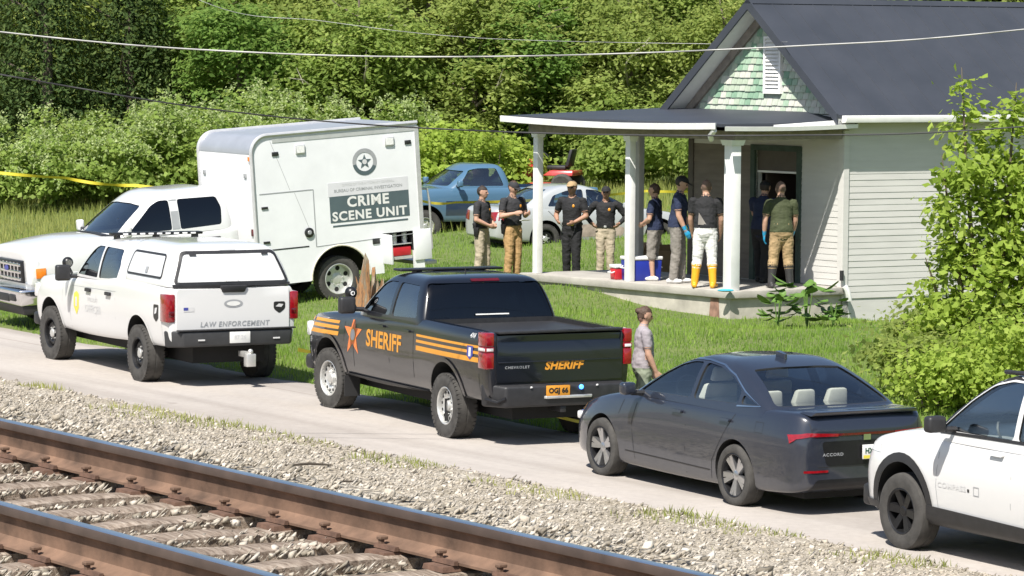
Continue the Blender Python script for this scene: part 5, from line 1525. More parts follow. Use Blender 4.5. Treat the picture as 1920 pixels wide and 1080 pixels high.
    for s in (1, -1):
        k = MB()
        for xa, xb in zip(xs[:-1], xs[1:]):
            gap = s == 1 and -1.44 <= xa < -.84      # open compartment
            za, zb = low(xa), low(xb); top = Z0 + .004
            if gap or (za >= top and zb >= top):
                if k.v: link('skirt', k.mesh('skirt'), bw, t, 30); k = MB()
                continue
            za, zb = min(za, top - .002), min(zb, top - .002)
            k.hexa([(xa, s * (Y - .06), za), (xb, s * (Y - .06), zb), (xb, s * (Y - .0005), zb), (xa, s * (Y - .0005), za)], [(xa, s * (Y - .06), top), (xb, s * (Y - .06), top), (xb, s * (Y - .0005), top), (xa, s * (Y - .0005), top)])
        link('skirt', k.mesh('skirt'), bw, t, 30)
        MB().tube([(-.565 * math.cos(a), s * (Y + .002), .44 + .565 * math.sin(a)) for a in np.linspace(.0, math.pi, 24)], .016, 6).build('arch_lip', mat('cream_arch_lip', (.62, .58, .48), .5), t)
    acut = []
    for s in (1, -1):
        pf = [(.56 * math.cos(a), .44 + .56 * math.sin(a)) for a in np.linspace(-.3, math.pi + .3, 30)]
        acut.append(cutter(pf, 'y', s * .62, s * 1.5, M['well']))
    bm_ = boolean(bm_, acut)
    box = link('box_body', boolean(bm_, [comp]), bw, t, 30)
    # roof skin with rounded front and its edge trims
    gm = mat('grey_roof_skin', (.36, .38, .42), .35, .3, vary=.1, scale=2)
    roof = [(X1 + .006, 2.44), (X1 + .006, Z1 - .30)] + [(X1 - .30 + .306 * math.cos(a), Z1 - .30 + .306 * math.sin(a)) for a in np.linspace(.2, math.pi / 2, 9)] + [(X0 - .004, Z1 + .006)]
    m = MB()
    n = len(roof)
    v = [(a, -Y - .004, c) for a, c in roof] + [(a, Y + .004, c) for a, c in roof] + [(a - .012, -Y - .004, c - .004) for a, c in roof] + [(a - .012, Y + .004, c - .004) for a, c in roof]
    f = [(i, i + 1, n + i + 1, n + i) for i in range(1, n - 1)]
    m.add(v, f).build('roof_skin', gm, box, 50)
    tm = mat('aluminium_edge', (.62, .62, .62), .4, .5, vary=.1)
    for s in (1, -1):
        pts = [(X1 + .01, s * (Y + .005), Z0 - .1), (X1 + .01, s * (Y + .005), Z1 - .30)] + [(X1 - .30 + .31 * math.cos(a), s * (Y + .005), Z1 - .30 + .31 * math.sin(a)) for a in np.linspace(.2, math.pi / 2, 9)] + [(X0, s * (Y + .005), Z1 + .01)]
        MB().tube(pts, .035, 8).build('edge_trim', tm, box)
        MB().box(X0, X1 - .4, s * Y, s * (Y + .008), Z1 - .13, Z1 - .05).build('gutter_rail', tm, box)
        MB().box(X0 - .02, X0 + .06, s * (Y - .02), s * (Y + .012), Z0, Z1 - .05).build('rear_post', M['gold'] if False else tm, box)
    # front wall fittings
    for y in (.85, -.95): MB().box(X1, X1 + .02, y - .05, y + .05, 2.30, 2.38).build('clearance_lamp', M['grey_vinyl'], box, bevel=.004)
    MB().box(X1 + .0, X1 + .03, Y - .12, Y - .02, 2.60, 2.68).build('marker_lamp', M['amber'], box, bevel=.006)
    MB().box(X1, X1 + .025, Y - .18, Y - .12, 1.30, 1.42).build('marker_lamp', M['dark_red_lens'], box, bevel=.006)
    # left side panel details (flat wall at y = Y)
    yw = Y
    def plate(name, x0, x1, z0, z1, mt, d=.006, bev=.0, par=box, yy=None):
        y0 = yw if yy is None else yy
        return MB().box(x0 - .42, x1 - .42, y0 - .001, y0 + d, z0, z1).build(name, mt, par, bevel=bev)
    def line(pts, w=.018, mt=None, name='panel_line'):
        for q in strip(pts, w): MB().prism(q, lambda a, c, d: (a - .42, d, c), yw - .001, yw + .004).build(name, mt or M['grey_vinyl'], box)
    line([(1.88, 2.02), (.86, 2.02)]); line([(.86, 2.02), (.86, 1.02)]); line([(.86, 1.02), (-1.18, 1.08)], .012)
    line([(1.80, 1.04), (1.00, 1.04)], .022, M['black_vinyl'])
    line([(1.62, 2.92), (1.30, 2.05)], .006); line([(1.22, 2.0), (.92, 1.2)], .006)
    for z in (1.78, 1.18): plate('hinge', 1.74, 1.86, z - .02, z + .02, M['black_vinyl'], .02, .004)
    k = MB().lathe([(.085, 0), (.085, .03), (.06, .04), (.001, .04)], (.57, yw, 1.28), (0, 1, 0), 20).build('latch', M['black_vinyl'], box)
    MB().lathe([(.04, .041), (.03, .05), (.001, .05)], (.57, yw, 1.28), (0, 1, 0), 14).build('latch_knob', M['grey_vinyl'], k)
    plate('clearance_lamp', 1.48, 1.60, 2.66, 2.73, M['black_vinyl'], .02, .005)
    plate('clearance_lamp', -1.08, -.96, 2.66, 2.73, M['black_vinyl'], .02, .005)
    for x in (1.06, -.66):
        w_ = plate('scene_lamp', x - .09, x + .09, 2.66, 2.82, tm, .03, .012)
        MB().box(x - .49, x - .35, yw + .03, yw + .036, 2.68, 2.80).build('scene_lamp_lens', M['white_lens'], w_)
    # banner and lettering; the text faces +y so it is mirrored in x
    slate = mat('slate_banner', (.075, .105, .115), .45, vary=.08, scale=5)
    plate('pale_banner', -.98, .58, 1.86, 2.10, mat('pale_banner', (.58, .58, .60), .5, vary=.04), .004)
    bn = plate('slate_banner', -.98, .56, 1.40, 1.86, slate, .004)
    plate('banner_line', -.94, .52, 1.325, 1.355, slate, .004)
    def wall_text(body_, size, cx, cz, mt, bold=.0, sp=1.0, xs=1.0, d=.0065, par=box):
        me = place2d(text_mesh(body_, size, bold, 0, sp, xs), cx - .42, cz, True)
        for q in me.vertices: q.co = (q.co.x, yw + d, q.co.y)
        me.flip_normals(); me.shade_flat()
        return link('banner_lettering', me, mt, par, None)
    wall_text('CRIME', .245, -.18, 1.735, M['white_vinyl'], .009, 1.12, 1.08)
    wall_text('SCENE UNIT', .22, -.20, 1.50, M['white_vinyl'], .007, 1.12, 1.08)
    wall_text('BUREAU OF CRIMINAL INVESTIGATION', .075, -.20, 1.95, M['grey_vinyl'], .001, 1.0, 1.0)
    wall_text('OFFICE OF THE ATTORNEY GENERAL', .06, -.20, 2.045, M['pale_vinyl'], .0, 1.0, 1.0)
    cx, cz = -.58, 2.42
    ringm = MB()
    for k in range(32):
        a0, a1 = 2 * math.pi * k / 32, 2 * math.pi * (k + 1) / 32
        mt = 0 if math.sin(a0) < -.25 else 1
        q = [(cx + r * math.cos(a), yw + .006, cz + r * math.sin(a)) for r, a in ((.235, a0), (.235, a1), (.165, a1), (.165, a0))]
        ringm.add(q, [(0, 1, 2, 3)], mt)
    ringm.build('seal_ring', [slate, M['grey_vinyl']], box, None)
    MB().prism([(cx + (.13 if k % 2 == 0 else .055) * math.sin(math.pi * k / 5), cz + (.13 if k % 2 == 0 else .055) * math.cos(math.pi * k / 5)) for k in range(10)], lambda a, c, d: (a, d, c), yw, yw + .006).build('seal_star', slate, box)
    MB().lathe([(.045, .0), (.045, .008), (.001, .009)], (cx, yw, cz), (0, 1, 0), 16).build('seal_centre', M['pale_vinyl'], box)
    # open side compartment with its contents and swung doors
    MB().box(-1.42, -.87, .72, 1.10, .70, .86).build('red_case', mat('red_plastic', (.5, .02, .03), .4, vary=.15), t, bevel=.02)
    MB().box(-1.42, -.86, .72, 1.12, .64, .69).build('shelf', tm, t)
    MB().box(-1.42, -.86, .72, 1.12, .90, .915).build('shelf', tm, t)
    for x in (-1.34, -1.14, -1.0): MB().lathe([(.05, 0), (.05, .18), (.03, .2), (.001, .2)], (x, 1.0, .915), (0, 0, 1), 14).build('canister', tm, t)
    MB().box(-.86, -.82, 1.155, 1.52, .60, 1.12).build('compartment_door', bw, t, bevel=.01)
    for z in (.72, .86, 1.0): MB().box(-.875, -.86, 1.28, 1.36, z, z + .05).build('door_fitting', M['black_vinyl'], t)
    MB().box(-1.78, -1.45, 1.16, 1.19, .60, 1.14).build('compartment_door', bw, t, bevel=.01)
    plate('vent', -.36, -.22, .96, 1.06, M['black_vinyl'], .02, .01, t)
    # rear ladder rail and step
    MB().tube([(X0 - .02, .98, 1.85), (X0 - .22, .98, 1.82), (X0 - .25, .98, 1.6), (X0 - .25, .98, .75), (X0 - .02, .98, .7)], .02, 8).build('grab_rail', M['steel'], t)
    MB().box(X0 - .32, X0 + .0, -1.0, 1.0, .48, .55).build('rear_step', tm, t, bevel=.01)
    for s in (1, -1): MB().box(X0 - .03, X0, s * .85, s * 1.0, .85, .95).build('tail_lamp', M['red_lens'], t)
    MB().box(-1.1, 5.6, -.45, .45, .45, .80).build('chassis', M['well'], t)
    wheels(t, 'dually', (0, WB), 1.90, .405, .24, .265, M['steel'], M['steel'])
    return t
box_truck()
# ---------------------------------------------------------------- two old vehicles behind the porch
def old_pickup():
    bl = paint('faded_blue_paint', (.06, .135, .22), amount=.3); dk = paint('dark_blue_paint', (.012, .03, .07), amount=.2)
    yaw = 112.0
    t = put('old_pickup', (.55, 77.0), yaw, 0, 'old two-tone blue pickup on the grass beyond the box truck', 'pickup truck')
    t.location.z = .50
    st = []
    for x, w, zb, zt, cr, sh in [(-1.1, .93, .55, 1.18, 0, 0), (-.9, .95, .5, 1.2, 0, 0), (0, .96, .48, 1.2, 0, 0), (1.0, .96, .45, 1.2, 0, 0), (2.2, .96, .45, 1.2, .02, 0), (3.0, .96, .46, 1.18, .05, .02), (3.7, .94, .46, 1.12, .04, .02), (3.85, .90, .5, 1.02, .02, .02)]:
        st.append((x, section(w, zb, zt, cr, sh)))
    body = loft(st, {2: .5, 8: .7}, {0: .8, -1: .6}); body.materials.append(bl); bv = bvh_of(body)
    bed = MB().box(-1.0, .85, -.78, .78, .8, 1.9).mesh('c'); bed.materials.append(dk)
    link('body', boolean(body, arch_cut(0, .44, .40) + arch_cut(3.0, .44, .40) + [bed]), bl, t, 38)
    for sd in ('left', 'right'): lay('dark_lower_panel', [[(-1.05, .52), (-1.05, .92), (-.46, .92), (-.46, .52)], [(.46, .48), (.46, .92), (2.54, .92), (2.54, .48)], [(3.46, .50), (3.46, .92), (3.74, .92), (3.74, .52)]], sd, bv, dk, t, .004, 2)
    rings = [ring(1.17, .92, 2.62, .90, .12, .03), ring(1.26, .94, 2.52, .88, .12, .03), ring(1.48, 1.0, 2.2, .81, .11, .03), ring(1.62, 1.06, 1.98, .74, .1, .04), ring(1.70, 1.14, 1.84, .66, .1, .05), ring(1.72, 1.3, 1.7, .45, .08, .05)]
    cab(t, rings, bl, [('w', [(2.22, 1.24), (1.92, 1.58), (1.74, 1.62), (1.30, 1.62), (1.16, 1.24)])], [(-.7, 1.25), (-.6, 1.6), (.6, 1.6), (.7, 1.25)], [(-.74, 1.24), (-.60, 1.56), (.60, 1.56), (.74, 1.24)], True, M['glass_clear'], M['glass_clear'], M['glass_mid'])
    seat(t, 1.5, 0, 1.1, M['seat_dark'])
    MB().box(3.82, 3.98, -.92, .92, .48, .64).build('front_bumper', M['chrome'], t, bevel=.03)
    MB().box(3.80, 3.90, -.80, .80, .72, .98).build('grille', M['chrome'], t, bevel=.02)
    for s in (1, -1): MB().box(3.84, 3.92, s * .60, s * .80, .76, .94).build('head_lamp', M['white_lens'], t, bevel=.02)
    for s in (1, -1): MB().box(-1.13, -1.0, s * .82, s * .95, .75, 1.05).build('tail_lamp', M['red_lens'], t, bevel=.01)
    MB().box(-.9, 3.6, -.5, .5, .32, .55).build('chassis', M['well'], t)
    mirror_part(t, 2.25, .90, 1.30, bl, hgt=.14, w=.09)
    wheels(t, 'black_steel', (0, 3.0), 1.62, .365, .23, .20, M['steel'], M['steel'])
old_pickup()

def old_sedan():
    P = paint('tired_silver_paint', (.36, .38, .39), amount=.35, rough=.4)
    yaw = -64.0        # faces right and away
    t = put('old_sedan', (.32, 72.6), yaw, 0, 'battered pale silver sedan on the grass behind the standing officers', 'car')
    t.location.z = .50
    st = []
    for x, w, zb, zt, cr, sh in [(-1.12, .72, .36, .84, .01, .08), (-1.06, .80, .30, .95, .02, .06), (-.8, .86, .26, .98, .02, .04), (-.2, .89, .22, .97, .02, .03), (.6, .89, .20, .93, .02, .02), (1.5, .89, .20, .92, .02, .02), (2.1, .89, .20, .92, .03, .03), (2.7, .88, .22, .86, .04, .05), (3.2, .84, .24, .78, .04, .06), (3.5, .72, .28, .66, .02, .06)]:
        st.append((x, section(w, zb, zt, cr, sh, .55)))
    body = loft(st, {2: .4, 8: .35}, {0: .3}); body.materials.append(P); bv = bvh_of(body)
    link('body', boolean(body, arch_cut(0, .37, .33, .5) + arch_cut(2.7, .37, .33, .5)), P, t, 40)
    rings = [ring(.90, -.55, 2.35, .83, .2, .1), ring(.98, -.48, 2.15, .81, .2, .1), ring(1.16, -.22, 1.78, .74, .17, .09), ring(1.30, .06, 1.46, .67, .14, .08), ring(1.39, .34, 1.22, .58, .12, .07), ring(1.42, .6, 1.0, .42, .08, .05)]
    cab(t, rings, P, [('w', [(1.96, .96), (1.62, 1.18), (1.34, 1.29), (1.02, 1.325), (.98, .97)]), ('w', [(.90, .97), (.94, 1.325), (.56, 1.30), (.22, 1.20), (.06, .98)])],
        [(-.64, 1.0), (-.50, 1.32), (.50, 1.32), (.64, 1.0)], [(-.64, .99), (-.48, 1.26), (-.2, 1.29), (.2, 1.29), (.48, 1.26), (.64, .99)], True, M['glass_clear'], M['glass_clear'], M['glass_clear'])
    for sy in (.36, -.36): seat(t, 1.2, sy, .82, M['seat_dark'])
    for s in (1, -1): lay('tail_lamp', [[(s * .50, .66), (s * .48, .86), (s * .78, .88), (s * .78, .70)]], 'rear', bv, M['red_lens'], t, .008, 3)
    for sd in ('left', 'right'):
        lay('tail_lamp_side', [[(-1.0, .68), (-1.0, .86), (-.82, .84), (-.82, .72)]], sd, bv, M['red_lens'], t, .008, 2)
        seam(t, [[(.96, .26), (.96, .92)], [(2.05, .3), (2.05, .9)], [(.0, .95), (.2, .75), (.42, .5), (.44, .26)]], sd, bv, .012)
        lay('dent', [smooth_poly([(.50, .34), (.55, .58), (1.3, .62), (1.85, .52), (1.8, .34)], .1)], sd, bv, mat('primer_patch', (.42, .34, .29), .8, vary=.35, scale=6), t, .003, 3)
    MB().box(-.8, 3.1, -.55, .55, .2, .4).build('chassis', M['well'], t)
    mirror_part(t, 1.8, .83, .99, P, hgt=.12, w=.10)
    wheels(t, 'black_steel', (0, 2.7), 1.54, .31, .205, .195, M['gun'], M['steel'])
    for s in (1, -1): MB().box(3.3, 3.5, s * .45, s * .72, .58, .68).build('head_lamp', M['white_lens'], t, bevel=.02)
old_sedan()

def red_mower():
    t = put('riding_mower', (1.12, 84.6), 70, float(ground_z(1.12, 84.6)) - .03, 'red riding mower half hidden in the brush behind the leftmost porch post', 'mower')
    red = paint('red_mower_paint', (.42, .02, .02), amount=.2)
    MB().hexa([(.55, -.25, .45), (1.35, -.25, .45), (1.35, .25, .45), (.55, .25, .45)], [(.55, -.22, .92), (1.30, -.20, .80), (1.30, .20, .80), (.55, .22, .92)]).build('bonnet', red, t, bevel=.05, seg=3)
    MB().hexa([(-.5, -.42, .50), (.3, -.42, .50), (.3, .42, .50), (-.5, .42, .50)], [(-.5, -.38, .64), (.1, -.38, .64), (.1, .38, .64), (-.5, .38, .64)]).build('rear_fender', red, t, bevel=.04)
    MB().box(-.25, .25, -.22, .22, .65, .75).build('seat', M['trim'], t, bevel=.04)
    MB().hexa([(-.32, -.22, .72), (-.22, -.22, .72), (-.22, .22, .72), (-.32, .22, .72)], [(-.42, -.2, 1.15), (-.34, -.2, 1.15), (-.34, .2, 1.15), (-.42, .2, 1.15)]).build('seat_back', M['trim'], t, bevel=.03)
    MB().lathe([(.17, 0), (.185, .012), (.17, .024), (.155, .012), (.17, 0)], (.42, 0, 1.02), (-.6, 0, .8), 18).build('steering_wheel', M['trim'], t)
    MB().tube([(.6, 0, .8), (.42, 0, 1.02)], .02, 6).build('steering_column', M['trim'], t)
    MB().hexa([(-.1, -.62, .16), (.8, -.62, .16), (.8, .62, .16), (-.1, .62, .16)], [(.0, -.55, .34), (.7, -.55, .34), (.7, .55, .34), (.0, .55, .34)]).build('cutting_deck', red, t, bevel=.03)
    for x, r_, y in ((-.25, .28, .46), (1.1, .2, .42)):
        for s in (1, -1):
            MB().lathe([(.05, -.07), (r_ * .8, -.08), (r_, -.05), (r_, .05), (r_ * .8, .08), (r_ * .5, .06), (.02, .06)], (x, s * y, r_), (0, s, 0), 24).build('wheel', M['tyre'], t)
red_mower()
# ---------------------------------------------------------------- wires, tape, cooler, boxes, stump
def wire(pts, r, m, label, name='overhead_wire'):
    P = [Vector(p) for p in pts]
    # smooth sag through the measured points
    out = []
    for i in range(len(P) - 1):
        p0, p1, p2, p3 = P[max(i - 1, 0)], P[i], P[i + 1], P[min(i + 2, len(P) - 1)]
        for k in range(12):
            t = k / 12
            out.append(.5 * ((2 * p1) + (p2 - p0) * t + (2 * p0 - 5 * p1 + 4 * p2 - p3) * t * t + (3 * p1 - p0 - 3 * p2 + p3) * t ** 3))
    out.append(P[-1])
    return tag(MB().tube(out, r, 6).build(name, m, None, 60), label, 'wire', 'overhead wires')
wg = mat('bare_grey_wire', (.34, .34, .33), .5, .3, vary=.1)
wb = mat('black_wire', (.02, .02, .022), .6)
wire([(-12, 40, 5.75), (-5.93, 40, 5.01), (-2.85, 40, 4.79), (0, 40, 4.775), (3.3, 40, 4.92), (5.88, 40, 5.13), (12, 40, 5.9)], .009, wg, 'pale grey overhead wire crossing above the box truck and gable, topmost bright wire')
wire([(-12, 40, 5.6), (-5.93, 40, 4.52), (-2.97, 40, 4.08), (0, 40, 3.90), (3.31, 40, 3.89), (5.9, 40, 4.01), (12, 40, 4.6)], .009, wb, 'thin black overhead wire crossing the box truck roof and the porch')
wire([(-9.0, 62, 7.6), (-5.6, 62, 5.6), (-3.4, 62, 5.25), (-.6, 62, 4.97), (3.6, 62, 4.90), (4.6, 58.4, 4.95)], .005, wg, 'thin grey service wire running to the house gable')

tape_m, _nt, _b = new_mat('yellow_barrier_tape')
_n = noise(_nt, 5, 4); _r = ramp(_nt, _n.outputs['Fac'], [(.3, (.50, .41, .03)), (.7, (.64, .54, .05))])
L(_nt, _r.outputs['Color'], _b.inputs['Base Color']); _b.inputs['Roughness'].default_value = .35
def tape(pts, label, w=.038, sag=.1):
    """plastic ribbon with a few twists"""
    P = [Vector(p) for p in pts]
    v = []; f = []
    n = 0
    for i in range(len(P) - 1):
        a, b = P[i], P[i + 1]
        d = (b - a).normalized(); sd = d.cross(Vector((0, 0, 1))).normalized()
        for k in range(17):
            t = k / 16
            p = a.lerp(b, t) - Vector((0, 0, sag * 4 * t * (1 - t)))
            tw = .5 * math.sin(t * 9 + i * 2.1) + .25
            u = Vector((0, 0, 1)) * math.cos(tw) + sd * math.sin(tw)
            v += [p + u * w, p - u * w]
            if k: f.append((n - 2, n - 1, n + 1, n))
            n += 2
    return tag(MB().add(v, f).build('barrier_tape', tape_m, None, 60), label, 'tape', 'yellow barrier tapes')
tape([(-13.5, 80, 1.98), (-10.35, 80, 1.66), (-8.75, 80, 1.50), (-6.0, 79, 1.42)], 'yellow barrier tape strung before the flowering bushes behind the box truck', .036, .05)
tape([(-2.05, 72, 1.62), (-1.2, 73, 1.5), (3.0, 78, 1.55), (6.0, 80, 1.6)], 'yellow barrier tape strung behind the blue pickup and the pale sedan', .028, .06)
tape([(-3.05, 49.2, .52), (-2.1, 49.8, .48), (-.6, 50.5, .42)], 'low yellow barrier tape between the canopy pickup and the black pickup', .03, .06)
tape([(.2, 42.6, .42), (1.3, 43.2, .10), (1.9, 43.6, .02)], 'yellow barrier tape trailing on the grass beside the black pickup rear wheel', .02, .02)

def cooler(x, y, z, rz, body, lid, label, w=.55, d=.32, h=.34):
    t = empty('cooler', (x, y, z), rz, label, 'cooler')
    MB().hexa([(-w / 2 * .94, -d / 2 * .94, 0), (w / 2 * .94, -d / 2 * .94, 0), (w / 2 * .94, d / 2 * .94, 0), (-w / 2 * .94, d / 2 * .94, 0)], [(-w / 2, -d / 2, h), (w / 2, -d / 2, h), (w / 2, d / 2, h), (-w / 2, d / 2, h)]).build('body', body, t, bevel=.02)
    MB().box(-w / 2 - .012, w / 2 + .012, -d / 2 - .012, d / 2 + .012, h, h + .06).build('lid', lid, t, bevel=.018, seg=3)
    for s in (1, -1): MB().tube([(s * w / 2, -.08, h * .7), (s * (w / 2 + .05), -.08, h * .62), (s * (w / 2 + .05), .08, h * .62), (s * w / 2, .08, h * .7)], .012, 6).build('handle', lid, t)
    return t
blue_p = mat('blue_plastic', (.015, .03, .28), .4, vary=.1); white_p = mat('white_plastic', (.7, .7, .69), .4, vary=.06); red_p = mat('red_cooler_plastic', (.5, .02, .03), .4, vary=.1)
cooler(2.22, 59.3, .84, R(25), blue_p, white_p, 'blue cooler with white lid on the porch behind the middle post', .62, .36, .36)
cooler(1.83, 59.5, .84, R(25), red_p, white_p, 'small red cooler with white lid beside the blue cooler', .22, .22, .20)
def carton(x, y, z, rz, w, d, h, label):
    cm = mat('cardboard', (.30, .20, .11), .9, vary=.15, scale=4)
    t = empty('cardboard_box', (x, y, z), rz, label, 'box')
    MB().box(-w / 2, w / 2, -d / 2, d / 2, 0, h).build('carton', cm, t, bevel=.006)
    for s in (1, -1): MB().hexa([(-w / 2, s * d / 2, h), (w / 2, s * d / 2, h), (w / 2, s * (d / 2 + .004), h), (-w / 2, s * (d / 2 + .004), h)], [(-w / 2, s * (d / 2 + .10), h + .12), (w / 2, s * (d / 2 + .10), h + .12), (w / 2, s * (d / 2 + .105), h + .12), (-w / 2, s * (d / 2 + .105), h + .12)]).build('flap', cm, t)
carton(2.55, 62.4, float(ground_z(2.55, 62.4)), R(20), .6, .5, .75, 'brown cardboard box standing on the grass behind the porch')
tag(MB().ball((3.52, 56.83, .86), (.14, .07, .025), 12, 6).build('dropped_glove', mat('light_blue_nitrile', (.05, .38, .52), .5), None), 'light blue glove lying on the porch edge by the corner post', 'glove')

def stump(x, y):
    """splintered trunk: uneven crown of splinters on a tapering bole"""
    z = float(ground_z(x, y))
    bark, nt, b = new_mat('splintered_trunk_wood')
    n = noise(nt, 4, 6, .65, stretch=(3, 3, .6)); r = ramp(nt, n.outputs['Fac'], [(.32, (.08, .055, .04)), (.44, (.34, .17, .07)), (.54, (.20, .15, .10)), (.68, (.40, .34, .25))])
    L(nt, r.outputs['Color'], b.inputs['Base Color']); b.inputs['Roughness'].default_value = .9
    t = empty('broken_tree_stump', (x, y, z), 0, 'splintered orange brown tree stump standing before the box truck', 'tree stump')
    rr = random.Random(4); n_ = 30
    tops = [1.05 + .38 * math.sin(k * 1.9) * rr.uniform(.3, 1) + rr.uniform(-.25, .25) for k in range(n_)]
    tops[20] = 1.62; tops[21] = 1.5; tops[19] = 1.35
    v = []; f = []
    for j in range(8):
        t_ = j / 7
        for k in range(n_):
            a = 2 * math.pi * k / n_
            rad = (.33 - .07 * t_) * (1 + .13 * math.sin(a * 5 + 1) + .06 * math.sin(a * 11 + j)) * (1 if j < 7 else .86)
            v.append((rad * math.cos(a), rad * math.sin(a) * .85, -.15 + (tops[k] + .15) * t_))
    for j in range(7):
        for k in range(n_):
            k2 = (k + 1) % n_
            f.append((j * n_ + k, j * n_ + k2, (j + 1) * n_ + k2, (j + 1) * n_ + k))
    c = len(v); v.append((0, 0, .5))
    for k in range(n_): f.append((7 * n_ + k, 7 * n_ + (k + 1) % n_, c))
    MB().add(v, f).build('bole', bark, t, 25)
    for k in range(8):
        a = rr.uniform(0, 6.28); h = rr.uniform(.7, 1.25)
        MB().tube([(.24 * math.cos(a), .2 * math.sin(a), .3), (.30 * math.cos(a), .26 * math.sin(a), h * .8), (.36 * math.cos(a + .2), .3 * math.sin(a + .2), h + .12)], [.05, .032, .003], 5).build('splinter', bark, t)
stump(-2.12, 52.6)

# sticks and a dark scrap on the gravel
for (q, s, ln, a, lab) in ((19.6, 33.2, .55, .3, 'short dark stick lying on the gravel near the road edge'), (18.8, 31.5, .8, -.2, 'long dark stick lying on the gravel beyond the rail')):
    x, y = to_xy(q, s); z = float(ground_z(x, y)) + .05
    tag(MB().tube([(x - ln / 2 * math.cos(a), y, z), (x, y + .03, z + .02), (x + ln / 2 * math.cos(a), y, z + .01)], [.012, .018, .008], 6).build('stick', mat('dark_bark', (.05, .04, .03), .9), None), lab, 'stick')
# ---------------------------------------------------------------- people
def cloth(name, c, vary=.18): return mat(name, c, .85, vary=vary, scale=7, bump=.25, bscale=9)
CL = {
    'skin': mat('skin', (.46, .27, .19), .6, vary=.08, scale=9), 'skin2': mat('tanned_skin', (.38, .21, .14), .6, vary=.08, scale=9),
    'hair': mat('dark_hair', (.03, .02, .015), .7, vary=.3, scale=30), 'hair2': mat('brown_hair', (.07, .04, .025), .7, vary=.3, scale=30), 'stubble': mat('cropped_hair', (.16, .10, .075), .8),
    'black': cloth('black_cloth', (.012, .012, .014)), 'charcoal': cloth('charcoal_cloth', (.025, .025, .028)), 'navy': cloth('navy_cloth', (.012, .02, .055)),
    'khaki': cloth('khaki_cloth', (.40, .34, .25)), 'tan': cloth('tan_cloth', (.40, .25, .11)), 'grey': cloth('grey_cloth', (.22, .20, .18)), 'white': cloth('white_cloth', (.66, .65, .64), .1),
    'olive': cloth('olive_cloth', (.045, .055, .022)), 'lilac': cloth('grey_lilac_cloth', (.30, .27, .29)), 'sage': cloth('sage_cloth', (.24, .27, .20)), 'coyote': cloth('coyote_cloth', (.36, .25, .13)),
    'yellow': mat('yellow_rubber', (.72, .36, .02), .4, vary=.12), 'boot': mat('dark_rubber_boot', (.035, .033, .034), .5, vary=.2), 'shoe': mat('dark_shoe', (.02, .018, .016), .6), 'whiteshoe': mat('white_shoe', (.62, .61, .60), .6, vary=.08),
    'tanshoe': mat('tan_boot', (.30, .19, .09), .7), 'glove': mat('blue_nitrile_glove', (.02, .30, .55), .45, vary=.1), 'belt': mat('black_belt', (.012, .012, .012), .5), 'eye': mat('eye', (.03, .02, .02), .2), 'lip': mat('lips', (.36, .15, .12), .6)}

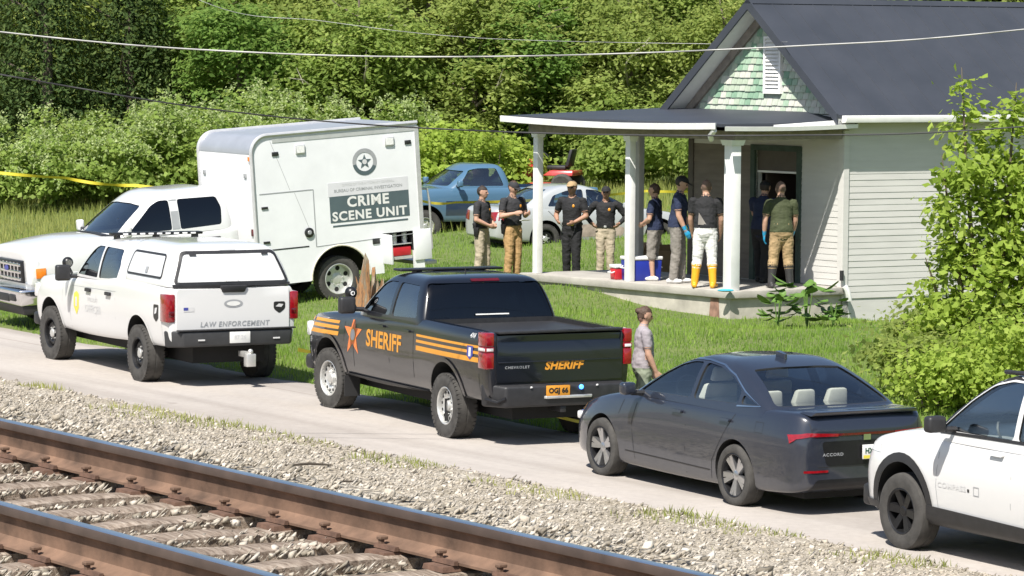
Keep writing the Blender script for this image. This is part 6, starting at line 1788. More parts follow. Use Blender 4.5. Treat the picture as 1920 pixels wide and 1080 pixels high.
def person(name_label, xy, z, face, h=1.78, shirt='black', pants='khaki', shoe='shoe', skin='skin', hair='hair', arms=('hang', 'hang'), lean=0, feet=((.0, .11), (.0, -.11)), cap=None,
           glove=None, sleeve=.62, shorts=False, boot=None, head_yaw=0, head_pitch=0, bun=False, belt=True, holster=False, female=False, extra=None, belly=1.0, untuck=False):
    k = h / 1.78
    P = []           # (list of ring centres, radii pairs, material, frame)
    vs, fs, ms = [], [], []
    mats = []; mid = {}
    def mi(n):
        if n not in mid: mid[n] = len(mats); mats.append(CL[n])
        return mid[n]
    def rings(cs, ra, rb, m, fwd=Vector((1, 0, 0)), n=18):
        """closed tube of elliptical rings with rounded ends; ra along fwd, rb sideways"""
        cs = [Vector(c) for c in cs]
        # densify
        C2, A2, B2 = [], [], []
        for i in range(len(cs) - 1):
            L_ = (cs[i + 1] - cs[i]).length; st = max(2, int(L_ / .018))
            for j in range(st):
                t = j / st
                C2.append(cs[i].lerp(cs[i + 1], t)); A2.append(ra[i] * (1 - t) + ra[i + 1] * t); B2.append(rb[i] * (1 - t) + rb[i + 1] * t)
        C2.append(cs[-1]); A2.append(ra[-1]); B2.append(rb[-1])
        d0 = (C2[1] - C2[0]).normalized(); d1 = (C2[-1] - C2[-2]).normalized()
        a0, b0, a1, b1 = A2[0], B2[0], A2[-1], B2[-1]
        c0, c1 = C2[0], C2[-1]
        for f_, s_ in ((.5, .86), (.85, .52)):
            C2.insert(0, c0 - d0 * min(a0, b0) * f_); A2.insert(0, a0 * s_); B2.insert(0, b0 * s_)
            C2.append(c1 + d1 * min(a1, b1) * f_); A2.append(a1 * s_); B2.append(b1 * s_)
        base = len(vs)
        for i, c in enumerate(C2):
            d = (C2[min(i + 1, len(C2) - 1)] - C2[max(i - 1, 0)]).normalized()
            u = fwd - d * fwd.dot(d)
            if u.length < .05: u = d.orthogonal()
            u.normalize(); w = d.cross(u)
            for q in range(n):
                t = 2 * math.pi * q / n
                vs.append(c + u * math.cos(t) * A2[i] + w * math.sin(t) * B2[i]); ms.append(mi(m))
        for i in range(len(C2) - 1):
            for q in range(n):
                q2 = (q + 1) % n
                fs.append((base + i * n + q, base + i * n + q2, base + (i + 1) * n + q2, base + (i + 1) * n + q))
        fs.append(tuple(base + q for q in reversed(range(n)))); fs.append(tuple(base + (len(C2) - 1) * n + q for q in range(n)))
    def limb(ps, rs, m, n=12): rings(ps, rs, rs, m, n=n)
    def ell(c, r, m, n=16):
        c = Vector(c)
        zs = np.sin(np.linspace(-1.42, 1.42, 13))
        rings([c + HR @ Vector((0, 0, r[2] * q * .96)) for q in zs], [r[0] * math.sqrt(1 - q * q) for q in zs], [r[1] * math.sqrt(1 - q * q) for q in zs], m, fwd=HR @ Vector((1, 0, 0)), n=n)
    HR = Matrix.Identity(3)
    LR = Matrix.Rotation(R(lean), 3, 'Y')
    hip = Vector((0, 0, .93 * k))
    up = lambda p: hip + LR @ (Vector(p) * k - hip)
    # torso
    sw = .185 if female else .212
    hipw = .165 if female else .165
    T = [(-.01, 0, .97), (0, 0, 1.06), (.005, 0, 1.16), (.012, 0, 1.28), (.0, 0, 1.38), (-.01, 0, 1.445), (-.005, 0, 1.49)]
    rings([up(p) for p in T], [.142 * k, .140 * k * belly, .138 * k * belly, .138 * k, .122 * k, .09 * k, .064 * k], [hipw * 1.17 * k, .180 * k * belly, .180 * k, .195 * k, .198 * k, .145 * k, .078 * k], shirt, fwd=LR @ Vector((1, 0, 0)))
    rings([Vector((0, 0, .83 * k)), Vector((-.008, 0, .90 * k)), up((-.01, 0, .985))], [.118 * k, .140 * k, .134 * k], [.150 * k, .188 * k, .182 * k], pants)
    if untuck: rings([up((-.01, 0, .93)), up((-.01, 0, 1.0)), up((0, 0, 1.10))], [.150 * k, .150 * k, .142 * k], [.202 * k, .198 * k, .182 * k], shirt, fwd=LR @ Vector((1, 0, 0)))
    # legs
    for s, (fx, fy) in zip((1, -1), feet):
        H = Vector((0, s * .088 * k, .89 * k)); F_ = Vector((fx, fy, .085 * k))
        K = H.lerp(F_, .50) + Vector((.03, 0, 0))
        lo = 'skin' if shorts else pants
        limb([H, H.lerp(K, .5), K], [.112 * k, .102 * k, .084 * k], pants)
        if boot:
            j = K.lerp(F_, .30)
            limb([K, j], [.084 * k, .086 * k], pants); limb([j + Vector((0, 0, .01)), K.lerp(F_, .6), F_], [.080 * k, .068 * k, .060 * k], boot)
        elif shorts:
            limb([K, K.lerp(F_, .12)], [.088 * k, .090 * k], pants); limb([K.lerp(F_, .1), K.lerp(F_, .4), F_], [.050 * k, .054 * k, .036 * k], skin)
        else:
            limb([K, K.lerp(F_, .4), K.lerp(F_, .95)], [.084 * k, .080 * k, .074 * k], pants)
        sm = boot or shoe
        toe = Vector((.14 * k, s * .035, -.042 * k))
        rings([F_ + Vector((-.075 * k, -s * .005, -.045 * k)), F_ + Vector((-.02 * k, 0, -.035 * k)), F_ + Vector((.06 * k, s * .01, -.045 * k)), F_ + toe], [.040 * k, .048 * k, .040 * k, .030 * k], [.042 * k, .045 * k, .048 * k, .042 * k], sm, fwd=Vector((0, 0, 1)))
    # arms and hands
    for s, pose in zip((1, -1), arms):
        S_ = up((0, s * sw, 1.415))
        if isinstance(pose, tuple): e_, w_ = Vector(pose[0]) * k, Vector(pose[1]) * k
        else:
            e_, w_ = {'hang': ((-.03, .06, -.29), (.05, .0, -.25)), 'front': ((.02, .07, -.28), (.18, -.15, -.10)), 'hip': ((-.07, .19, -.23), (.13, -.12, -.13)), 'write': ((.02, .07, -.28), (.23, -.11, .06)),
                      'belt': ((-.05, .12, -.28), (.19, -.10, -.08)), 'reach': ((.16, .05, -.24), (.22, -.02, .02)), 'low': ((.03, .04, -.29), (.11, -.02, -.24))}[pose]
            e_ = Vector((e_[0], s * e_[1], e_[2])) * k; w_ = Vector((w_[0], s * w_[1], w_[2])) * k
        E_ = S_ + e_; W_ = E_ + w_
        C_ = S_.lerp(E_, sleeve)
        limb([S_ + Vector((0, -s * .03, -.005)), S_, S_.lerp(E_, .35), C_], [.070 * k, .072 * k, .069 * k, .070 * k], shirt)
        gl = glove if glove else skin
        if sleeve < 1: limb([C_, E_], [.052 * k, .046 * k], skin)
        limb([E_, E_.lerp(W_, .3), W_], [.047 * k, .047 * k, .031 * k] if sleeve <= 1 else [.052 * k, .05 * k, .042 * k], skin if sleeve <= 1 else shirt)
        d = (W_ - E_).normalized()
        n_ = Vector((0, -s, 0)); n_ = (n_ - d * n_.dot(d)).normalized(); sd = d.cross(n_)
        if sd.x < 0: sd = -sd              # thumb side looks forward
        if glove: limb([E_.lerp(W_, .72), W_], [.034 * k, .031 * k], glove)
        rings([W_, W_ + d * .045, W_ + d * .085], [.024, .020, .016], [.028, .040, .042], gl, fwd=n_, n=14)
        for q, ln in zip((-1.5, -.5, .5, 1.5), (.062, .078, .083, .075)):
            b_ = W_ + d * .085 + sd * q * .019
            p1 = b_ + d * ln * .55 + n_ * .012; p2 = p1 + d * ln * .34 + n_ * .026
            limb([b_ - d * .01, p1, p2], [.0105, .0098, .0085], gl, 8)
        tb = W_ + d * .03 + sd * .030
        limb([tb, tb + d * .035 + sd * .022 + n_ * .008, tb + d * .065 + sd * .026 + n_ * .02], [.013, .0115, .0095], gl, 8)
    # neck and head
    NB = up((0, 0, 1.47)); HC = up((.025, 0, 1.645))
    limb([NB, NB.lerp(HC, .6)], [.064 * k, .060 * k], skin)
    HR = LR @ Matrix.Rotation(R(head_yaw), 3, 'Z') @ Matrix.Rotation(R(head_pitch), 3, 'Y')
    hk = k * (.97 if female else 1.0)
    at = lambda a, b, c: HC + HR @ (Vector((a, b, c)) * hk)
    ell(HC, (.098 * hk, .082 * hk, .115 * hk), skin)
    ell(at(.022, 0, -.058), (.066 * hk, .056 * hk, .062 * hk), skin)
    limb([at(.088, 0, .012), at(.108, 0, -.022)], [.010, .014], skin, 8)
    for s in (1, -1):
        ell(at(-.005, s * .082, -.01), (.018, .010, .030), skin, 8)
        ell(at(.082, s * .030, .008), (.010, .012, .008), 'eye', 8)
    ell(at(.088, 0, -.058), (.008, .022, .007), 'lip', 8)
    if hair:
        t_ = .006 if hair == 'stubble' else .014
        ell(at(-.018, 0, .026), ((.094 + t_) * hk, (.078 + t_) * hk, (.096 + t_) * hk), hair)
        if female: ell(at(-.06, 0, -.02), (.05, .068, .075), hair)
        if bun: ell(at(-.115, 0, .04), (.045, .045, .042), hair)
    me = bpy.data.meshes.new('body'); me.from_pydata([tuple(v) for v in vs], [], fs)
    o = bpy.data.objects.new('tmp', me); C.objects.link(o)
    m_ = o.modifiers.new('r', 'REMESH'); m_.mode = 'VOXEL'; m_.voxel_size = .0105; m_.use_smooth_shade = True
    m2 = o.modifiers.new('s', 'SMOOTH'); m2.factor = .5; m2.iterations = 2
    body = evaluate(o)
    kd = KDTree(len(vs))
    for i, v in enumerate(vs): kd.insert(v, i)
    kd.balance()
    body.materials.clear()
    for m in mats: body.materials.append(m)
    # soft folds in the cloth
    n = len(body.polygons)
    cen = np.empty(n * 3); body.polygons.foreach_get('center', cen); cen = cen.reshape(-1, 3)
    idx = np.array([ms[kd.find(c)[1]] for c in cen], dtype=np.int32)
    # clean hairline
    if hair:
        lp = (cen - np.array(HC)) @ np.array(HR) / hk
        onhead = np.isin(idx, (mi(skin), mi(hair))) & (np.linalg.norm(lp, axis=1) < .19) & (lp[:, 2] > -.12)
        fringe = .052 if hair != 'stubble' else .066
        isH = (lp[:, 2] > fringe - .25 * np.clip(-lp[:, 0], 0, .2)) | ((lp[:, 0] < -.012) & (lp[:, 2] > -.055)) | (lp[:, 0] < -.09)
        ear = (np.abs(lp[:, 1]) > .082) & (np.abs(lp[:, 0] + .005) < .026) & (np.abs(lp[:, 2] + .01) < .034)
        idx[onhead] = mi(skin); idx[onhead & isH & ~ear] = mi(hair)
    # clean hem at the waist
    hem = (.925 if untuck else .985) * k
    sp_ = (mi(shirt), mi(pants))
    wz = cen[:, 2] + np.tan(R(lean)) * 0.0
    near = np.isin(idx, sp_) & (np.abs(cen[:, 0]) < .24) & (np.abs(cen[:, 1]) < .215 * k) & (np.abs(wz - hem) < .10 * k)
    idx[near & (wz > hem)] = sp_[0]; idx[near & (wz <= hem)] = sp_[1]
    body.polygons.foreach_set('material_index', idx)
    # folds: cloth vertices pushed along their normals by stretched noise
    soft = {mid[n] for n in mid if n in ('black', 'charcoal', 'navy', 'khaki', 'tan', 'grey', 'white', 'olive', 'lilac', 'sage', 'coyote')}
    hairy = {mid[n] for n in mid if n in ('hair', 'hair2')}
    vm = np.zeros(len(body.vertices), dtype=np.int32)
    for p_, q_ in zip(body.polygons, idx):
        for w_ in p_.vertices: vm[w_] = q_
    sd_ = random.uniform(0, 50)
    from mathutils import noise as mn
    nvv = len(body.vertices)
    co_ = np.empty(nvv * 3); body.vertices.foreach_get('co', co_); co_ = co_.reshape(-1, 3)
    no_ = np.array([tuple(q.vector) for q in body.vertex_normals])
    am = np.zeros(nvv)
    for v_ in range(nvv):
        x_, y_, z_ = co_[v_]
        if vm[v_] in soft: am[v_] = .010 * mn.noise(Vector((x_ * 7 + sd_, y_ * 7, z_ * 13 + x_ * 9))) + .005 * mn.noise(Vector((x_ * 20, y_ * 20 + sd_, z_ * 34)))
        elif vm[v_] in hairy: am[v_] = .006 * mn.noise(Vector((x_ * 60, y_ * 60, z_ * 60)))
    body.vertices.foreach_set('co', (co_ + no_ * am[:, None]).ravel().astype(np.float32))
    body.update()
    t = empty('person', (xy[0], xy[1], z), R(face), name_label, 'person', 'people at the scene')
    bo = link('body', body, None, t, None)
    for p in body.polygons: p.use_smooth = True
    if cap:
        cm = CL[cap] if isinstance(cap, str) else cap
        b = MB()
        v = []; f = []
        for j in range(6):
            ph = math.pi / 2 * j / 5.2
            for q in range(18):
                a = 2 * math.pi * q / 18
                v.append(at(-.012 + .112 * math.cos(ph) * math.cos(a), .096 * math.cos(ph) * math.sin(a), .040 + .088 * math.sin(ph)))
        for j in range(5):
            for q in range(18): f.append((j * 18 + q, j * 18 + (q + 1) % 18, (j + 1) * 18 + (q + 1) % 18, (j + 1) * 18 + q))
        f.append(tuple(5 * 18 + q for q in range(18)))
        b.add(v, f)
        br = [(.075, -.070), (.135, -.058), (.170, -.025), (.175, 0), (.170, .025), (.135, .058), (.075, .070)]
        b.prism(br, lambda a, c, d: at(a, c, .042 + d - (a - .09) * .15), 0, .008)
        b.build('cap', cm, t, 50)
    if belt:
        pts = [up((-.01 + .150 * math.cos(a), .200 * math.sin(a), .985)) for a in np.linspace(0, 6.283, 25)]
        bm_ = MB(); n2 = 25
        for p in pts:
            bm_.v += [tuple(p + Vector((0, 0, -.02))), tuple(p + Vector((0, 0, .022)))]
        for i in range(24): bm_.f.append([i * 2, i * 2 + 2, i * 2 + 3, i * 2 + 1]); bm_.m.append(0)
        bl = bm_.build('belt', CL['belt'], t, 60)
        MB().box(.13, .142, -.025, .025, .965 * k, 1.005 * k).build('buckle', M['steel'], bl, bevel=.004)
        if holster:
            hs = MB().hexa([(-.05, -.235, .82 * k), (.02, -.235, .80 * k), (.02, -.19, .80 * k), (-.05, -.19, .82 * k)], [(-.06, -.245, .99 * k), (.05, -.245, .99 * k), (.05, -.19, .99 * k), (-.06, -.19, .99 * k)]).build('holster', CL['belt'], t, bevel=.008)
            MB().hexa([(-.07, -.215, .97 * k), (-.02, -.215, .99 * k), (-.02, -.185, .99 * k), (-.07, -.185, .97 * k)], [(-.10, -.21, 1.06 * k), (-.05, -.21, 1.08 * k), (-.05, -.19, 1.08 * k), (-.10, -.19, 1.06 * k)]).build('pistol_grip', CL['belt'], hs, bevel=.006)
    if extra: extra(t, up, k)
    return t

def badge(t, up, k):
    MB().ball(up((.138, .075, 1.32)), (.008, .026, .032), 10, 6).build('badge', M['gold'], t)
def notepad(t, up, k):
    badge(t, up, k)
    MB().hexa([(.36, -.13, 1.10), (.44, -.13, 1.12), (.44, .10, 1.12), (.36, .10, 1.10)], [(.36, -.13, 1.112), (.44, -.13, 1.132), (.44, .10, 1.132), (.36, .10, 1.112)]).build('notepad', CL['white'], t)
def tablet(t, up, k):
    badge(t, up, k)
    MB().ball((.17, .06, 1.02), (.03, .04, .03), 10, 6).build('yellow_device', M['yellow_vinyl'], t)
def back_patch(t, up, k):
    MB().prism([(.10, 1.22), (-.03, 1.02), (.11, 1.02)], lambda a, c, d: tuple(up((d, a, c))), -.152, -.140).build('grey_shirt_panel', CL['grey'], t)

gz = lambda x, y: float(ground_z(x, y))
person('officer in dark polo and pale khaki trousers, hands clasped, leftmost of the standing group', (-.58, 65.0), gz(-.58, 65), -25, 1.76, 'charcoal', 'khaki', 'shoe', arms=('front', 'front'), feet=((.04, .13), (-.03, -.13)), holster=True, belly=1.12, hair='hair', extra=badge)
person('officer in dark cap and tan trousers looking down at a notepad', (.0, 65.0), gz(0, 65), -50, 1.84, 'charcoal', 'tan', 'tanshoe', arms=('write', 'write'), head_pitch=22, cap='charcoal', holster=True, extra=notepad, hair='hair2')
person('officer dressed all in black with a tan cap', (1.12, 65.0), gz(1.12, 65), -112, 1.84, 'black', 'black', 'shoe', skin='skin2', arms=('front', 'belt'), feet=((.02, .10), (-.05, -.12)), cap='coyote', extra=tablet)
person('officer in long black jacket and khaki trousers with hands on hips', (1.76, 65.2), gz(1.76, 65.2), -96, 1.72, 'black', 'khaki', 'shoe', skin='skin2', arms=('hip', 'hip'), sleeve=1.05, feet=((0, .10), (0, -.10)), cap='black', extra=badge)
person('person in navy t-shirt and grey shorts facing left on the porch', (2.44, 59.25), .84, 160, 1.68, 'navy', 'grey', 'whiteshoe', arms=('front', 'front'), shorts=True, feet=((.0, .09), (.02, -.09)), hair='hair2', belt=False, female=True, untuck=True)
person('person in navy t-shirt, grey trousers, black cap and blue glove on the porch', (2.80, 58.7), .84, -12, 1.84, 'navy', 'grey', 'whiteshoe', arms=('low', 'low'), glove='glove', head_pitch=18, cap='black', feet=((.06, .10), (-.05, -.10)), lean=4, belt=False, untuck=True)
person('bare-headed person in black t-shirt, white trousers and yellow rubber boots', (3.22, 57.65), .84, 82, 1.82, 'black', 'white', 'yellow', arms=('low', 'low'), boot='yellow', lean=7, hair='stubble', feet=((-.02, .17), (-.06, -.14)), extra=back_patch, belly=1.08, belt=False)
person('person in navy top and black trousers stepping into the dark doorway', (4.26, 59.0), .84, 60, 1.76, 'navy', 'black', 'shoe', arms=('reach', 'reach'), cap='black', lean=8, feet=((.12, .10), (-.12, -.10)), belt=False, untuck=True)
person('person in olive t-shirt, khaki trousers, dark rubber boots and blue gloves', (4.50, 57.75), .84, 98, 1.80, 'olive', 'coyote', 'boot', arms=('hang', 'low'), boot='boot', glove='glove', lean=8, feet=((-.02, .17), (-.02, -.15)), hair='stubble', belt=False, untuck=True)
person('woman with hair bun in grey t-shirt walking beside the black pickup', (1.66, 43.35), gz(1.66, 43.35), 8, 1.62, 'lilac', 'sage', 'shoe', arms=('low', 'low'), hair='hair2', bun=True, female=True, head_pitch=12, belt=False, feet=((.10, .08), (-.12, -.08)), untuck=True)
# ---------------------------------------------------------------- vegetation
def leaf_arrays(cen, nrm, size, r, asp=.55, droop=0.0):
    """one bent rhombus (two triangles) per leaf"""
    n = len(cen)
    nrm = nrm / (np.linalg.norm(nrm, axis=1, keepdims=True) + 1e-9)
    t = r.normal(size=(n, 3)); t[:, 2] -= droop
    t -= nrm * (t * nrm).sum(1, keepdims=True); t /= np.linalg.norm(t, axis=1, keepdims=True) + 1e-9
    b = np.cross(nrm, t)
    s = size[:, None]
    v = np.stack([cen - t * s * .5, cen + b * s * asp * .5 - nrm * s * .08, cen + t * s * .5, cen - b * s * asp * .5 - nrm * s * .08], 1)
    return v.reshape(-1, 3)

def crown_points(blobs, clumps, per, crad, r, shell=.55, up=.85):
    """leaf centres, normals, tints for a crown made of blobs = [(centre, radii)]"""
    cone = None
    vol = np.array([np.prod(b[1]) ** .67 for b in blobs]); pick = r.choice(len(blobs), clumps, p=vol / vol.sum())
    c = np.array([blobs[i][0] for i in pick], float); rad = np.array([blobs[i][1] for i in pick], float)
    d = r.normal(size=(clumps, 3)); d /= np.linalg.norm(d, axis=1, keepdims=True)
    rr = shell + (1 - shell) * r.random(clumps) ** .6
    rr *= 1 + .22 * r.normal(size=clumps) * .5
    cc = c + d * rad * rr[:, None]
    ct = np.clip(r.normal(.5, .2, clumps), 0, 1)
    sz = crad * r.uniform(.6, 1.35, clumps)
    cen = np.repeat(cc, per, 0) + r.normal(size=(clumps * per, 3)) * np.repeat(sz, per)[:, None] * np.array([1, 1, .65])
    nr = r.normal(size=(clumps * per, 3)) * .55 + np.repeat(d, per, 0) * .6 + np.array([0, 0, up])
    ti = np.clip(np.repeat(ct, per) * .7 + .3 * r.random(clumps * per), 0, 1)
    return cen, nr, ti

def leaf_mesh(name, cen, nr, ti, size, r, m, asp=.55, droop=0.0):
    v = leaf_arrays(cen, nr, size, r, asp, droop)
    f = np.arange(len(v)).reshape(-1, 4)
    me = fast_mesh(name, v, f)
    a = me.attributes.new('tint', 'FLOAT', 'POINT'); a.data.foreach_set('value', np.repeat(ti, 4).astype(np.float32))
    me.materials.append(m)
    return me

FO = {
    'mid': foliage('mid_green_leaves', (.13, .18, .04), (.24, .305, .08), (.38, .44, .14), .55),
    'bright': foliage('bright_green_leaves', (.15, .23, .032), (.28, .38, .065), (.43, .52, .13), .52),
    'olive': foliage('olive_green_leaves', (.12, .185, .04), (.225, .31, .075), (.36, .44, .13), .55),
    'deep': foliage('deep_green_leaves', (.08, .15, .032), (.16, .265, .06), (.27, .38, .10), .55),
    'ever': foliage('evergreen_needles', (.022, .044, .013), (.05, .085, .024), (.12, .155, .045), .25),
    'knot': foliage('knotweed_leaves', (.11, .18, .034), (.22, .31, .07), (.35, .44, .13), .5),
    'bloom': foliage('pale_green_bloom', (.26, .34, .13), (.36, .43, .19), (.47, .53, .28), .45),
    'grass': foliage('grass_blades', (.105, .195, .03), (.19, .31, .055), (.30, .41, .095), .45),
    'dry': foliage('dry_grass_blades', (.17, .215, .05), (.28, .315, .09), (.41, .41, .15), .45),
}
BARK = mat('grey_bark', (.13, .105, .08), .9, vary=.35, scale=7, bump=.5, bscale=20, stretch=(1, 1, .3))
PALE = mat('bleached_dead_wood', (.42, .38, .32), .85, vary=.2, scale=9)

def trunk_mesh(h, r0, seed, limbs=6, lo=.25):
    rr = random.Random(seed); m = MB()
    pts = [Vector((0, 0, -.3))]; 
    for i in range(1, 7): pts.append(Vector((rr.uniform(-.08, .08) * i * .5, rr.uniform(-.08, .08) * i * .5, h * i / 6)))
    m.tube(pts, [r0 * (1.25 - .17 * i) for i in range(7)], 8)
    for k in range(limbs):
        t = lo + (1 - lo) * (k + .5) / limbs * .9
        i = min(5, int(t * 6)); p = pts[i].lerp(pts[i + 1], t * 6 - i)
        a = rr.uniform(0, 6.28); ln = h * .32 * (1.15 - t * .6)
        q = p + Vector((math.cos(a), math.sin(a), .55)) * ln * .5; e = q + Vector((math.cos(a + .3), math.sin(a + .3), .5 + rr.uniform(-.3, .3))) * ln * .5
        m.tube([p, q, e], [r0 * .45 * (1 - t * .5), r0 * .28 * (1 - t * .5), .008], 6)
    return m.mesh('trunk')

def broad_crown(seed, m, rx, rz, zc, leaf, clumps, per, crad, lobes=9):
    r = np.random.default_rng(seed)
    blobs = [((0, 0, zc), (rx * .7, rx * .7, rz * .8))]
    for k in range(lobes):
        a = 2 * math.pi * k / lobes + r.uniform(-.3, .3); q = r.uniform(-.85, .9)
        w = math.sqrt(max(.08, 1 - q * q))
        blobs.append(((rx * .62 * w * math.cos(a), rx * .62 * w * math.sin(a), zc + rz * .7 * q), (rx * r.uniform(.3, .5), rx * r.uniform(.3, .5), rz * r.uniform(.2, .32))))
    cen, nr, ti = crown_points(blobs, clumps, per, crad, r, .78)
    return leaf_mesh('crown', cen, nr, ti, leaf * r.uniform(.6, 1.3, len(cen)), r, m)

CROWNS = {}
def tree(x, y, h, kind, label, group='trees of the wood', seed=0, wide=1.0, dead=0):
    """tree thing: trunk with limbs, leafy crown; crowns of a kind share their mesh"""
    key = (kind, seed % 2)
    if key not in CROWNS:
        CROWNS[key] = (broad_crown(100 + len(CROWNS), FO[kind], 2.3, 3.4, 3.3, .20, 330, 46, .30), trunk_mesh(6.2, .13, len(CROWNS)))
    cm, tm = CROWNS[key]
    z = gz(x, y)
    t = empty('tree', (x, y, z), random.uniform(0, 6.28), label, 'tree', group)
    k = h / 7.0
    c = link('crown', cm, None, t, None); c.scale = (k * wide, k * wide, k)
    tr = link('trunk', tm, BARK, t, 50); tr.scale = (k, k, k)
    for q in range(dead):
        rr = random.Random(seed * 7 + q); a = rr.uniform(3.6, 5.8) - t.rotation_euler.z
        b = Vector((math.cos(a) * 1.6, math.sin(a) * 1.6, 2.2 + rr.uniform(0, 1.8))); e = b + Vector((math.cos(a + rr.uniform(-1, 1)) * 1.1, math.sin(a) * .8, rr.uniform(.1, 1.1)))
        MB().tube([Vector((0, 0, 1.8)), b, b.lerp(e, .5) + Vector((.05, .05, .08)), e], [.05, .03, .022, .006], 6).build('dead_branch', PALE, t)
        MB().tube([b.lerp(e, .4), b.lerp(e, .7) + Vector((rr.uniform(-.3, .3), 0, .35))], [.018, .004], 5).build('dead_branch', PALE, t)
    return t

# front row of the wood, left to right
FR = [(-13.4, 96, 7.2, 'mid', 'mid green tree behind the dark evergreens at the left edge', 1.15, 0), (-8.3, 95.5, 7.4, 'olive', 'pale olive tree just right of the dark evergreens', 1.05, 1), (-7.3, 91.6, 5.4, 'deep', 'deep green tree above the left end of the box truck', 1.15, 0),
      (-5.4, 94.2, 6.4, 'mid', 'mid green tree with pale dead branches above the box truck', 1.1, 3), (-4.0, 91.4, 5.6, 'olive', 'olive tree with a dead branch above the box truck roof', 1.15, 2), (-2.2, 95, 7.0, 'mid', 'tall mid green tree above the rear of the box truck', 1.1, 0), (-1.0, 91.8, 5.6, 'mid', 'mid green tree between the box truck and the porch', 1.15, 1),
      (.5, 92.2, 5.2, 'deep', 'feathery deep green tree left of the porch roof', 1.15, 0), (1.9, 94.8, 6.8, 'olive', 'tall olive tree standing above the porch roof', 1.1, 1), (3.1, 91.5, 5.2, 'mid', 'mid green tree above the middle of the porch roof', 1.1, 1), (4.4, 94, 6.6, 'olive', 'olive tree with a long bare branch beside the gable', 1.05, 2), (5.4, 90.5, 4.8, 'mid', 'light green tree behind the left slope of the gable', 1.05, 1),
      (8.0, 93, 6.5, 'mid', 'mid green tree hidden behind the house roof', 1.1, 0), (10.8, 94, 7.0, 'olive', 'olive tree beyond the right end of the house', 1.1, 0), (13.6, 95, 7.0, 'mid', 'mid green tree beyond the right edge', 1.1, 0)]
for i, (x, y, h, kd_, lab, w, dd) in enumerate(FR): tree(x, y, h, kd_, lab, 'trees at the front of the wood', i, w, dd)

# the rest of the wood reads as one mass
def wood():
    r = np.random.default_rng(77)
    C_, N_, T_, S_ = [], [], [], []
    for row, (d, hh) in enumerate(((98, 7.2), (102, 8.5), (107, 10), (113, 11.5), (120, 13))):
        x = -d * .16 - 4
        while x < d * .16 + 4:
            yy = d + r.uniform(-1.5, 1.5)
            z = gz(x, yy); h = hh * r.uniform(.8, 1.15); rx = h * .30
            blobs = [((x, yy, z + h * .55), (rx * .8, rx * .8, h * .45))] + [((x + rx * .7 * math.cos(a), yy + rx * .7 * math.sin(a), z + h * r.uniform(.15, .9)), (rx * .5, rx * .5, h * .15)) for a in r.uniform(0, 6.28, 8)]
            cen, nr, ti = crown_points(blobs, 70, 28, .44, r, .75)
            C_.append(cen); N_.append(nr); T_.append(np.clip(ti * .8 + r.uniform(-.15, .3), 0, 1)); S_.append(.36 * r.uniform(.6, 1.3, len(cen)))
            x += rx * 1.35
    cen, nr, ti, s = map(np.concatenate, (C_, N_, T_, S_))
    tag(link('woodland', leaf_mesh('woodland', cen, nr, ti, s, r, FO['mid']), None, None, None), 'dense green wood filling the background behind the front trees', 'wood', kind='stuff')
wood()

# dark evergreens at the left: whorled drooping boughs
def evergreen(x, y, h, rad, label, seed):
    r = np.random.default_rng(seed); z = gz(x, y)
    t = empty('evergreen_tree', (x, y, z), 0, label, 'tree', 'dark evergreens at the left')
    cs, ns, ts = [], [], []
    for j in range(46):
        q = j / 46; zz = h * (.04 + .94 * q); rr = rad * (1 - q) ** .75 * r.uniform(.8, 1.15)
        for a in np.linspace(0, 6.28, 13)[:-1] + r.uniform(0, 1):
            m = 24
            u = r.random(m) ** .5
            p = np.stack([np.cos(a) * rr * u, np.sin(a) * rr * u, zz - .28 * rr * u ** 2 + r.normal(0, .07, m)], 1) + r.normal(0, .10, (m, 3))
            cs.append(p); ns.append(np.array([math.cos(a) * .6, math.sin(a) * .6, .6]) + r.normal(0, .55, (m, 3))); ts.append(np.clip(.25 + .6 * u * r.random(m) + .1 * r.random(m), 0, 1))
    cen, nr, ti = map(np.concatenate, (cs, ns, ts))
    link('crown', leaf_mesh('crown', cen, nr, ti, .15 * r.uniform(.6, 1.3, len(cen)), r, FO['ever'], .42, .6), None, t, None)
    link('trunk', trunk_mesh(h * .95, .16, seed, 3), BARK, t, 50)
evergreen(-12.3, 91.0, 8.4, 2.5, 'tall dark evergreen tree at the upper left edge', 5)
evergreen(-10.2, 92.5, 7.6, 2.2, 'dark evergreen tree just right of the leftmost evergreen', 6)
evergreen(-14.6, 92.5, 8.0, 2.4, 'dark evergreen tree cut off by the left edge', 8)

# flowering knotweed thicket
def brush_mass(name, lst, kind, bloom, label):
    cen, nr, ti, s, fl = (np.concatenate([l[k] for l in lst]) for k in range(5))
    r = np.random.default_rng(len(cen))
    o = tag(link(name, leaf_mesh(name, cen, nr, ti, s, r, FO[kind], .7), None, None, None), label, 'thicket', kind='stuff')
    if bloom: link('bloom', leaf_mesh('bloom', fl, r.normal(size=(len(fl), 3)) + np.array([0, -.3, .8]), r.random(len(fl)), .07 * r.uniform(.6, 1.4, len(fl)), r, FO['bloom'], .7), None, o, None)

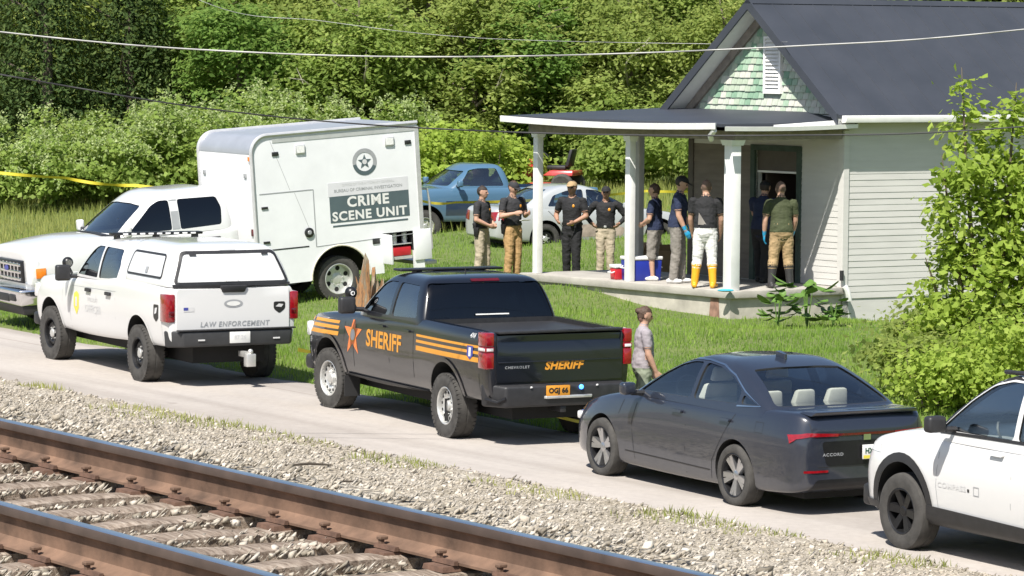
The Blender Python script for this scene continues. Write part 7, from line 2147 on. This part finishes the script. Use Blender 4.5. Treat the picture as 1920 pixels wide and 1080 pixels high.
def thicket(x, y, h, label, group, seed, kind='knot', bloom=True, w=1.6, leaf=.15, dens=1.0, mass=False):
    r = np.random.default_rng(seed); z = gz(x, y)
    blobs = [((r.uniform(-.6, .6) * w, r.uniform(-.5, .5) * w, h * r.uniform(.3, .72)), (w * r.uniform(.35, .6), w * r.uniform(.35, .6), h * r.uniform(.22, .34))) for _ in range(9)]
    cen, nr, ti = crown_points(blobs, int(150 * dens), 26, .17, r, .6, .7)
    cen[:, 2] = np.maximum(cen[:, 2], .02)
    if mass:
        n = 85
        tops = cen[np.argsort(-(cen[:, 2] - cen[:, 1] * .5 + r.normal(0, .25, len(cen))))[:n * 6:6]]
        fl = np.repeat(tops, 14, 0) + r.normal(0, .06, (n * 14, 3)) * np.array([1, 1, 1.6]) + np.array([0, -.05, .06])
        o_ = np.array([x, y, z])
        return cen + o_, nr, ti, leaf * r.uniform(.6, 1.35, len(cen)), fl + o_
    t = empty('bush', (x, y, z), 0, label, 'bush', group)
    link('foliage', leaf_mesh('foliage', cen, nr, ti, leaf * r.uniform(.6, 1.35, len(cen)), r, FO[kind], .7), None, t, None)
    m = MB(); rr = random.Random(seed)
    for k in range(9):
        a = rr.uniform(0, 6.28); q = rr.uniform(.1, .6) * w
        m.tube([(q * .6 * math.cos(a), q * .6 * math.sin(a), -.1), (q * math.cos(a), q * math.sin(a), h * .45), (q * 1.15 * math.cos(a), q * 1.15 * math.sin(a), h * .8)], [.016, .012, .005], 5)
    m.build('stem', BARK, t, 50)
KNOT = []
for i, (x, y, h) in enumerate([(-13.6, 88, 2.2), (-12.2, 86.8, 2.1), (-10.9, 87.6, 2.2), (-9.6, 86.6, 2.3), (-8.4, 87.4, 2.5), (-7.2, 86.4, 2.5), (-6.0, 87.2, 2.4), (-11.6, 89.2, 2.4), (-9.0, 89.4, 2.7), (-6.6, 89.2, 2.8), (-4.8, 88.4, 2.5), (-3.6, 87.6, 2.5)]):
    KNOT.append(thicket(x, y, h, None, None, 40 + i, mass=True))
brush_mass('flowering_thicket', KNOT, 'knot', True, 'pale flowering thicket behind the barrier tape at the left')
for i, (x, y, h, lab) in enumerate([(-2.1, 83.5, 1.9, 'bright green bush behind the blue pickup cab, nearest the box truck'), (-.9, 84.2, 2.0, 'bright green bush behind the blue pickup bed'), (-.7, 85.0, 1.5, 'bright green bush left of the leftmost porch post')]):
    thicket(x, y, h, lab, 'bushes behind the parked old cars', 60 + i, 'bright', False)
BR = []
for i, (x, y, h) in enumerate([(3.1, 86.8, 1.4), (3.6, 85.5, 1.9), (4.6, 84.0, 2.3), (5.4, 82, 2.4), (3.2, 89.5, 2.2), (2.6, 91, 1.5)]):
    BR.append(thicket(x, y, h, None, None, 70 + i, bloom=False, mass=True))
brush_mass('olive_brush', BR, 'olive', False, 'olive green brush seen between the porch posts')

# leafy young tree in front of the house, right
def front_tree():
    r = np.random.default_rng(9)
    x, y = 6.45, 47.2; z = gz(x, y)
    t = empty('leafy_sapling', (x, y, z), 0, 'bright green leafy young tree covering the right end of the house wall', 'tree')
    P = lambda px, zz, rx, rz, dy=0.: ((px - x, dy, zz - z), (rx, rx, rz))
    blobs = [P(6.55, .8, 1.15, .75), P(6.0, .75, .55, .5, -.3), P(5.75, 1.25, .42, .4, -.2), P(6.3, 1.7, .75, .6), P(6.9, 1.9, .8, .8), P(6.25, 2.45, .55, .5), P(6.75, 2.9, .6, .5), P(6.15, 3.25, .42, .35, -.2), P(6.0, 2.0, .30, .3, -.3), P(5.98, 2.75, .25, .18, -.2),
             P(6.2, 3.75, .26, .35), P(6.12, 4.2, .12, .30), P(6.9, 3.5, .5, .45), P(7.3, 2.6, .8, 1.2), P(7.4, 1.2, .9, 1.0), P(6.65, 3.9, .25, .3), P(7.1, 4.0, .3, .3), P(5.7, .5, .36, .3, -.3)]
    cen, nr, ti = crown_points(blobs, 560, 26, .14, r, .45, .8)
    link('crown', leaf_mesh('crown', cen, nr, ti, .125 * r.uniform(.55, 1.4, len(cen)), r, FO['bright'], .62, .4), None, t, None)
    m = MB(); rr = random.Random(3)
    for (a, b) in (((0, 0), (-.35, 4.2)), ((.15, .1), (.4, 4.0)), ((-.1, 0), (-.6, 3.0)), ((.3, 0), (.9, 3.2)), ((-.2, -.1), (-.8, 1.6))):
        m.tube([(a[0], a[1], -.2), (a[0] * .5 + b[0] * .4, 0, b[1] * .35), (b[0] * .8, -.05, b[1] * .7), (b[0], 0, b[1])], [.05, .038, .024, .006], 7)
    m.build('trunk', BARK, t, 50)
front_tree()
for i, (x, y, h, w, kd_, lab) in enumerate([(5.35, 46.0, .8, .7, 'mid', 'low green bush behind the grey sedan, at the foot of the young tree'), (5.6, 44.6, .8, .9, 'bright', 'low bright bush between the grey sedan and the white SUV'), (6.9, 45.0, 1.2, 1.2, 'bright', 'leafy bush behind the white SUV at the right edge'), (5.9, 49.5, .8, .7, 'mid', 'weedy bush on the bank beside the young tree')]):
    thicket(x, y, h, lab, 'low bushes along the right bank', 80 + i, kd_, False, w, .09, 1.1)

# broad-leaved plant at the foot of the porch
def burdock(x, y, s, label, seed):
    rr = random.Random(seed); z = gz(x, y)
    t = empty('broad_leaved_plant', (x, y, z), 0, label, 'plant', 'broad-leaved plants below the porch')
    gm = mat('broad_leaf', (.10, .19, .035), .5, vary=.3, scale=6)
    lm = MB(); outl = [(0, 0), (.10, .10), (.14, .26), (.10, .42), (0, .52), (-.10, .42), (-.14, .26), (-.10, .10)]
    lm.add([(a, b, .05 * math.cos(a * 12) - b * b * .25) for a, b in outl] + [(0, .26, -.05)], [(i, (i + 1) % 8, 8) for i in range(8)])
    me = lm.mesh('leaf'); me.materials.append(gm)
    for k in range(30):
        a = rr.uniform(0, 6.28); h = rr.uniform(.08, .68) * s
        o = bpy.data.objects.new('leaf', me); C.objects.link(o); o.parent = t
        o.location = (math.cos(a) * rr.uniform(.05, .35) * s, math.sin(a) * .25 * s, h); o.rotation_euler = (rr.uniform(-.2, .7), rr.uniform(-.3, .3), a - math.pi / 2); k_ = s * rr.uniform(.5, .9); o.scale = (k_, k_, k_)
    m = MB()
    for k in range(5): m.tube([(0, 0, -.05), (rr.uniform(-.1, .1) * s, rr.uniform(-.1, .1) * s, .6 * s)], [.012, .006], 5)
    m.build('stem', gm, t)
burdock(4.75, 55.5, 1.0, 'tall broad-leaved plant at the foot of the porch wall below the doorway', 2)
burdock(4.25, 55.1, .7, 'smaller broad-leaved plant left of the tall one below the porch', 5)
burdock(5.15, 55.2, .6, 'small broad-leaved plant right of the tall one below the porch', 7)

# grass and weeds
def grass(name, pts, hmin, hmax, wd, kind, label, seed, lean=.45):
    r = np.random.default_rng(seed); n = len(pts)
    z = ground_z(pts[:, 0], pts[:, 1]) - .03
    a = r.uniform(0, 6.28, n); h = r.uniform(hmin, hmax, n) * (.55 + .75 * vnoise(pts[:, 0], pts[:, 1], .8, seed)); w = wd * r.uniform(.6, 1.3, n)
    l = r.uniform(0, lean, n) * h; b = r.uniform(0, 6.28, n)
    base = np.stack([pts[:, 0], pts[:, 1], z], 1)
    side = np.stack([np.cos(a), np.sin(a), a * 0], 1) * w[:, None]
    tip = base + np.stack([np.cos(b) * l, np.sin(b) * l, h], 1)
    mid = base + (tip - base) * .55 + np.array([0, 0, 1]) * (h * .06)[:, None]
    v = np.stack([base - side * .5, base + side * .5, mid + side * .38, mid - side * .38, tip], 1).reshape(-1, 3)
    k = np.arange(n)[:, None] * 5
    f = np.concatenate([k + np.array([[0, 1, 2]]), k + np.array([[0, 2, 3]]), k + np.array([[3, 2, 4]])], 1).reshape(-1, 3)
    me = fast_mesh(name, v, f)
    ti = np.clip(.25 + .5 * vnoise(pts[:, 0], pts[:, 1], 1.7, seed + 2) + .35 * (r.random(n) - .3), 0, 1)
    at = me.attributes.new('tint', 'FLOAT', 'POINT'); at.data.foreach_set('value', np.repeat(ti, 5).astype(np.float32))
    me.materials.append(FO[kind])
    return tag(link(name, me, None, None, None), label, 'grass', kind='stuff')

def lawn_points(n, y0, y1, seed, q0=24.9, q1=60, extra=None):
    r = np.random.default_rng(seed)
    y = y0 + (y1 - y0) * r.random(n) ** 1.15; x = (r.random(n) * 2 - 1) * (y * .152 + .8)
    q = x * QN[0] + y * QN[1]
    s = x * QD[0] + y * QD[1]
    edge = 25.0 + .0275 * (s - 35) + (vnoise(s, s * 0, 1.3, 4) - .5) * .4 + (vnoise(s * 3, s * 0, 1.0, 8) - .5) * .5
    ok = (q > np.maximum(edge, q0)) & (q < q1)
    # not inside house or porch
    dx, dy = x - HK.x, y - HK.y
    det = HL.x * HG.y - HL.y * HG.x
    al = (dx * HG.y - dy * HG.x) / det; bl = (HL.x * dy - HL.y * dx) / det
    ok &= ~((al > -2.35) & (al < .05) & (bl > -.05) & (bl < 5.4)) & ~((al > -.02) & (al < 9) & (bl > -.02) & (bl < 4))
    if extra is not None: ok &= extra(x, y, q, r)
    return np.stack([x[ok], y[ok]], 1)
grass('lawn_grass', lawn_points(215000, 40, 80, 21), .03, .095, .014, 'grass', 'shaggy green lawn grass between the road and the house', 31)
grass('meadow_grass', lawn_points(70000, 62, 95, 22, 30, 60, lambda x, y, q, r: (y > 75) | ((x < -5) & (y > 66))), .12, .40, .018, 'dry', 'tall yellowish meadow grass behind the trucks', 32)
grass('bank_weeds', lawn_points(26000, 40, 58, 23, 25.2, 33, lambda x, y, q, r: (vnoise(x, y, 1.1, 11) > .66)), .08, .22, .018, 'grass', 'taller weeds scattered over the bank', 33, .6)
def verge_points(n, seed):
    r = np.random.default_rng(seed)
    q = 21.75 - np.abs(r.normal(0, .55, n)); s = r.uniform(14, 46, n)
    k = vnoise(q, s, 1.1, 13) > .60
    x, y = to_xy(q[k], s[k]); return np.stack([x, y], 1)
grass('verge_weeds', verge_points(9000, 5), .04, .13, .014, 'dry', 'sparse dry weeds along the gravel edge of the road', 34, .8)
